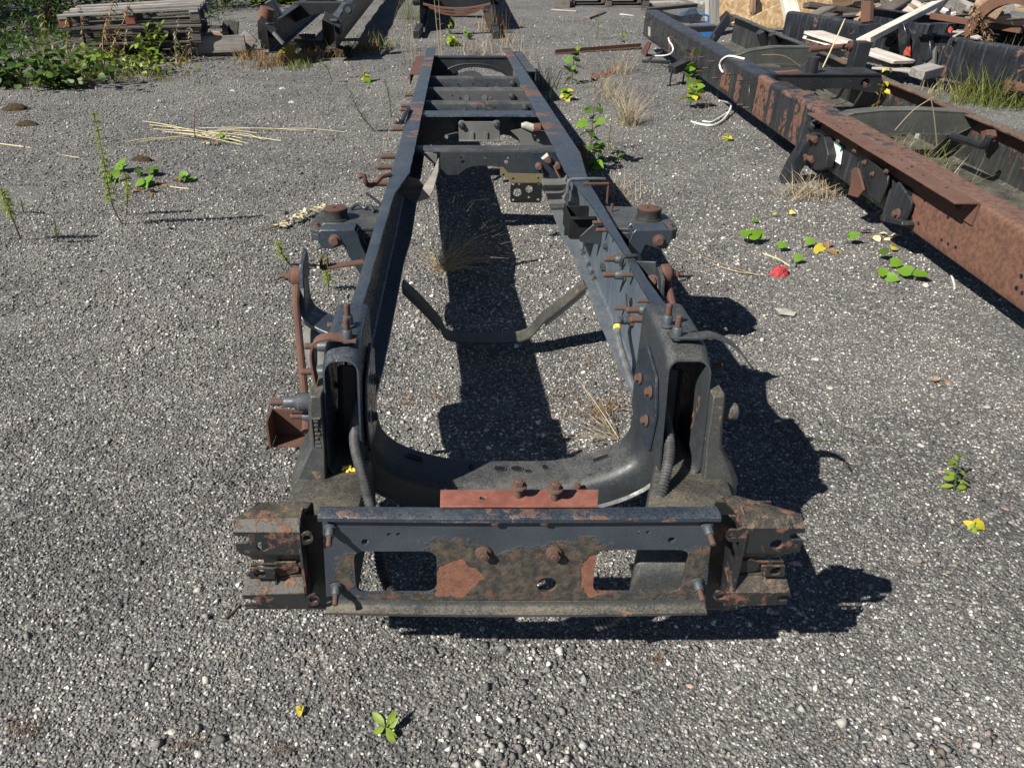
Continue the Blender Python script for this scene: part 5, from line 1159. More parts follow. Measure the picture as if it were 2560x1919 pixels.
# diagonal brace and pipes at the far end
mb = MB(); a = WY(10, 440, 215, 7.9); b = WY(10, 525, 95, 8.3); mb.beam(a, b, .09, .03, (0, 1, 0)); part('brace', mb, 'dark', C2, .006)
mb = MB(); a = WX(10, 290, 150, 2.1); mb.beam(a, WY(10, 470, 145, a.y), .05, .05); mb.beam(a + Vector((.1, -.7, -.02)), WY(10, 460, 175, a.y - .7), .08, .03); part('cross_tube', mb, 'dark', C2, .004)
for x, y, r in ((700, 185, .05), (755, 200, .035)):
    q = WX(10, x, y, 2.80); mb = MB(); mb.tube([q + Vector((.04, 0, -.06)), q + Vector((-.03, -.02, .05))], r, 12); part('pipe_stub', mb, 'dark', C2)
# trailing rod over the far rail with its upright bracket
a = WY(10, 940, 250, 6.05); b = WY(10, 1170, 232, 6.05); mb = MB(); mb.tube([a, b], [.022, .02], 10); mb.tube([b - Vector((.05, 0, 0)), b + Vector((.03, 0, 0))], .035, 12); part('torque_rod', mb, 'rust', C2)
mb = MB(); a = WY(10, 1205, 210, 6.0); mb.box((a.x - .05, 5.95, .30), (a.x + .05, 6.05, a.z)); part('rod_bracket', mb, 'dark', C2, .004)
# lower spring plate glimpsed between the rails
yd = yb + .5
mb = MB(); ol = [(WY(10, x, y, yd).x, WY(10, x, y, yd).z) for x, y in ((1480, 675), (1640, 700), (1640, 730), (1600, 735), (1560, 745), (1530, 735), (1500, 720), (1470, 700))]; mb.prism(ol[::-1], .01, PXZ(yd)); part('toothed_plate', mb, 'pale', C2, .001)
mb = MB(); mb.tube(smooth_path([WX(10, x, y, 2.63) for x, y in ((1660, 690), (1760, 720), (1820, 735), (1850, 690))], 4), .02, 8); part('brake_pipe', mb, 'dark', C2)
mb = MB(); mb.box((2.2, 5.4, .05), (2.55, 5.75, .075)); mb.box((2.25, 4.9, .06), (2.62, 5.2, .085)); part('floor_plate', mb, 'grey_dirty', C2, .002)
mb = MB(); mb.prism([wxz(10, x, y, 2.75) for x, y in ((1810, 665), (1845, 655), (1850, 690), (1830, 715), (1815, 700))], .05, PYZ(2.74)); part('rust_clip', mb, 'rust', C2, .003)
# the name tag on the far end of the near rail
mb = MB(); mb.prism([wxz(10, x, y, XW) for x, y in ((123, 135), (133, 138), (133, 185), (123, 180))], .002, PYZ(XW - .003)); part('white_mark', mb, 'pale', C2)
# white cables hanging on this chassis: cable ends are loose, so each is a thing
def cable(pts, label, r=.0075, mat='white'):
    mb = MB(); mb.tube(smooth_path(pts, 6), r, 8); return solo('cable', mb, mat, label, 'cable', 'white cable ends on the right chassis')
cable([WX(15, x, y, XW - .02 - d) for x, y, d in ((1110, 320, 0), (1118, 350, .01), (1142, 385, .02), (1148, 420, .025), (1130, 450, .03), (1080, 466, .04), (1000, 470, .05))], 'white cable dangling against the far end of the right chassis rail')
q = [WX(15, x, y, XW - .012) for x, y in ((1565, 605), (1545, 575), (1540, 540), (1560, 500))]
cable(q + [Vector((XW + .01, q[-1].y - .08, ZT2 + .008)), Vector((XW + .07, q[-1].y - .16, ZT2 + .008)), Vector((XW + .10, q[-1].y - .19, ZT2 + .004))], 'white cable loop bent over the top of the right chassis rail')
cable([WZ(15, x, y, z) for x, y, z in ((1535, 845, .09), (1580, 855, .075), (1625, 868, .06), (1635, 890, .05), (1610, 950, .02), (1560, 1010, .01), (1490, 1048, .009), (1400, 1045, .009), (1300, 1020, .009))], 'white cable lying in a curve on the gravel beside the right chassis')
cable([WZ(15, x, y, z) for x, y, z in ((1610, 940, .02), (1540, 985, .01), (1470, 1022, .009), (1395, 1015, .009))], 'short second strand of white cable on the gravel inside the longer curve', .006)

# ================================================================== the chassis behind it, far right
A = WZ(11, 1560, 235, .46); B = WZ(11, 2212, 338, .46)
d = (B - A); d.z = 0; d.normalize(); A2 = A - d * 1.75; B2 = B + d * 1.2; L = (B2 - A2).length; ang = math.atan2(d.y, d.x)
C3 = thing('truck_chassis', 'black rusty chassis lying by the timber heap at far right with orange marks', 'truck chassis', (0, 0, 0), Matrix.Translation((A2.x, A2.y, 0)) @ Matrix.Rotation(ang, 4, 'Z'), 'stripped truck chassis frames in the yard')
def flat_rail(y, s, x0, x1, zb, zt, w, name='side_rail', mat='blackrust', fn=None):
    secs = []; n = max(2, int((x1 - x0) / .04)); at = []; r = .025; nz = 6
    for i in range(n + 1):
        x = x0 + (x1 - x0) * i / n
        pr = [(y + s * w, zt), (y + s * r, zt), (y + s * r * .3, zt - r * .3), (y, zt - r)] + [(y, zt - r - (zt - zb - 2 * r) * k / nz) for k in range(1, nz)] + [(y, zb + r), (y + s * r, zb), (y + s * w, zb), (y + s * w, zb + .008), (y + s * .01, zb + .01), (y + s * .01, zt - .01), (y + s * w, zt - .008)]
        for p in pr: at.append(fn(x, p[1]) if fn else 0)
        secs.append([Vector((x, a, b)) for a, b in pr])
    mb = MB(); mb.loft(secs, attr=at); return part(name, mb, mat, C3, 0, smooth=45)
loc3 = lambda p: Matrix.Rotation(-ang, 3, 'Z') @ (p - Vector((A2.x, A2.y, 0)))
r3 = [(0.35, .55), (1.85, 2.05), (2.55, 2.85), (3.2, 3.4), (.85, .95)]
flat_rail(0, 1, 0, L, .13, .46, .09, fn=lambda x, z: (.34 if any(a < x < b for a, b in r3) else -.02) + (.12 if z < .22 else 0))
flat_rail(.86, -1, .2, L, .13, .50, .09, fn=lambda x, z: .22)
for x in (.25, 1.5, 2.7, 3.6):
    mb = MB(); mb.box((x, .02, .16), (x + .012, .85, .42)); mb.box((x, .02, .412), (x + .10, .85, .42)); part('cross_member', mb, 'dark', C3, .002)
def at3(k, x, y, dy=-.02):    # a point of the photo met with the upright plane of the near rail
    x_, y_ = px(k, x, y); r = sight(x_, y_, PITCH); nrm = Vector((-d.y, d.x, 0)); o = Vector((A2.x, A2.y, 0)) + nrm * dy
    t = (o - CAM).dot(nrm) / r.dot(nrm); return loc3(CAM + r * t)
def plate3(k, pts, dy, t, name, mat, bev=.004):
    q = [at3(k, x, y, dy) for x, y in pts]; mb = MB(); mb.prism([(p.x, p.z) for p in q], t, PXZ(dy)); return part(name, mb, mat, C3, bev)
plate3(11, [(1450, 165), (1560, 170), (1540, 240), (1480, 240)], -.16, .14, 'bracket_box', 'black')
plate3(11, [(1565, 160), (1690, 165), (1660, 230), (1570, 230)], -.10, .10, 'bracket_box', 'black')
plate3(11, [(1290, 180), (1320, 160), (1380, 165), (1400, 240), (1395, 390), (1350, 400), (1340, 260), (1260, 330), (1245, 310)], -.12, .05, 'spring_shackle', 'glossblack')
plate3(11, [(1480, 260), (1520, 240), (1560, 250), (1570, 400), (1530, 430), (1500, 400)], -.08, .05, 'shackle_plate', 'black')
plate3(11, [(1085, 10), (1150, 8), (1145, 150), (1080, 160)], .0, .05, 'rust_upright', 'fullrust')
plate3(11, [(1060, 180), (1220, 160), (1260, 240), (1090, 270)], -.03, .03, 'end_plate', 'blackrust')
plate3(11, [(1518, 430), (1545, 400), (1600, 320), (1590, 450), (1550, 470), (1510, 465)], -.06, .03, 'white_smear', 'grey_panel')
for pts in (((1374, 390), (1380, 362), (1391, 340), (1402, 322), (1413, 330), (1424, 318), (1428, 352), (1422, 374), (1428, 392), (1400, 384)), ((1684, 214), (1690, 196), (1702, 182), (1712, 190), (1722, 208), (1708, 214), (1704, 232), (1692, 224))): plate3(11, pts, -.135, .004, 'orange_mark', 'orange', 0)
# rusty arch over the far side
c_ = at3(11, 2075, 215, .5); mb = MB(); ol = arc(0, 0, .40, 0, 180, 14) + arc(0, 0, .30, 180, 0, 14); mb.prism(ol, .05, Matrix.Translation((c_.x + .05, .5, .42)) @ Matrix.Rotation(PI / 2, 4, 'X')); part('wheel_arch', mb, 'fullrust', C3, .002)
mb = MB(); a = at3(11, 1570, 110, .7); b = at3(11, 2200, 210, .7); mb.beam(a, b, .05, .05); part('rust_bar', mb, 'fullrust', C3, .002)

# ================================================================== two more chassis far behind
def far_chassis(name_label, xl, xr, y0l, y0r, y1, zb, zt, lab_group='stripped truck chassis frames in the yard'):
    T = thing('truck_chassis', name_label, 'truck chassis', ((xl + xr) / 2, (y0l + y1) / 2, 0), None, lab_group)
    for x, s, y0 in ((xl, 1, y0l), (xr, -1, y0r)):
        secs = []
        for i in range(25):
            y = y0 + (y1 - y0) * i / 24; secs.append([Vector((x, y, zb)), Vector((x, y, zt)), Vector((x + s * .085, y, zt)), Vector((x + s * .085, y, zt - .01)), Vector((x + s * .01, y, zt - .01)), Vector((x + s * .01, y, zb + .01)), Vector((x + s * .085, y, zb + .01)), Vector((x + s * .085, y, zb))])
        mb = MB(); mb.loft(secs); part('side_rail', mb, 'black', T, .004)
    return T
a = WZ(13, 205, 105, .38); b = WZ(13, 690, 95, .36)
C4 = far_chassis('black chassis frame far behind the middle one with a rusty leaf spring', -.60, .36, 11.0, 11.0, 15.5, .05, .40)
ys = WZ(13, 490, 60, .33).y
mb = MB()
for i in range(3):
    secs = []
    for j in range(13):
        f = j / 12 * 2 - 1; x = -.12 + f * (.42 - i * .07); z = .30 - .035 * i + .055 * f * f; secs.append([Vector((x, ys, z)), Vector((x, ys + .07, z)), Vector((x, ys + .07, z + .022)), Vector((x, ys, z + .022))])
    mb.loft(secs)
part('leaf_spring', mb, 'fullrust', C4, .002)
for yy in (12.4, 13.6, 14.6):
    mb = MB(); mb.box((-.59, yy, .12), (.35, yy + .01, .36)); mb.box((-.59, yy, .35), (.35, yy + .10, .36)); part('cross_member', mb, 'dark', C4, .003)
for x, yy, s in ((-.62, 11.1, 1), (.38, 11.2, 1)):
    mb = MB(); mb.lathe([(0, 0), (.05, 0), (.06, .02), (.06, .12), (.04, .14), (0, .14)], Matrix.Translation((x - .07 if x < 0 else x - .07, yy, .36)) @ Matrix.Rotation(PI / 2, 4, 'Y'), 14); part('cushion', mb, 'dark', C4)
mb = MB(); mb.beam((.37, 10.35, .02), (.37, 11.0, .02), .09, .16); mb.beam((-.62, 10.4, .02), (-.60, 11.0, .02), .09, .16); part('rail_tip', mb, 'dark', C4, .01)
aL = WZ(12, 200, 185, .42); aR = WZ(12, 750, 175, .40)
C5 = far_chassis('black chassis front end standing far left behind the brown weeds', aL.x, aR.x, aL.y, aR.y, 15.2, .14, .42)
g0 = WZ(12, 175, 385); g1 = WZ(12, 770, 385)
mb = MB(); mb.beam((g0.x, g0.y, .05), (g1.x, g1.y, .05), .10, .09); part('front_bar', mb, 'dark', C5, .006)
mb = MB(); mb.beam((aL.x + .02, aL.y, .40), (g0.x + .06, g0.y + .03, .06), .20, .07, (0, 1, 0)); part('front_post', mb, 'dark', C5, .006)
mb = MB(); mb.beam((aR.x - .02, aR.y, .42), (g1.x - .06, g1.y + .03, .06), .20, .09, (0, 1, 0)); part('front_post', mb, 'dark', C5, .006)
mb = MB(); secs = []
for i in range(9):
    f = i / 8; x = aL.x + (aR.x - aL.x) * f; up = .10 * math.sin(PI * f); secs.append([Vector((x, aL.y + 1.6, .22 + up)), Vector((x, aL.y + 1.6, .44)), Vector((x, aL.y + 1.75, .44)), Vector((x, aL.y + 1.75, .43)), Vector((x, aL.y + 1.61, .43)), Vector((x, aL.y + 1.61, .22 + up))])
mb.loft(secs); part('cross_member', mb, 'dark', C5, .003)
q = WY(12, 858, 80, aR.y + .3); mb = MB().mat(M['dark']); mb.lathe([(0, 0), (.06, 0), (.065, .02), (.06, .14), (0, .14)], Matrix.Translation(q + Vector((0, .14, 0))) @ Matrix.Rotation(PI / 2, 4, 'X'), 16); mb.mat(M['nut']); mb.lathe([(0, 0), (.03, 0), (.03, .006), (0, .006)], Matrix.Translation(q + Vector((0, -.001, 0))) @ Matrix.Rotation(PI / 2, 4, 'X'), 12); part('air_bellows', mb, 'dark', C5)
mb = MB(); a = WY(12, 745, 165, aR.y - .02); b = WY(12, 835, 25, aR.y + .75); mb.beam(a, b, .07, .02); part('pale_cover', mb, 'nut', C5, .003)
mb = MB(); a = WY(12, 215, 115, aL.y + .1); mb.tube([a + Vector((-.03, 0, -.06)), a + Vector((.01, 0, .06))], [.075, .07], 14); part('rust_pot', mb, 'fullrust', C5)
mb = MB(); a = WY(12, 255, 70, aL.y + .3); mb.beam(a + Vector((-.02, 0, .08)), a + Vector((.05, 0, -.08)), .12, .10); part('black_block', mb, 'dark', C5, .01)
mb = MB(); mb.beam(WY(12, 265, 260, aL.y - .05), WY(12, 345, 350, aL.y - .1), .03, .03); part('link_bar', mb, 'grey_panel', C5, .002)
q = WZ(12, 470, 345); mb = MB(); mb.beam(q + Vector((-.2, 0, .05)), q + Vector((.2, 0, .05)), .1, .10)
solo('wood_block', mb, 'wood_dark', 'short dark timber block between the feet of the far left chassis', 'wood block', bevel=.006)

# ================================================================== pallets and timber
def board(mb, a, b, w, t): return mb.beam(a, b, w, t)
def pallet(label, c, yaw, l=1.2, w=.8, tilt=0, mats=('wood', 'wood_dark'), boards=5, group=None, red=False, z=0):
    T = thing('pallet', label, 'pallet', (0, 0, 0), Matrix.Translation((c.x, c.y, z)) @ Matrix.Rotation(yaw, 4, 'Z') @ Matrix.Rotation(tilt, 4, 'Y'), group)
    for j in range(boards):
        y = -w / 2 + .05 + (w - .1) * j / (boards - 1); mb = MB(); mb.beam((-l / 2, y, .132), (l / 2, y, .134 + .004 * (j % 2)), .09 + .02 * (j % 2), .02); part('deck_board', mb, mats[0], T, .002)
    for x in (-l / 2 + .05, 0, l / 2 - .05):
        mb = MB(); mb.beam((x, -w / 2, .112), (x, w / 2, .112), .09, .018); part('stringer', mb, mats[0], T, .002)
        for y in (-w / 2 + .06, 0, w / 2 - .06):
            mb = MB(); mb.box((x - .05, y - .05, .02), (x + .05, y + .05, .102)); part('block', mb, 'wood_red' if red and y < 0 and x < .2 else mats[1], T, .003)
    for y in (-w / 2 + .06, 0, w / 2 - .06):
        mb = MB(); mb.beam((-l / 2, y, .01), (l / 2, y, .01), .09, .02); part('bottom_board', mb, mats[1], T, .002)
    return T
c = WZ(15, 600, 60); pallet('flat dark pallet lying on the gravel behind the yard, left of the stacked timber', Vector((c.x, c.y + .35, 0)), .02, 1.30, .8, 0, ('wood_dark', 'wood_dark'), group='pallets in the yard')
c = WZ(14, 1120, 545); P1 = pallet('grey pallet with red painted blocks resting on another in the weeds', Vector((c.x - .02, c.y + .55, 0)), .17, 1.42, .9, -.03, ('wood', 'wood_dark'), 4, 'pallets in the yard', True, .34)
P2 = pallet('dark lower pallet in the weeds under the red blocked one', Vector((c.x + .0, c.y + .6, 0)), .18, 1.30, .9, 0, ('wood_dark', 'wood_dark'), 5, 'pallets in the yard', False, .16)
pallet('lowest dark pallet of the stack in the weeds', Vector((c.x - .02, c.y + .62, 0)), .25, 1.25, .85, 0, ('wood_dark', 'wood_dark'), 5, 'pallets in the yard', False, .0)
# broken crate
T = thing('broken_crate', 'broken grey timber crate with two upright ends between the pallets and the far left chassis', 'crate', tuple(WZ(14, 1880, 490)))
def pl(name, k, p1, p2, yv, w, t, mat, up=(0, 0, 1), T_=None):
    mb = MB(); mb.beam(WY(k, *p1, yv), WY(k, *p2, yv), w, t, up); return part(name, mb, mat, T_ or T, .004)
y0 = WZ(14, 1880, 490).y
pl('front_board', 14, (1580, 395), (2120, 375), y0 - .02, .03, .17, 'wood'); pl('side_board', 14, (2125, 365), (2170, 300), y0 + .1, .03, .16, 'wood')
pl('bottom_board', 14, (1600, 470), (2100, 450), y0 + .02, .06, .05, 'wood_dark'); pl('rear_board', 14, (1650, 330), (1980, 315), y0 + .25, .03, .10, 'wood')
for x in (1690, 1740): pl('upright', 14, (x, 340), (x + 10, 185), y0 + .3, .11, .04, 'wood_dark', (0, 1, 0))
for x in (1960, 2010): pl('upright', 14, (x, 330), (x + 10, 180), y0 + .3, .11, .04, 'wood_dark', (0, 1, 0))
pl('red_slat', 14, (1840, 285), (1960, 300), y0 + .22, .03, .04, 'wood_brown'); pl('tie_board', 14, (1760, 235), (1960, 235), y0 + .5, .04, .03, 'wood_dark')
for x in (1690, 1800, 1925): pl('foot', 14, (x, 480), (x, 420), y0 + .05, .08, .06, 'wood_dark', (0, 1, 0))

# timber heap, far right: every plank is a thing of its own
def plank(k, p1, y1, p2, y2, w, t, mat, label, roll=0.0, name='plank', group='loose timber in the heap', floor=.0, cat='plank'):
    a = WY(k, *p1, y1); b = WY(k, *p2, y2)
    for v in (a, b): v.z = max(v.z, floor + .02)
    dd = b - a; L = dd.length; X = dd.normalized(); Zu = Vector((math.sin(roll), 0, math.cos(roll))); Y = Zu.cross(X).normalized(); Z = X.cross(Y)
    mb = MB(); mb.box((-L / 2, -w / 2, -t / 2), (L / 2, w / 2, t / 2)); rr2 = random.Random(int(p1[0] * 7 + p1[1]))
    mb.v = [(x + rr2.uniform(-.015, .015), y_ + rr2.uniform(-.004, .004), z) for x, y_, z in mb.v]
    mb.mats.append(M[mat]); me = mb.mesh(name); o = bpy.data.objects.new(name, me); COL.objects.link(o)
    o.matrix_world = Matrix.Translation((a + b) / 2) @ Matrix((X, Y, Z)).transposed().to_4x4()
    bv = o.modifiers.new('bevel', 'BEVEL'); bv.width = .004; bv.segments = 1
    return tag(o, label, cat, group)
PL = [
 ((1100, 285), 7.2, (1610, 25), 8.6, .12, .05, 'wood_pale', 'long pale plank leaning across the heap over the black chassis'),
 ((755, 225), 8.1, (1380, 430), 6.7, .19, .03, 'wood_pale', 'wide pale board lying flat in front of the timber heap'),
 ((700, 262), 8.2, (980, 345), 7.4, .06, .03, 'wood_pale', 'narrow pale lath beside the wide flat board'),
 ((680, 150), 9.4, (870, 60), 9.6, .20, .05, 'wood_dark', 'dark thick board on top of the short stack by the leaning post'),
 ((670, 200), 9.2, (875, 110), 9.4, .20, .06, 'wood_dark', 'dark board at the bottom of the short stack by the leaning post'),
 ((1150, 140), 9.4, (1400, -10), 9.9, .14, .05, 'wood_dark', 'dark beam rising behind the rusty upright'),
 ((1280, -20), 10.2, (1430, 95), 9.6, .10, .04, 'wood_pale', 'pale plank sloping down behind the dark beam'),
 ((1225, -10), 10.2, (1400, 130), 9.5, .06, .05, 'wood_dark', 'dark batten beside the sloping pale plank'),
 ((1400, -20), 10.3, (1520, 55), 9.8, .10, .04, 'wood_pale', 'pale board end high in the heap above the long plank'),
 ((1520, 160), 8.8, (1665, -10), 9.2, .08, .06, 'wood', 'grey post end standing slanted right of the long plank'),
 ((1710, -10), 9.7, (1860, 55), 9.3, .10, .05, 'wood_pale', 'pale plank near the top right of the heap'),
 ((1700, 10), 9.6, (1760, 60), 9.2, .12, .10, 'wood', 'grey beam end in the middle of the right heap'),
 ((1755, 250), 7.9, (1840, 120), 8.3, .08, .03, 'wood', 'grey board slanting behind the dry weed'),
 ((900, 225), 8.6, (1055, 175), 8.8, .09, .04, 'wood', 'weathered batten at the foot of the heap'),
 ((755, 190), 9.0, (1010, 135), 9.2, .08, .05, 'wood_dark', 'dark batten above the wide pale board'),
 ((960, 115), 9.4, (1100, 110), 9.3, .10, .05, 'wood_dark', 'short dark board against the plywood sheet'),
 ((1180, 60), 9.5, (1220, 45), 9.5, .14, .06, 'wood_brown', 'short reddish block on the heap by the plywood sheet'),
 ((1930, 20), 9.6, (2000, 75), 9.2, .16, .14, 'wood_brown', 'brown squared beam end at the right of the heap'),
 ((1990, 0), 9.9, (2090, 60), 9.4, .16, .12, 'wood', 'grey squared beam end at the right of the heap'),
 ((2080, -10), 10.0, (2230, 45), 9.4, .14, .04, 'wood_pale', 'pale plank at the top right corner of the yard'),
 ((1860, 40), 9.9, (2060, 95), 9.3, .06, .05, 'wood_dark', 'dark thin batten under the squared beam ends'),
 ((1620, 60), 9.5, (1730, 100), 9.2, .05, .04, 'wood_pale', 'thin pale lath on the right part of the heap'),
 ((1040, 150), 9.0, (1160, 40), 9.3, .07, .05, 'wood_brown', 'brown batten leaning on the rusty upright'),
 ((1240, 120), 9.2, (1330, 160), 9.0, .10, .06, 'wood_pale', 'short pale block behind the long leaning plank'),
 ((820, 215), 8.7, (930, 235), 8.5, .06, .03, 'wood_dark', 'dark lath on the ground by the wide pale board'),
 ((1215, 470), 6.9, (1480, 490), 6.5, .16, .02, 'wood_pale', 'thin flat board lying on the ground beyond the right chassis'),
 ((1470, 510), 6.2, (1600, 480), 6.3, .12, .07, 'wood', 'grey timber offcut on the ground beyond the right chassis'),
 ((1690, 235), 7.4, (1770, 240), 7.3, .12, .02, 'wood_pale', 'white board scrap lying on the black chassis by the orange mark'),
 ((1860, 265), 7.1, (1910, 255), 7.1, .09, .02, 'wood_pale', 'small white scrap on the black chassis beside the dry weed'),
]
for i, (p1, ya_, p2, yb_, w, t, m, lb) in enumerate(PL): plank(11, p1, ya_, p2, yb_, w, t, m, lb, roll=(i % 3 - 1) * .3)
# hidden base of the heap: darker boards under and behind, still single boards
rr = random.Random(21)
heap = []
for i in range(64):
    x = rr.uniform(4.3, 9.0); y = rr.uniform(9.5, 11.8); z = .05 + .15 * (i % 5) * min(1, (y - 9.0) / 1.6) + rr.uniform(0, .08); an = rr.uniform(-1.2, 1.2); Lp = rr.uniform(.7, 2.0)
    mb = MB(); w = rr.uniform(.07, .16); t = rr.uniform(.025, .07); mb.box((-Lp / 2, -w / 2, -t / 2), (Lp / 2, w / 2, t / 2)); mb.mats.append(M[rr.choice(['wood_dark', 'wood_dark', 'wood', 'wood', 'wood_brown', 'wood_pale'])]); me = mb.mesh('plank')
    o = bpy.data.objects.new('plank', me); COL.objects.link(o); o.matrix_world = Matrix.Translation((x, y, z)) @ Matrix.Rotation(an, 4, 'Z') @ Matrix.Rotation(rr.uniform(-.25, .25), 4, 'Y') @ Matrix.Rotation(rr.uniform(-.4, .4), 4, 'X')
    heap.append((x, i, o))
_ord = lambda k: str(k) + ('th' if 10 < k % 100 < 14 else {1: 'st', 2: 'nd', 3: 'rd'}.get(k % 10, 'th'))
for k, (x, i, o) in enumerate(sorted(heap, key=lambda q: q[0]), 1):
    tone = {'weathered_grey_wood': 'grey', 'pale_dry_wood': 'pale', 'dark_old_wood': 'dark', 'brown_raw_wood': 'brown'}[o.data.materials[0].name]
    tag(o, tone + ' board in the jumbled heap by the black rusty chassis, ' + _ord(k) + ' from the left', 'plank', 'jumbled boards at the back of the heap')
# OSB walls and posts
def panel_thing(k, pts, yv, t, mat, label, name='chipboard_sheet', cat='board', lean=.0):
    q = [WY(k, x, y, yv) for x, y in pts]; mb = MB(); mb.prism([(p.x, max(p.z, .01)) for p in q], t, PXZ(yv)); return solo(name, mb, mat, label, cat, None, None, .002)
panel_thing(11, [(85, 190), (330, 190), (330, -60), (80, -60)], 10.9, .018, 'osb', 'left upright chipboard sheet behind the right chassis')
panel_thing(11, [(345, 190), (560, 190), (560, -60), (348, -60)], 10.9, .018, 'osb', 'middle upright chipboard sheet behind the right chassis')
panel_thing(11, [(630, 160), (890, 120), (890, -60), (632, -60)], 10.9, .018, 'osb', 'right upright chipboard sheet beside the brown plywood')
panel_thing(11, [(330, 120), (430, 70), (540, 20), (565, 60), (570, 130), (530, 180), (500, 200), (350, 190)], 10.3, .018, 'osb', 'broken pale chipboard piece with a ragged edge leaning on the upright sheets')
panel_thing(11, [(890, 105), (1050, 100), (1120, 60), (1130, -60), (890, -60)], 10.8, .016, 'ply', 'brown plywood sheet standing at the back of the heap')
plank(11, (55, 180), 10.6, (60, -60), 10.7, .16, .08, 'wood', 'grey upright post at the left end of the chipboard wall', name='post', group='posts of the chipboard wall', cat='post')
plank(11, (335, 90), 10.85, (338, -60), 10.85, .10, .05, 'wood_brown', 'brown batten between the two left chipboard sheets', name='post', group='posts of the chipboard wall', cat='post')
plank(11, (640, 240), 9.4, (570, -40), 10.5, .16, .09, 'wood_pale', 'pale thick post leaning against the chipboard wall', name='post', group='posts of the chipboard wall', cat='post')
# black mudguard and blue case by the wall
T = None; yv = 9.75
def wy3(x, y, v): return WY(15, x, y, v)
secs = []
for i, (x, yt, ybm) in enumerate(((1015, 95, 100), (1060, 105, 125), (1130, 110, 165), (1200, 115, 190), (1290, 75, 195), (1340, 70, 190), (1375, 120, 180))):
    a = wy3(x, yt, yv + .25); b = wy3(x, ybm, yv); secs.append([a, a + Vector((0, .1, -.03)), b + Vector((0, .15, -.02)), b, (a + b) / 2 + Vector((0, -.10, .03))])
mb = MB(); mb.loft(secs); solo('mudguard', mb, 'glossblack', 'glossy black plastic mudguard lying behind the far end of the right chassis', 'mudguard', smooth=60)
a = wy3(1390, 210, yv); mb = MB(); mb.box((a.x - .14, yv, 0.10), (a.x + .14, yv + .22, .20)); mb.box((a.x - .10, yv - .02, .20), (a.x + .10, yv + .20, .26)); mb.tube(smooth_path([Vector((a.x - .09, yv + .1, .25)), Vector((a.x - .08, yv + .1, .33)), Vector((a.x + .08, yv + .1, .33)), Vector((a.x + .09, yv + .1, .25))], 3), .012, 7); solo('tool_case', mb, 'blue', 'small blue plastic case beside the black mudguard', 'case', bevel=.012)
mb = MB(); mb.beam(wy3(1060, 200, yv - .2) + Vector((0, 0, -.03)), wy3(1500, 225, yv - .3), .10, .05); solo('plank', mb, 'wood_dark', 'dark board lying on the right chassis below the blue case', 'plank', bevel=.004)
# dark slats, stick and bar on the open ground
def lying(k, p1, p2, w, t, mat, label, name, cat, z=0.0, lift=0.0):
    a = WZ(k, *p1, z + t / 2); b = WZ(k, *p2, z + t / 2 + lift); dd = b - a; L = dd.length; X = dd.normalized(); Y = Vector((0, 0, 1)).cross(X).normalized(); Z = X.cross(Y)
    mb = MB(); mb.box((-L / 2, -w / 2, -t / 2), (L / 2, w / 2, t / 2)); mb.mats.append(M[mat]); me = mb.mesh(name); o = bpy.data.objects.new(name, me); COL.objects.link(o)
    o.matrix_world = Matrix.Translation((a + b) / 2) @ Matrix((X, Y, Z)).transposed().to_4x4(); bv = o.modifiers.new('bevel', 'BEVEL'); bv.width = .003; bv.segments = 1
    return tag(o, label, cat)
lying(15, (415, 152), (555, 105), .13, .03, 'wood_dark', 'charred looking slat lying on the gravel in front of the flat pallet', 'slat', 'slat')
lying(15, (710, 122), (815, 138), .06, .02, 'wood_pale', 'white stick lying on the gravel right of the charred slat', 'stick', 'stick')
lying(15, (130, 82), (345, 95), .05, .02, 'wood_pale', 'pale lath lying in front of the flat pallet', 'lath', 'lath')
lying(15, (900, 85), (1330, 45), .12, .05, 'wood_dark', 'long dark beam lying behind the right chassis end', 'beam', 'beam')
lying(15, (860, 30), (1220, 20), .25, .03, 'wood', 'wide grey boards lying flat right of the flat pallet', 'board', 'board')
lying(15, (1270, -20), (1430, 30), .14, .05, 'wood', 'grey plank lying towards the chipboard wall', 'plank', 'plank')
lying(15, (170, 30), (300, 35), .3, .10, 'wood_dark', 'dark timber lying left of the flat pallet', 'timber', 'timber')
mb = MB(); a = WZ(15, 160, 460); b = WZ(15, 880, 405); mb.beam(a + Vector((0, 0, .01)), b + Vector((0, 0, .01)), .05, .006); mb.beam(a + Vector((0, .025, .025)), b + Vector((0, .025, .025)), .006, .05); solo('steel_bar', mb, 'rust', 'rusty angle bar lying on the gravel between the middle and right chassis', 'steel bar', bevel=.001)

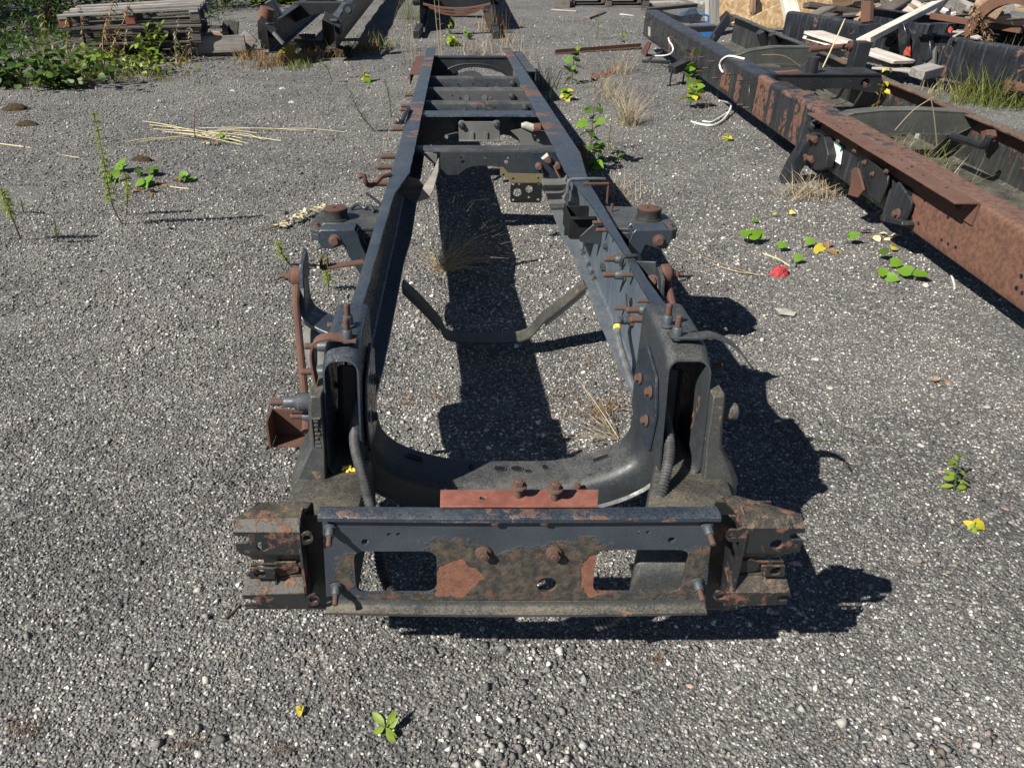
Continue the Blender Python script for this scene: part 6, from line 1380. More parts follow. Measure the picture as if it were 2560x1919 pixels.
# ================================================================== plants and small things
R = random.Random(99)
def ell_leaf_mesh(name, shape, mat, w=.6, fold=.22, curl=.28):
    mb = MB(); mb.leaf((0, 0, 0), (1, 0, 0), (0, 0, 1), 1.0, w, .5, fold, curl, shape); mb.mats.append(M[mat]); return mb.mesh(name, None, 60, 'tone')
LEAF = {k: ell_leaf_mesh('leaf', sh, m, w, f, c) for k, (sh, m, w, f, c) in dict(
    oval=('oval', 'leaf', .46, .25, .25), heart=('heart', 'colt', .98, .12, .16), heart_mid=('heart', 'leaf_mid', .95, .16, .2), round_dark=('round', 'leaf_mid', .8, .2, .2),
    yellow=('heart', 'leaf_yellow', .85, .2, .25), dead=('oval', 'leaf_dead', .7, .45, .5), lance=('lance', 'leaf_mid', .2, .2, .35), pale=('oval', 'straw_pale', .6, .3, .2)).items()}
def put_leaf(kind, parent, pos, d, size, roll=0.0, nrm=None):
    o = bpy.data.objects.new('leaf', LEAF[kind]); COL.objects.link(o); o.parent = parent
    X = Vector(d).normalized(); up = Vector((0, 0, 1)) if abs(X.z) < .95 else Vector((0, 1, 0)); Y = up.cross(X).normalized(); Z = X.cross(Y)
    if nrm is not None:
        Z = Vector(nrm).normalized(); X = (X - Z * X.dot(Z)).normalized(); Y = Z.cross(X)
    Mx = Matrix((X, Y, Z)).transposed().to_4x4() @ Matrix.Rotation(roll, 4, 'X')
    o.matrix_local = Matrix.Translation(Vector(pos) - ORG[parent.name]) @ Mx @ Matrix.Scale(size, 4)
    return o
def seedling(loc, kinds, n, size, h, label, cat='seedling', name='seedling', group=None, spread=.8, lean=(0, 0), lo=.25, seed=0):
    """a small plant: stem and single leaves"""
    r = random.Random(seed + int(abs(loc.x * 1000) + abs(loc.y * 777)))
    T = thing(name, label, cat, (loc.x, loc.y, 0), None, group)
    top = Vector((loc.x + lean[0], loc.y + lean[1], h)); base = Vector((loc.x, loc.y, -.005))
    mb = MB(); mb.tube([base, base.lerp(top, .5) + Vector((lean[0] * -.1, 0, 0)), top], [.0025 + h * .006, .002 + h * .004, .0012], 5); part('stem', mb, 'stem' if h > .25 else 'leaf_mid', T, attr='tone')
    for i in range(n):
        f = lo + (1 - lo) * (i + .5) / n; a = i * 2.4 + r.uniform(-.7, .7); off = size * r.uniform(.05, .55) * (1 if h > .12 else .3)
        p = base.lerp(top, min(1, f + r.uniform(-.08, .08))) + Vector((math.cos(a) * off, math.sin(a) * off, r.uniform(-.2, .25) * off))
        put_leaf(kinds[i % len(kinds)], T, p, (math.cos(a) * spread, math.sin(a) * spread, r.uniform(-.45, .65) if h > .09 else r.uniform(-.15, .3)), size * (r.uniform(.55, 1.2) * (1.1 - .4 * f) if h > .09 else r.uniform(.9, 1.15)), r.uniform(-.8, .8) if h > .09 else r.uniform(-.35, .35), None if h > .09 else (-.3 + r.gauss(0, .25), -.55 + r.gauss(0, .25), .8))
    return T
def tuft(loc, n, h, spread, mat, label=None, w=.004, bend=.9, cat='grass tuft', name='grass_tuft', group=None, dirs=None, kind=None, seed=1, upright=1.0, area=.02):
    r = random.Random(seed + int(abs(loc[0]) * 991 + abs(loc[1]) * 313)); random.seed(seed + int(abs(loc[0]) * 991)); mb = MB()
    for i in range(n):
        a = r.uniform(0, 2 * PI) if dirs is None else r.gauss(*dirs); sp = spread * r.random() ** .6
        b = (loc[0] + area * r.gauss(0, 1), loc[1] + area * r.gauss(0, 1), loc[2] - .004)
        mb.blade(b, (math.cos(a) * sp, math.sin(a) * sp, upright * r.uniform(.6, 1.1)), h * r.uniform(.45, 1.1), w * r.uniform(.7, 1.3), bend * r.uniform(.3, 1.2), seg=4)
    return solo(name, mb, mat, label, cat, group, kind, smooth=60, attr='tone', org=tuple(loc))
def stalk(pts, r0, label, mat='stem', leaves=0, lmat='leaf_dead', llen=.05, lw=.012, cat='weed', name='weed', group=None, seedn=3, from_f=.15, hang=.6):
    """a tall weed: stem plus many narrow leaves, joined into one foliage part"""
    p = smooth_path(pts, 5); b = p[0]; T = thing(name, label, cat, tuple(b), None, group); r = random.Random(seedn); random.seed(seedn)
    mb = MB(); mb.tube(p, [r0 * (1 - .75 * i / len(p)) for i in range(len(p))], 6); part('stem', mb, mat, T, attr='tone')
    if leaves:
        mb = MB()
        for i in range(leaves):
            f = from_f + (1 - from_f) * r.random(); q = p[min(len(p) - 1, int(f * (len(p) - 1)))]; a = r.uniform(0, 2 * PI)
            mb.leaf(q, (math.cos(a), math.sin(a), r.uniform(-hang, .7)), (0, 0, 1), llen * r.uniform(.6, 1.25) * (1.15 - .5 * f), lw * r.uniform(.7, 1.2), None, .2, r.uniform(.1, .8), 'lance')
        o = part('foliage', mb, lmat, T, smooth=60, attr='tone'); o['kind'] = 'stuff'
    return T
def shrub(c, rad, n, size, mat, label, stems=6, shape='oval', wl=.5, seedn=0, group=None, name='shrub', cat='shrub', base=0.0):
    """a leafy bush: stems fanning out, leaves in loose clumps with gaps between"""
    r = random.Random(seedn); T = thing(name, label, cat, (c[0], c[1], base), None, group)
    mb = MB(); tips = []
    for i in range(stems):
        a = r.uniform(0, 2 * PI); e = r.uniform(.3, 1) ; t = Vector((c[0] + math.cos(a) * rad[0] * e, c[1] + math.sin(a) * rad[1] * e, base + rad[2] * r.uniform(1.0, 2.0)))
        b = Vector((c[0] + r.gauss(0, .05), c[1] + r.gauss(0, .05), base)); m = b.lerp(t, .5) + Vector((0, 0, rad[2] * .2)); mb.tube([b, m, t], [.012, .008, .003], 5); tips += [b.lerp(m, .6), m, m.lerp(t, .5), t]
    part('stem', mb, 'stem', T, attr='tone')
    cl = [Vector((c[0] + r.gauss(0, .45) * rad[0], c[1] + r.gauss(0, .45) * rad[1], base + rad[2] * r.uniform(.15, 2.0))) for _ in range(max(6, n // 28))] + tips
    mb = MB()
    for i in range(n):
        q = r.choice(cl); s = size * 1.6; p = q + Vector((r.gauss(0, s), r.gauss(0, s), r.gauss(0, s * .8)))
        if p.z < base + .02: p.z = base + r.uniform(.02, .15)
        d = Vector((r.gauss(0, 1), r.gauss(0, 1), r.gauss(-.1, .5))); up = Vector((r.gauss(0, .5), r.gauss(0, .5), 1))
        mb.leaf(p, d, up, size * r.uniform(.6, 1.3), size * wl * r.uniform(.7, 1.2), r.random(), .2, r.uniform(.1, .4), shape)
    o = part('foliage', mb, mat, T, smooth=60, attr='tone'); o['kind'] = 'stuff'
    return T

# ---- the green edge at the top left
sg = 'shrubs along the left edge of the yard'
shrub((-7.9, 12.2), (1.2, .9, .75), 1300, .11, 'leaf_dark', 'dark broad leaved bush in the top left corner', 8, 'round', .85, 1, sg)
shrub((-6.6, 13.4), (1.1, .9, .8), 900, .11, 'leaf_dark', 'dark bush behind the stacked pallets, second from the corner', 8, 'oval', .6, 2, sg)
shrub((-5.4, 10.9), (.55, .5, .65), 620, .075, 'leaf_mid', 'leafy sapling left of the stacked pallets', 9, 'oval', .5, 3, sg)
shrub((-4.7, 12.9), (.9, .7, .8), 800, .085, 'leaf_mid', 'green bush with small leaves right behind the stacked pallets', 9, 'oval', .5, 4, sg)
shrub((-3.9, 13.8), (.8, .6, .7), 500, .10, 'leaf', 'bright leafy bush behind the right end of the stacked pallets', 8, 'oval', .55, 5, sg)
shrub((-6.9, 10.1), (.8, .8, .34), 800, .11, 'leaf_dark', 'low clump of large dark round leaves at the left edge', 5, 'round', .95, 6, sg)
shrub((-6.0, 9.2), (.8, .5, .16), 420, .09, 'leaf_dark', 'low dark leafy clump behind the purple fireweed', 5, 'round', .9, 7, sg)
shrub((-2.9, 14.2), (.7, .45, .22), 300, .13, 'leaf', 'low bright broad leaves behind the broken crate', 4, 'round', .85, 8, sg)
shrub((-1.9, 15.0), (.9, .4, .25), 300, .10, 'grass', 'yellow green weeds at the back beyond the far left chassis', 4, 'oval', .4, 9, sg)
for i, (x, y, z_, n, m_, s_) in enumerate(((-9.2, 13.8, .9, 800, 'leaf_dark', .13), (-7.6, 14.9, .9, 800, 'leaf_dark', .12), (-6.0, 15.0, .9, 800, 'leaf_mid', .10), (-5.2, 14.3, .8, 700, 'leaf_dark', .10), (-3.7, 15.4, .55, 500, 'leaf_mid', .10), (-8.2, 10.9, .6, 600, 'leaf_dark', .14), (-5.9, 12.0, .7, 700, 'leaf_dark', .09))):
    shrub((x, y), (.9, .7, z_), n, s_, m_, ['dark bush at the back of the left corner', 'dark bush at the back, second from the left corner', 'green bush at the back behind the sapling', 'dark bush at the back behind the stacked pallets', 'green bush at the back beyond the crate', 'dark big leaved bush below the corner bush', 'dark small leaved bush left behind the stacked pallets'][i], 8, 'oval' if i % 2 else 'round', .6, 50 + i, sg)
shrub((-9.4, 10.6), (1.2, 1.2, .9), 700, .14, 'leaf_dark', 'dark bush standing left of the frame edge', 8, 'round', .8, 16, sg)
# trees standing outside the picture on the left: they shade the corner
for i, (x, y, h) in enumerate(((-10.4, 7.7, 4.6), (-11.2, 9.9, 5.2))):
    r = random.Random(200 + i); random.seed(200 + i); T = thing('birch_tree', ['nearer', 'farther'][i] + ' young tree beyond the left picture edge, shading the weedy corner', 'tree', (x, y, 0))
    mb = MB(); mb.tube(smooth_path([(x, y, 0), (x + .08, y + .05, h * .4), (x - .05, y, h * .8), (x, y, h)], 4), [.09 - .0055 * k for k in range(13)], 8); limbs = []
    for k in range(9):
        z = h * (.35 + .06 * k); a = k * 2.4; t = Vector((x + math.cos(a) * 1.2, y + math.sin(a) * 1.2, z + .7)); mb.tube([(x, y, z), ((x + t.x) / 2, (y + t.y) / 2, z + .45), t], [.03, .02, .008], 5); limbs.append((Vector((x, y, z)), t))
    part('trunk', mb, 'stem', T, attr='tone'); mb = MB()
    for k in range(2300):
        a_, b_ = r.choice(limbs); q = a_.lerp(b_, r.uniform(.25, 1.15)) + Vector((r.gauss(0, .34), r.gauss(0, .34), r.gauss(0, .30))); mb.leaf(q, (r.gauss(0, 1), r.gauss(0, 1), r.gauss(-.2, .5)), (r.gauss(0, .5), r.gauss(0, .5), 1), r.uniform(.09, .17), r.uniform(.06, .11), r.random(), .2, .2, 'oval')
    o = part('crown', mb, 'leaf_mid', T, smooth=60, attr='tone'); o['kind'] = 'stuff'
# loose tall weeds of the edge, each a thin stem with narrow leaves
for i, (x, y, dx, h, m, lm) in enumerate(((60, 610, 20, .75, 'stem', 'leaf_mid'), (330, 640, -20, .5, 'straw', 'straw'), (430, 620, 30, .55, 'stem', 'weed_green'), (520, 600, -40, .6, 'straw', 'straw'), (610, 610, 30, .5, 'stem', 'weed_green'), (760, 600, 20, .6, 'straw', 'leaf_dead'), (1010, 600, -10, .45, 'stem', 'weed_green'), (1080, 610, 40, .4, 'straw', 'straw'), (1520, 560, 40, .45, 'straw', 'straw'), (1580, 540, -30, .4, 'stem', 'leaf_mid'), (720, 520, -50, .8, 'stem', 'leaf_mid'), (420, 480, 40, .9, 'stem', 'leaf_mid'), (1660, 540, 10, .35, 'straw', 'straw'))):
    b = WZ(14, x, y); d_ = dx / 400
    stalk([b, b + Vector((d_ * .3, .02, h * .5)), b + Vector((d_, .05, h))], .004, ['thin', 'loose', 'slender', 'spindly', 'wispy'][i % 5] + ' ' + {'leaf_mid': 'dark green', 'straw': 'dry straw', 'weed_green': 'fresh green', 'leaf_dead': 'dead brown'}[lm] + ' weed in the weedy edge, ' + ['at the far left', '2nd from the left', '3rd from the left', '4th from the left', '5th from the left', '6th from the left', '7th from the left', '8th from the left', 'left of the crate', 'beside the crate', 'behind the front clumps', 'behind the fireweed', 'in front of the crate'][i], m, 40, lm, .07, .012, group='loose weeds of the left edge', seedn=300 + i, hang=.4)
q = WZ(14, 130, 770); shrub((q.x - .25, q.y + .25), (.33, .25, .12), 260, .07, 'leaf_mid', 'low leafy clump at the left edge below the fireweed', 3, 'round', .95, 10, sg)
q = WZ(14, 460, 790); shrub((q.x, q.y + .2), (.26, .22, .13), 230, .065, 'leaf_mid', 'low leafy clump right of the fireweed', 3, 'round', .95, 11, sg)
q = WZ(14, 880, 660); shrub((q.x, q.y + .1), (.30, .18, .09), 170, .06, 'leaf', 'flat bright leaves below the dead stalks', 3, 'round', .95, 12, sg)
q = WZ(14, 1300, 660); shrub((q.x, q.y + .1), (.35, .2, .07), 130, .06, 'leaf', 'creeping small leaves under the young willow', 3, 'oval', .6, 13, sg)
q = WZ(14, 1300, 540)
T = thing('willow_bush', 'young willow bush with upright bright green leaves in front of the stacked pallets', 'bush', (q.x, q.y, 0)); mbs = MB(); mbl = MB(); r = random.Random(8)
for (x, y) in ((1260, 230), (1410, 195), (1180, 330), (1330, 340), (1440, 320), (1230, 420), (1150, 340), (1380, 270)):
    t = WY(14, x, y, q.y + r.uniform(-.15, .15)); b = Vector((q.x + r.gauss(0, .03), q.y + r.gauss(0, .03), 0)); m = b.lerp(t, .5) + Vector((0, 0, .03)); pth = smooth_path([b, m, t], 5); mbs.tube(pth, .006, 5)
    for i in range(13):
        f = .35 + .65 * i / 13; p = pth[int(f * (len(pth) - 1))]; a = i * 2.4; mbl.leaf(p, (math.cos(a) * .7, math.sin(a) * .7, .8), (0, 0, 1), .085 * r.uniform(.7, 1.2), .034, r.random(), .25, .2, 'oval')
part('stem', mbs, 'stem', T, attr='tone'); o = part('foliage', mbl, 'leaf', T, attr='tone', smooth=60); o['kind'] = 'stuff'
# fireweed with purple flower head
b = WZ(14, 190, 660); yy = b.y
fw = stalk([b, WY(14, 180, 520, yy), WY(14, 200, 330, yy), WY(14, 235, 240, yy), WY(14, 242, 160, yy)], .008, 'tall fireweed with a purple flower head at the left edge', 'leaf_mid', 46, 'leaf_mid', .15, .018, 'fireweed', 'fireweed', None, 4, .1, .3)
mb = MB(); r = random.Random(5)
for i in range(26):
    f = r.random(); p = WY(14, 238 + r.uniform(-1, 1) * 34 * (1 - .6 * f), 295 - 120 * f ** 1.2, yy); mb.leaf(p, (r.gauss(0, 1), r.gauss(0, 1), .3), (0, 0, 1), .035 * (1.1 - .6 * f), .022 * (1.1 - .5 * f), r.random(), .2, .2, 'round')
part('flower_head', mb, 'flower', fw, attr='tone', smooth=60)
# low growth under the bushes: nobody could count it
mb = MB(); r = random.Random(77); random.seed(77)
for i in range(5200):
    x = r.uniform(-9.5, -3.6); y = 8.9 + (x + 9.5) * .10 + abs(r.gauss(0, 1)) * 2.6
    if y > 15.2 or (-4.75 < x < -3.15 and 8.9 < y < 10.4): continue
    mb.leaf((x, y, r.uniform(.0, .16)), (r.gauss(0, 1), r.gauss(0, 1), r.gauss(.2, .5)), (r.gauss(0, .5), r.gauss(0, .5), 1), r.uniform(.035, .085), r.uniform(.02, .05), r.random() ** 2 * .6, .2, .25, 'oval')
for i in range(3000):
    x = r.uniform(-9.5, -3.4); y = 8.15 + (x + 9.5) * .10 + abs(r.gauss(0, 1)) * 2.2
    if y > 15.2: continue
    mb.blade((x, y, 0), (r.gauss(0, .35), r.gauss(0, .35), 1), r.uniform(.10, .32), .007, r.uniform(.3, 1.0), seg=3)
o = solo('undergrowth', mb, 'leaf_mid', None, None, smooth=60, attr='tone', org=(-6, 11, 0)); o['kind'] = 'stuff'; o['label'] = 'low green undergrowth covering the left edge of the yard'
b = WZ(14, 270, 500); stalk([b, WY(14, 400, 400, b.y), WY(14, 580, 352, b.y), WY(14, 690, 390, b.y), WY(14, 770, 450, b.y)], .006, 'fallen reddish weed stem arching right of the fireweed', 'stem', 30, 'leaf_dead', .10, .012, seedn=6)
for i, (pts, lb) in enumerate((([(900, 560), (890, 330), (930, 160), (1000, -10)], 'left one of the two tall dead brown weeds before the stacked pallets'), ([(945, 540), (980, 380), (1070, 180), (1130, 20)], 'right one of the two tall dead brown weeds before the stacked pallets'))):
    b = WZ(14, *pts[0]); stalk([b] + [WY(14, x, y, b.y) for x, y in pts[1:]], .010, lb, 'straw', 110, 'leaf_dead', .10, .016, seedn=7 + i)
b = WZ(14, 830, 470); stalk([b, WY(14, 790, 300, b.y), WY(14, 720, 120, b.y), WY(14, 640, 20, b.y)], .005, 'thin bare dead stem leaning left before the stacked pallets', 'stem', 14, 'leaf_dead', .06, .008, seedn=12)
tg = 'grass tufts along the weedy edge'
for i, (x, y, n, h, m) in enumerate(((560, 720, 60, .30, 'grass'), (640, 690, 50, .28, 'grass'), (830, 700, 46, .24, 'grass'), (1060, 700, 40, .26, 'grass'), (1420, 690, 40, .2, 'grass'), (1560, 560, 36, .25, 'grass_dry'), (300, 760, 40, .22, 'grass_dry'), (700, 740, 50, .16, 'grass_dry'), (950, 700, 44, .14, 'straw'), (1200, 690, 50, .12, 'straw'), (1750, 720, 24, .10, 'grass'), (1600, 650, 24, .10, 'grass'), (360, 560, 30, .3, 'grass'), (480, 500, 40, .35, 'grass'))):
    tuft(WZ(14, x, y), n, h, .5, M[m] and m, 'grass tuft number' if False else ['upright', 'thin', 'loose', 'short', 'sparse'][i % 5] + ' ' + {'grass': 'green', 'grass_dry': 'rusty dry', 'straw': 'straw coloured'}[m] + ' grass tuft in the weedy edge ' + ['below the fireweed', 'right of the leafy clump', 'under the dead stalks', 'under the willow', 'by the broken crate', 'left of the crate', 'at the gravel border'][i // 2], .005, .7, group=tg, seed=i, area=.07)
# brown dry clump before the far left chassis
for i, (x, y, n, h, m, lb) in enumerate(((90, 460, 160, .16, 'grass_dry', 'rusty brown weed clump left of the yellow leaf'), (330, 500, 200, .17, 'grass_dry', 'rusty brown weed clump under the yellow leaf'), (560, 470, 180, .17, 'grass_dry', 'rusty brown weed clump right of the yellow leaf'), (200, 530, 120, .12, 'grass_dry', 'low brown weed clump at the gravel before the yellow leaf'), (460, 545, 110, .12, 'grass', 'low olive weed clump at the gravel before the far left chassis'), (1000, 400, 150, .2, 'grass_dry', 'brown weed clump right of the far left chassis'), (1100, 380, 90, .2, 'grass', 'olive weed clump between the two far chassis'), (900, 440, 40, .34, 'leaf_mid', 'dark green weed at the right foot of the far left chassis'))):
    tuft(WZ(12, x, y), n, h, .7, m, lb, .007, .6, 'weed clump', 'weed_clump', 'weed clumps before the far left chassis', seed=20 + i, area=.10)
seedling(WZ(12, 395, 470), ['yellow'], 8, .15, .14, 'bright yellow green leaf rosette on the brown weed clump', spread=1.0)
seedling(WZ(12, 470, 440), ['heart'], 4, .10, .18, 'small green leaves right above the yellow leaf rosette')
mb = MB(); r = random.Random(4)
for i in range(60):
    p = WZ(12, r.uniform(690, 880), r.uniform(390, 455)); mb.lathe([(0, -.02), (r.uniform(.02, .05), 0), (r.uniform(.01, .03), r.uniform(.02, .05)), (0, .05)], Matrix.Translation(p) @ Matrix.Rotation(r.uniform(0, 6), 4, 'Z'), 6)
solo('soil_heap', mb, 'moss', 'small heap of brown soil at the right foot of the far left chassis', 'soil heap')
# tall grass and stalks around the rear end of the middle chassis
for i, (x, y, n, h, m, up, lb) in enumerate(((60, 160, 46, .6, 'grass', 1, 'tall yellow green grass left of the far chassis'), (140, 230, 30, .5, 'grass', 1, 'green grass blades left behind the middle chassis end'), (30, 420, 14, .5, 'straw', 1.2, 'tall dry stalks beside the left rear of the middle chassis'), (100, 520, 11, .5, 'straw', 1.3, 'thin dry stalks beside the left rear rail'), (600, 440, 34, .26, 'straw', .9, 'straw grass behind the rear cross member'), (720, 420, 28, .24, 'straw', .9, 'dry grass behind the right rear rail end'), (560, 570, 10, .42, 'straw', 1.4, 'upright dry stalks inside the rear cross member'), (940, 450, 24, .22, 'straw', 1.2, 'dry grass right of the right rear rail end'), (740, 260, 70, .34, 'grass_dry', 1, 'brown grass over the tip of the far chassis right rail'), (820, 350, 40, .2, 'grass_dry', 1, 'brown grass at the shadow tip of the far chassis'), (640, 240, 20, .25, 'straw', 1, 'straw tuft between the far chassis rails'))):
    tuft(WZ(13, x, y), n, h, .35, m, lb, .006, .5, group='grass behind the middle chassis', seed=40 + i, upright=up, area=.09)
stalk([WZ(13, 320, 500), WY(13, 290, 200, 8.9), WY(13, 270, -20, 9.0)], .006, 'tall bare stalk standing behind the left rear rail end', 'straw', 10, 'straw', .05, .006, seedn=3)
stalk([WZ(13, 330, 470), WY(13, 318, 200, 9.2), WY(13, 305, -20, 9.3)], .005, 'second bare stalk standing close behind the left rear rail end', 'straw', 8, 'straw', .05, .006, seedn=4)
stalk([WZ(13, 395, 300), WY(13, 390, 220, WZ(13, 395, 300).y), WY(13, 405, 120, WZ(13, 395, 300).y)], .005, 'young green shoot between the far chassis rails', 'leaf_mid', 16, 'leaf', .10, .03, seedn=5)
seedling(WZ(13, 420, 370), ['yellow', 'heart'], 8, .12, .10, 'yellow green leaf rosette behind the rear of the middle chassis', spread=1.2)
seedling(WZ(13, 530, 320), ['heart'], 5, .10, .12, 'green leaves behind the rear of the middle chassis')
# leaning thin plants left of the middle chassis
def reed(k, pts, label, n=60, l=.035, mat='leaf_mid', zs=None, seedn=1):
    b = WZ(k, *pts[0]); P = [b] + [WY(k, x, y, b.y - .06 * i) for i, (x, y) in enumerate(pts[1:], 1)]
    return stalk(P, .004, label, 'stem', n, mat, l, .006, 'weed', 'weed', 'thin weeds on the gravel', seedn, .3, .1)
reed(17, [(1060, 920), (990, 840), (930, 740), (890, 640)], 'dark green thin weed leaning left beside the middle chassis', 90, .05, seedn=21)
reed(17, [(1185, 830), (1175, 720), (1155, 620), (1140, 560)], 'upright thin weed between the leaning one and the left rail', 70, .04, seedn=22)
reed(17, [(770, 590), (740, 500), (700, 440), (690, 420)], 'small thin weed right of the brown clump', 50, .04, 'grass', seedn=23)
reed(17, [(870, 560), (880, 480), (870, 430)], 'pale flowering thin weed right of the brown clump', 40, .03, 'straw_pale', seedn=24)
seedling(WZ(17, 1000, 590), ['heart', 'yellow'], 7, .085, .10, 'yellow green rosette on the gravel left of the middle chassis', spread=1.1)
reed(16, [(680, 715), (620, 600), (590, 450), (560, 280), (515, 70)], 'tall horsetail like weed standing on the left gravel', 420, .042, 'weed_green', seedn=25)
reed(16, [(700, 660), (705, 520), (690, 420)], 'short horsetail like weed right beside the tall one', 170, .04, 'weed_green', seedn=26)
reed(16, [(115, 790), (60, 650), (40, 580), (5, 510)], 'horsetail like weed at the left edge of the gravel', 210, .045, 'weed_green', seedn=27)
reed(16, [(318, 800), (310, 750), (302, 690)], 'tiny thin weed right of the left edge weed', 40, .025, 'grass', seedn=28)
reed(16, [(130, 640), (120, 600), (115, 570)], 'tiny pale weed beside the left edge weed', 30, .025, 'grass', seedn=29)
reed(16, [(1600, 930), (1560, 870), (1535, 790)], 'small weed behind the left drop rod', 90, .035, 'weed_green', seedn=30)
reed(16, [(1820, 1060), (1805, 980), (1785, 880)], 'small weed growing beside the left rail under the flat bracket', 110, .035, 'weed_green', seedn=31)
reed(16, [(1078, 235), (1075, 160), (1080, 50)], 'thin dead reddish weed over the straw bundle', 24, .04, 'leaf_dead', seedn=32)
gl = 'leafy plants by the tall left weed'
for i, (x, y, k_, n, s, lb) in enumerate(((625, 480, 'heart', 5, .06, 'green leaves at the foot of the tall left weed'), (668, 420, 'heart', 4, .06, 'green leaves behind the tall left weed'), (805, 505, 'heart', 5, .06, 'bright leaf on the brown litter right of the tall weed'), (835, 440, 'heart_mid', 3, .055, 'dark green leaf above the brown litter'), (1030, 470, 'heart', 3, .05, 'single green leaf at the right end of the brown litter'), (765, 445, 'heart_mid', 3, .04, 'small dark leaf left of the brown litter'))):
    seedling(WZ(16, x, y), [k_], n, s, .045, lb, 'leafy plant', 'leafy_plant', gl, 1.0, seed=i)
def litter(k, x, y, n, rad, label, kinds=('dead',), size=.04, name='leaf_litter', cat='leaf litter'):
    c = WZ(k, x, y); T = thing(name, label, cat, (c.x, c.y, 0)); r = random.Random(int(x + y))
    for i in range(n):
        a = r.uniform(0, 2 * PI); e = rad * r.random() ** .5; p = Vector((c.x + math.cos(a) * e * 1.5, c.y + math.sin(a) * e, r.uniform(.004, .016))); put_leaf(r.choice(kinds), T, p, (r.gauss(0, 1), r.gauss(0, 1), r.uniform(-.1, .25)), size * r.uniform(.6, 1.25), r.uniform(-.7, .7))
    return T
litter(16, 810, 535, 14, .05, 'brown leaf litter right of the tall left weed'); litter(16, 985, 470, 5, .03, 'few brown dead leaves right of the litter'); litter(16, 900, 495, 5, .04, 'brown leaf bits in the middle of the litter')
litter(10, 1320, 1200, 12, .07, 'heap of dead brown and white leaves below the rusty foot bracket', ('dead', 'dead', 'pale'), .06)
litter(10, 1020, 1250, 4, .03, 'yellow and red leaf on the gravel near the right chassis', ('yellow', 'dead'), .055); litter(10, 1060, 1280, 4, .03, 'dry curled leaves right of the yellow red leaf', ('dead', 'yellow'), .05)
litter(0, 480, 872, 9, .022, 'withered yellow leaf clump on the left gravel', ('yellow', 'dead', 'pale'), .034); litter(0, 2360, 960, 5, .02, 'small dry leaf clump on the right gravel', ('dead', 'pale'), .03)
litter(0, 275, 735, 3, .014, 'tiny brown leaf on the left gravel', ('dead',), .03); litter(0, 565, 1135, 3, .012, 'dark brown leaf bit on the left gravel near the chassis', ('dead',), .022)
gc = 'coltsfoot leaves beside the right chassis'
for i, (x, y, s, h, k_, lb) in enumerate(((618, 1245, .085, .06, 'heart', 'large bright leaf on a stalk, leftmost by the red lump'), (660, 1240, .06, .05, 'heart', 'leaf touching the large leftmost one'), (765, 1275, .06, .035, 'heart', 'small leaf above left of the red lump'), (850, 1335, .06, .035, 'heart', 'leaf right above the red lump'), (902, 1255, .055, .04, 'heart', 'leaf in the middle above the red lump'), (1125, 1235, .07, .05, 'heart', 'leaf standing alone near the rusty foot bracket'), (648, 1135, .045, .03, 'heart', 'small far leaf behind the leftmost ones'), (1290, 1325, .075, .045, 'heart_mid', 'darker leaf near the dead leaf heap'), (1330, 1360, .07, .035, 'heart', 'leaf below the darker one near the dead leaf heap'), (1315, 1425, .075, .03, 'heart', 'bright leaf at the front near the rail shadow'), (1440, 1420, .085, .045, 'heart', 'bright rounded leaf closest to the rail shadow'), (1215, 1060, .06, .06, 'heart', 'leaf under the rusty foot bracket in the shade'), (750, 1100, .035, .02, 'yellow', 'pale small leaf far behind the red lump'), (830, 1085, .04, .02, 'yellow', 'yellowish small leaf before the dry grass'), (960, 1285, .04, .01, 'yellow', 'olive leaf flat on the gravel right of the red lump'), (1345, 1275, .05, .02, 'yellow', 'yellow leaf under the dead leaf heap'))):
    s *= .74; seedling(WZ(10, x, y), [k_], 1 if i not in (0, 9, 10) else 2, s, h, lb, 'leaf plant', 'coltsfoot', gc, 1.0, lo=.85, seed=i)
seedling(WZ(0, 965, 1835), ['oval'], 7, .034, .035, 'small bright green seedling on the gravel in front of the chassis', lo=.5, spread=1.0, seed=3)
seedling(WZ(0, 2385, 1232), ['oval'], 16, .040, .10, 'upright bright green seedling on the right gravel', lo=.15, spread=.9, lean=(.01, .05), seed=4)
seedling(WZ(0, 2430, 1325), ['oval', 'yellow'], 6, .026, .03, 'tiny yellow green seedling on the right gravel', lo=.4, spread=1.0, seed=5)
litter(0, 752, 1778, 4, .006, 'small orange yellow petals on the gravel in front', ('yellow',), .013, 'petal_scatter', 'petals')
# plants along the right rail of the middle chassis
b = WZ(19, 640, 1240); mb = MB(); t_ = WY(19, 630, 955, b.y); mb.beam((b.x, b.y, 0), (t_.x, b.y, t_.z), .05, .006, (0, 1, 0)); mb.beam((b.x - .025, b.y + .02, 0), (t_.x - .025, b.y + .02, t_.z), .006, .04, (0, 1, 0)); solo('angle_stake', mb, 'rust', 'rusty angle iron stake standing beside the right rail among leaves', 'stake', bevel=.001)
for i, (x, y, n, s, h, lb) in enumerate(((690, 1150, 26, .085, .40, 'leafy climbing weed around the rusty stake'), (725, 1200, 12, .075, .20, 'leafy weed at the foot of the rusty stake'), (770, 1120, 10, .05, .16, 'small leafy weed right of the rusty stake'), (865, 1010, 14, .035, .26, 'thin leafy weed standing right of the stake'), (945, 1095, 6, .05, .07, 'small bright seedling right of the stake'))):
    seedling(WZ(19, x, y), ['heart' if i < 3 else 'oval', 'round_dark' if i < 2 else 'oval'], n, s, h, lb, 'leafy weed', 'leafy_weed', 'leafy weeds beside the right rail', .8, lo=.1, seed=i)
seedling(WZ(19, 540, 390), ['heart_mid', 'heart'], 14, .085, .30, 'leafy plant with one dark stem tip on the gravel between the chassis', 'leafy weed', 'leafy_weed', None, .7, lo=.1)
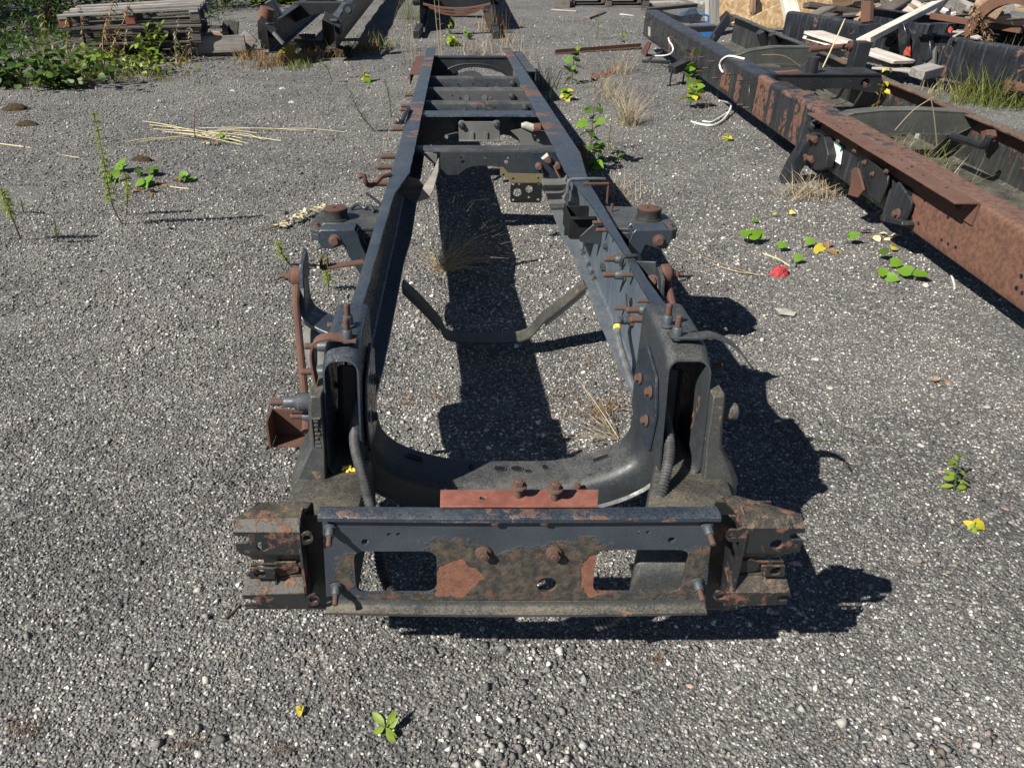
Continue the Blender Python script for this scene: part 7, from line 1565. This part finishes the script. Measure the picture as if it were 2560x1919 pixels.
seedling(WZ(15, 1290, 790), ['heart_mid', 'heart'], 16, .095, .34, 'tall leafy plant close to the right chassis web', 'leafy weed', 'leafy_weed', None, .6, lo=.25, seed=2)
seedling(WZ(15, 1290, 905), ['heart', 'yellow'], 22, .085, .20, 'bushy bright yellow green plant before the right chassis', 'leafy weed', 'leafy_weed', None, 1.1, lo=.3, seed=3)
seedling(WZ(15, 250, 840), ['yellow', 'heart'], 10, .06, .09, 'flat yellow green weed in the shadow edge of the right rail', 'leafy weed', 'leafy_weed', None, 1.2)
seedling(WZ(15, 715, 380), ['oval', 'heart'], 14, .05, .2, 'small weed beyond the rusty bar near the right chassis', 'leafy weed', 'leafy_weed', None, .8); seedling(WZ(15, 510, 330), ['oval'], 9, .05, .3, 'slender weed beyond the rusty bar', 'leafy weed', 'leafy_weed', None, .6); seedling(WZ(15, 1600, 1180), ['oval', 'yellow'], 7, .04, .03, 'flat small weed before the right chassis bracket', 'leafy weed', 'leafy_weed', None, 1.2)
tuft(WZ(19, 250, 440), 50, .30, .35, 'leaf_dark', 'dark green grass in the shadow of the right rear rail', .007, .5, seed=3, area=.10); tuft(WZ(19, 345, 560), 8, .42, .2, 'leaf_mid', 'few tall thin blades beside the right rail', .004, .3, seed=4, area=.03, upright=1.6)
# dry grass tufts on the open gravel
dg = 'dry straw tufts on the gravel'
tuft(WZ(15, 770, 1045), 170, .34, .75, 'straw', 'large straw coloured dry grass tuft between the two chassis', .004, .7, group=dg, seed=5, area=.035)
tuft(WZ(15, 600, 830), 90, .26, .8, 'straw', 'straw tuft behind the large dry one', .004, .8, group=dg, seed=6, area=.07); tuft(WZ(15, 690, 620), 90, .26, .6, 'straw', 'orange tinted dry tuft by the rust stain on the ground', .004, .7, group=dg, seed=7, area=.07); tuft(WZ(15, 580, 740), 50, .2, .8, 'straw', 'low straw tuft left of the rust stain', .004, .8, group=dg, seed=8, area=.06)
tuft(WZ(15, 1430, 890), 40, .14, .8, 'straw', 'small dry tuft beside the bright bushy plant', .003, .8, group=dg, seed=9, area=.04)
tuft(WZ(8, 455, 85), 190, .40, 1.0, 'straw', 'dry grass tuft inside the middle chassis, half in the shadow', .0022, 1.0, group=dg, seed=10, dirs=(.35, 1.1), upright=.5, area=.03); tuft(WZ(8, 440, 95), 50, .16, .9, 'straw', 'short reddish root blades of the tuft inside the chassis', .003, .6, group=dg, seed=11, area=.012)
tuft(WZ(8, 1650, 1245), 26, .26, .9, 'straw', 'few loose straws before the right rail end inside the chassis', .003, .3, group=dg, seed=12, dirs=(2.9, .5), upright=.25, area=.02); tuft(WZ(8, 1540, 1070), 60, .05, 1.0, 'grass_dry', 'flat brown moss like tuft inside the chassis near the cradle', .003, .5, group=dg, seed=13, area=.05)
tuft(WZ(19, 950, 1400), 60, .18, .8, 'straw', 'dry grass in the shadow edge before the right cab mount', .003, .8, group=dg, seed=14, area=.06); tuft(WZ(19, 1040, 1440), 30, .16, .8, 'straw', 'thin dry grass just beyond the right cab mount', .003, .8, group=dg, seed=15, area=.05)
for i, (x, y) in enumerate(((900, 985), (980, 1000), (1040, 985), (860, 1000))): tuft(WZ(10, x, y), 50, .20, 1.0, 'straw', ['left', 'middle', 'right', 'front'][i] + ' dry grass around the foot of the black spring bracket', .004, .9, group='dry grass at the spring bracket', seed=60 + i, area=.05)
for i, (x, y, n, h, m, lb) in enumerate(((1330, 980, 60, .30, 'straw', 'dry grass under the arched cross member of the right chassis'), (1450, 1040, 60, .30, 'grass', 'green grass between the rails of the right chassis'), (1580, 1090, 50, .26, 'straw', 'dry grass at the lower edge between the right chassis rails'), (900, 760, 30, .22, 'grass', 'green tuft between the rails behind the arched member'))): tuft((2.42 + .05 * (i % 2), WX(11, x, y, 2.45).y, 0), n * 2, h * 1.35, .6, m, lb, .005, .7, group='grass between the right chassis rails', seed=70 + i, area=.10)
_p = WX(11, 1205, 700, 2.5); seedling(Vector((2.5, _p.y, 0)), ['yellow'], 18, .05, .60, 'twig with small yellow leaves between the right chassis rails', 'twig', 'twig', None, .5, lo=.35)
_p = WX(11, 760, 650, 2.4); seedling(Vector((2.4, _p.y, 0)), ['yellow', 'oval', 'heart'], 22, .06, .34, 'yellow green plant under the dark arched member', 'leafy weed', 'leafy_weed', None, 1.0)
mb = MB(); mb.tube(smooth_path([WY(11, 805, 500, 5.9), WY(11, 890, 320, 5.95), WY(11, 975, 130, 6.0)], 4), [.005] * 8 + [.003], 6); solo('cane', mb, 'straw_pale', 'thin pale cane leaning out of the right chassis', 'cane')
for i, pts in enumerate((((1320, 900), (1450, 760), (1590, 670)), ((1610, 1010), (1590, 800), (1560, 640)), ((700, 490), (560, 390), (400, 380)))):
    mb = MB(); yv_ = (4.3, 4.1, 6.2)[i]; mb.tube(smooth_path([WY(11, x, y, yv_) for x, y in pts], 4), .0028, 5); solo('bent_grass', mb, 'straw', ['long bent grass stem crossing the near arched member', 'upright grass stem before the near arched member', 'thin bent grass stem before the far arched member'][i], 'bent grass')
# tall dead weed and grass, far right
for i, (pts, lb) in enumerate((([(1770, 640), (1800, 400), (1840, 200), (1870, 20)], 'tall withered brown weed at the far right, left stem'), ([(1850, 620), (1880, 450), (1930, 250), (1890, 60)], 'tall withered brown weed at the far right, middle stem'), ([(1900, 600), (1950, 380), (1960, 200), (1900, 120)], 'tall withered brown weed at the far right, right stem'))):
    b = WZ(11, *pts[0]); stalk([b] + [WY(11, x, y, b.y) for x, y in pts[1:]], .008, lb, 'straw', 170, 'leaf_dead', .075, .020, group='withered tall weeds at the far right', seedn=80 + i, hang=1.0)
for i, (x, y, n, h, m) in enumerate(((1650, 640, 60, .2, 'straw'), (1760, 700, 80, .28, 'grass'), (1880, 720, 90, .34, 'grass'), (2010, 740, 90, .36, 'grass'), (2120, 740, 90, .4, 'grass'), (2200, 720, 80, .4, 'grass'), (1980, 640, 60, .45, 'grass'), (2100, 620, 60, .5, 'straw'), (1840, 640, 60, .3, 'straw'), (2190, 600, 50, .6, 'grass'))):
    tuft(WZ(11, x, y), n, h, .5, m, ['small dry grass patch', 'grass patch', 'dense grass patch', 'tall grass patch', 'bright grass patch'][i % 5] + ' beyond the right chassis, ' + ['nearest the flat board', 'below the left withered stem', 'below the middle withered stem', 'right of the withered weed', 'near the picture edge', 'at the picture edge', 'behind the withered weed', 'behind near the edge', 'among the withered stems', 'tallest at the edge'][i], .006, .7, group='grass patches beyond the right chassis', seed=90 + i, area=.10)
shrub((5.15, 6.1), (.35, .35, .3), 200, .06, 'leaf', 'green leafy weed at the right picture edge', 6, 'oval', .5, 31, None)
b = WZ(11, 2100, 560); stalk([b, WY(11, 2110, 350, b.y), WY(11, 2105, 190, b.y)], .005, 'slim brown seeded weed near the right edge', 'stem', 60, 'leaf_dead', .03, .010, seedn=95)
# straw bundle and single straws
T = thing('straw_bundle', 'bundle of pale straws lying on the left gravel', 'straw bundle', tuple(WZ(16, 1150, 215))); r = random.Random(6)
for i, (x0, y0, x1, y1) in enumerate(((790, 140, 1140, 215), (820, 145, 1000, 190), (850, 183, 1200, 215), (830, 160, 1340, 235), (900, 195, 1340, 270), (760, 258, 1100, 215), (690, 255, 960, 235), (1000, 190, 1555, 248), (1100, 178, 1500, 185), (1500, 182, 1910, 200), (1150, 195, 1420, 205), (1010, 205, 1370, 262), (1060, 225, 1300, 225), (1200, 185, 1690, 192), (930, 200, 1250, 240), (880, 240, 1040, 232), (1290, 205, 1450, 240), (1080, 200, 1330, 250))):
    a = WZ(16, x0, y0, .006 + .002 * (i % 5)); b = WZ(16, x1, y1, .006 + .002 * ((i * 3) % 5)); mb = MB(); mb.tube(smooth_path([a, a.lerp(b, .5) + Vector((0, r.uniform(-.015, .015), .012)), b], 4), r.uniform(.0018, .0032), 5); part('straw', mb, 'straw_pale', T)
seedling(WZ(16, 1235, 245), ['heart', 'yellow'], 5, .04, .05, 'small green plant growing through the straw bundle'); litter(16, 1170, 258, 7, .04, 'dry curled leaves below the straw bundle', ('dead', 'pale'), .04)
def straw(k, pts, label, r=.0035, mat='straw_pale', z=.006):
    mb = MB(); mb.tube(smooth_path([WZ(k, x, y, z) for x, y in pts], 4), r, 5); return solo('straw', mb, mat, label, 'straw', 'single straws on the gravel')
straw(16, [(-20, 262), (150, 285), (330, 325), (480, 350)], 'long pale straw at the left edge of the gravel', .005)
straw(16, [(340, 290), (380, 283), (425, 275)], 'short brown twig right of the long pale straw', .006, 'stem'); straw(16, [(940, 500), (990, 508), (1045, 512)], 'pale straw beside the brown litter'); straw(10, [(450, 1335), (560, 1370), (700, 1390)], 'thin dry stem left of the red lump', .003, 'straw')
straw(10, [(700, 1280), (780, 1310), (840, 1345)], 'pale stem above the red lump', .004, 'straw_pale'); straw(0, [(2265, 1120 + 300), (2340, 1150 + 130), (2400, 1310)], 'thin dry stem ending at the tiny right seedling', .0018, 'straw'); straw(10, [(1655, 1390), (1668, 1430), (1672, 1460)], 'white twig standing out of the gravel near the right rail', .004, 'white'); straw(5, [(60, 1500), (200, 1470), (330, 1455)], 'pale straw under the left drop rod', .0028)
straw(0, [(1960, 1100), (2040, 1098), (2090, 1104)], 'thin yellow stem in the shadow edge right of the chassis', .0015, 'grass'); straw(0, [(2250, 1765), (2310, 1800), (2370, 1850)], 'thin pale grass stem on the right front gravel', .0014, 'straw'); straw(1, [(10, 1120), (60, 1080), (110, 1030)], 'dark twig lying left of the left bumper bracket', .003, 'stem'); straw(9, [(390, 1165), (470, 1110), (690, 1095)], 'bent pale straw inside the chassis by the shadow', .004)
straw(0, [(1560, 560), (1750, 640), (1900, 690)], 'long thin stem between the cab mount and the red lump', .002, 'straw')
# withered creeping vine beside the left cab mount
b = WZ(16, 1440, 745); stalk([b, WZ(16, 1540, 715, .02), WZ(16, 1640, 665, .03), WZ(16, 1740, 625, .03), WZ(16, 1800, 605, .03)], .006, 'withered pale leaved vine lying left of the left cab mount', 'stem', 60, 'straw_pale', .045, .018, 'vine', 'vine', None, 33, .25, .2)
# lumps and stones
def lump(k, x, y, w, h, label, mat, name, cat, group=None, seedn=0, flat=.6):
    c = WZ(k, x, y); r = random.Random(seedn + int(x)); mb = MB(); secs = []; n = 10
    for i, t in enumerate((0, .15, .45, .75, .93)):
        rr_ = math.cos(t * PI / 2) ** (.4 if mat == 'red' else .6); secs.append([Vector((c.x + w * rr_ * math.cos(2 * PI * j / n) * r.uniform(.85, 1.15), c.y + h * rr_ * math.sin(2 * PI * j / n) * r.uniform(.85, 1.15), -.004 + t * flat * min(w, h) * 2 * r.uniform(.9, 1.1))) for j in range(n)])
    mb.loft(secs); return solo(name, mb, mat, label, cat, group, smooth=0)
lump(14, 140, 950, .115, .05, 'dark mossy lump on the gravel, uppermost at the left', 'moss', 'moss_lump', 'moss lump', 'mossy lumps on the left gravel'); lump(14, 240, 1090, .10, .04, 'dark flat mossy lump below the uppermost one', 'moss', 'moss_lump', 'moss lump', 'mossy lumps on the left gravel'); lump(16, 785, 360, .085, .035, 'dark mossy lump above the tall left weed', 'moss', 'moss_lump', 'moss lump', 'mossy lumps on the left gravel')
gs = 'pale stones on the gravel'
for i, (k, x, y, w, lb, m) in enumerate(((17, 65, 650, .055, 'white flat stone at the left before the brown clump', 'stone_white'), (17, 415, 632, .05, 'white stone before the middle of the brown clump', 'stone_white'), (17, 478, 730, .05, 'roundish pale stone alone on the gravel before the clump', 'stone_white'), (17, 1200, 472, .03, 'small white stone left of the chassis rear', 'stone_white'), (16, 465, 318, .035, 'pale stone with a brown leaf on the left gravel', 'stone_white'), (16, 170, 1362, .024, 'cream white angular stone at the left edge', 'stone_white'), (16, 615, 1022, .018, 'white stone above the withered leaf clump', 'stone_white'), (0, 135, 918, .016, 'flat white stone right of the cream one', 'stone_white'), (0, 2075, 968, .018, 'white stone on the gravel right of the shadow', 'stone_white'), (0, 2040, 896, .02, 'white stone above the right shadow edge', 'stone_white'), (0, 1845, 1660, .013, 'cream stone on the right front gravel', 'stone_white'), (0, 1725, 1712, .013, 'pink stone on the right front gravel', 'stone_pink'), (0, 1570, 1880, .014, 'oblong white stone at the lower middle', 'stone_white'), (0, 1635, 1905, .014, 'grey white stone at the bottom edge', 'stone_white'), (0, 1990, 1408, .022, 'pink flat stone beside the right bumper bracket', 'stone_pink'), (0, 2255, 1428, .024, 'pale pink stone with moss on the right gravel', 'stone_pink'), (0, 2350, 1178, .016, 'pink stone left of the upright seedling', 'stone_pink'), (0, 2305, 1112, .014, 'white triangular stone above the upright seedling', 'stone_white'), (0, 430, 1825, .014, 'white stone at the lower left', 'stone_white'), (0, 1215, 1800, .012, 'cream oblong stone at the lower middle left', 'stone_white'), (0, 1188, 1885, .010, 'white round stone at the bottom', 'stone_white'), (0, 42, 1157, .014, 'pale blue grey stone at the left edge', 'stone_white'), (0, 2090, 1750, .012, 'white stone at the lower right', 'stone_white'), (0, 2310, 1835, .012, 'yellowish white stone at the lower right', 'stone_white'), (0, 2375, 1910, .014, 'white stone in the lower right corner', 'stone_white'))):
    w *= .72; lump(k, x, y, w, w * .7, lb, m, 'stone', 'stone', gs, i, .42)
lump(0, 1948, 685, .042, .030, 'crumpled bright red lump on the gravel', 'red', 'red_lump', 'red lump', None, 5, .75)
a = [WZ(0, x, y, .004) for x, y in ((1936, 770), (1965, 772), (1990, 782), (1985, 790), (1950, 785))]; mb = MB(); mb.add(a + [v + Vector((0, 0, .002)) for v in a], [(4, 3, 2, 1, 0), (5, 6, 7, 8, 9)] + [(i, (i + 1) % 5, (i + 1) % 5 + 5, i + 5) for i in range(5)]); solo('paper_scrap', mb, 'pale', 'thin white paper scrap on the gravel right of the chassis', 'paper scrap')
# rust crumbs by the end of the right chassis
mb = MB(); r = random.Random(12)
for i in range(140):
    f = r.random(); p = WZ(15, 470 + 260 * f + r.gauss(0, 12), 650 - 70 * f + r.gauss(0, 10)); s = r.uniform(.008, .028); mb.lathe([(0, -.004), (s, 0), (s * .6, s * .5), (0, s * .6)], Matrix.Translation(p) @ Matrix.Rotation(r.uniform(0, 6), 4, 'Z'), 5)
o = solo('rust_flakes', mb, 'fullrust', 'scattered orange rust flakes on the gravel by the dry tufts', 'rust flakes'); o['kind'] = 'stuff'
# moss and dead stems in the gravel inside the chassis
mb = MB(); random.seed(4); r = random.Random(14)
for (x, y, n, s) in ((1550, 1080, 110, 60), (1470, 740, 30, 30), (1230, 970, 30, 28), (1340, 935, 24, 24), (1640, 1020, 70, 50), (1060, 760, 20, 16), (1790, 880, 30, 30), (430, 980, 40, 40), (210, 1000, 40, 40)):
    for i in range(n):
        p = WZ(8, x + r.gauss(0, s), y + r.gauss(0, s * .6)); mb.blade(p, (r.gauss(0, .7), r.gauss(0, .7), .7), r.uniform(.008, .022), .003, .4, seg=2)
o = solo('dry_moss', mb, 'grass_dry', None, None, smooth=60, attr='tone'); o['kind'] = 'stuff'; o['label'] = 'reddish dry moss in the gravel inside the middle chassis'
mb = MB()
for (x, y, n, s) in ((60, 1820, 160, 26), (470, 1860, 120, 26), (2260, 1490, 60, 14), (700, 1870, 60, 20), (1640, 1650, 60, 12), (760, 1640, 40, 20)):
    for i in range(n):
        p = WZ(0, x + r.gauss(0, s), y + r.gauss(0, s * .6)); mb.blade(p, (r.gauss(0, .8), r.gauss(0, .8), .6), r.uniform(.004, .012), .002, .4, seg=2)
o = solo('dry_moss', mb, 'leaf_dead', None, None, smooth=60, attr='tone'); o['kind'] = 'stuff'; o['label'] = 'brown dry moss patches in the front gravel'
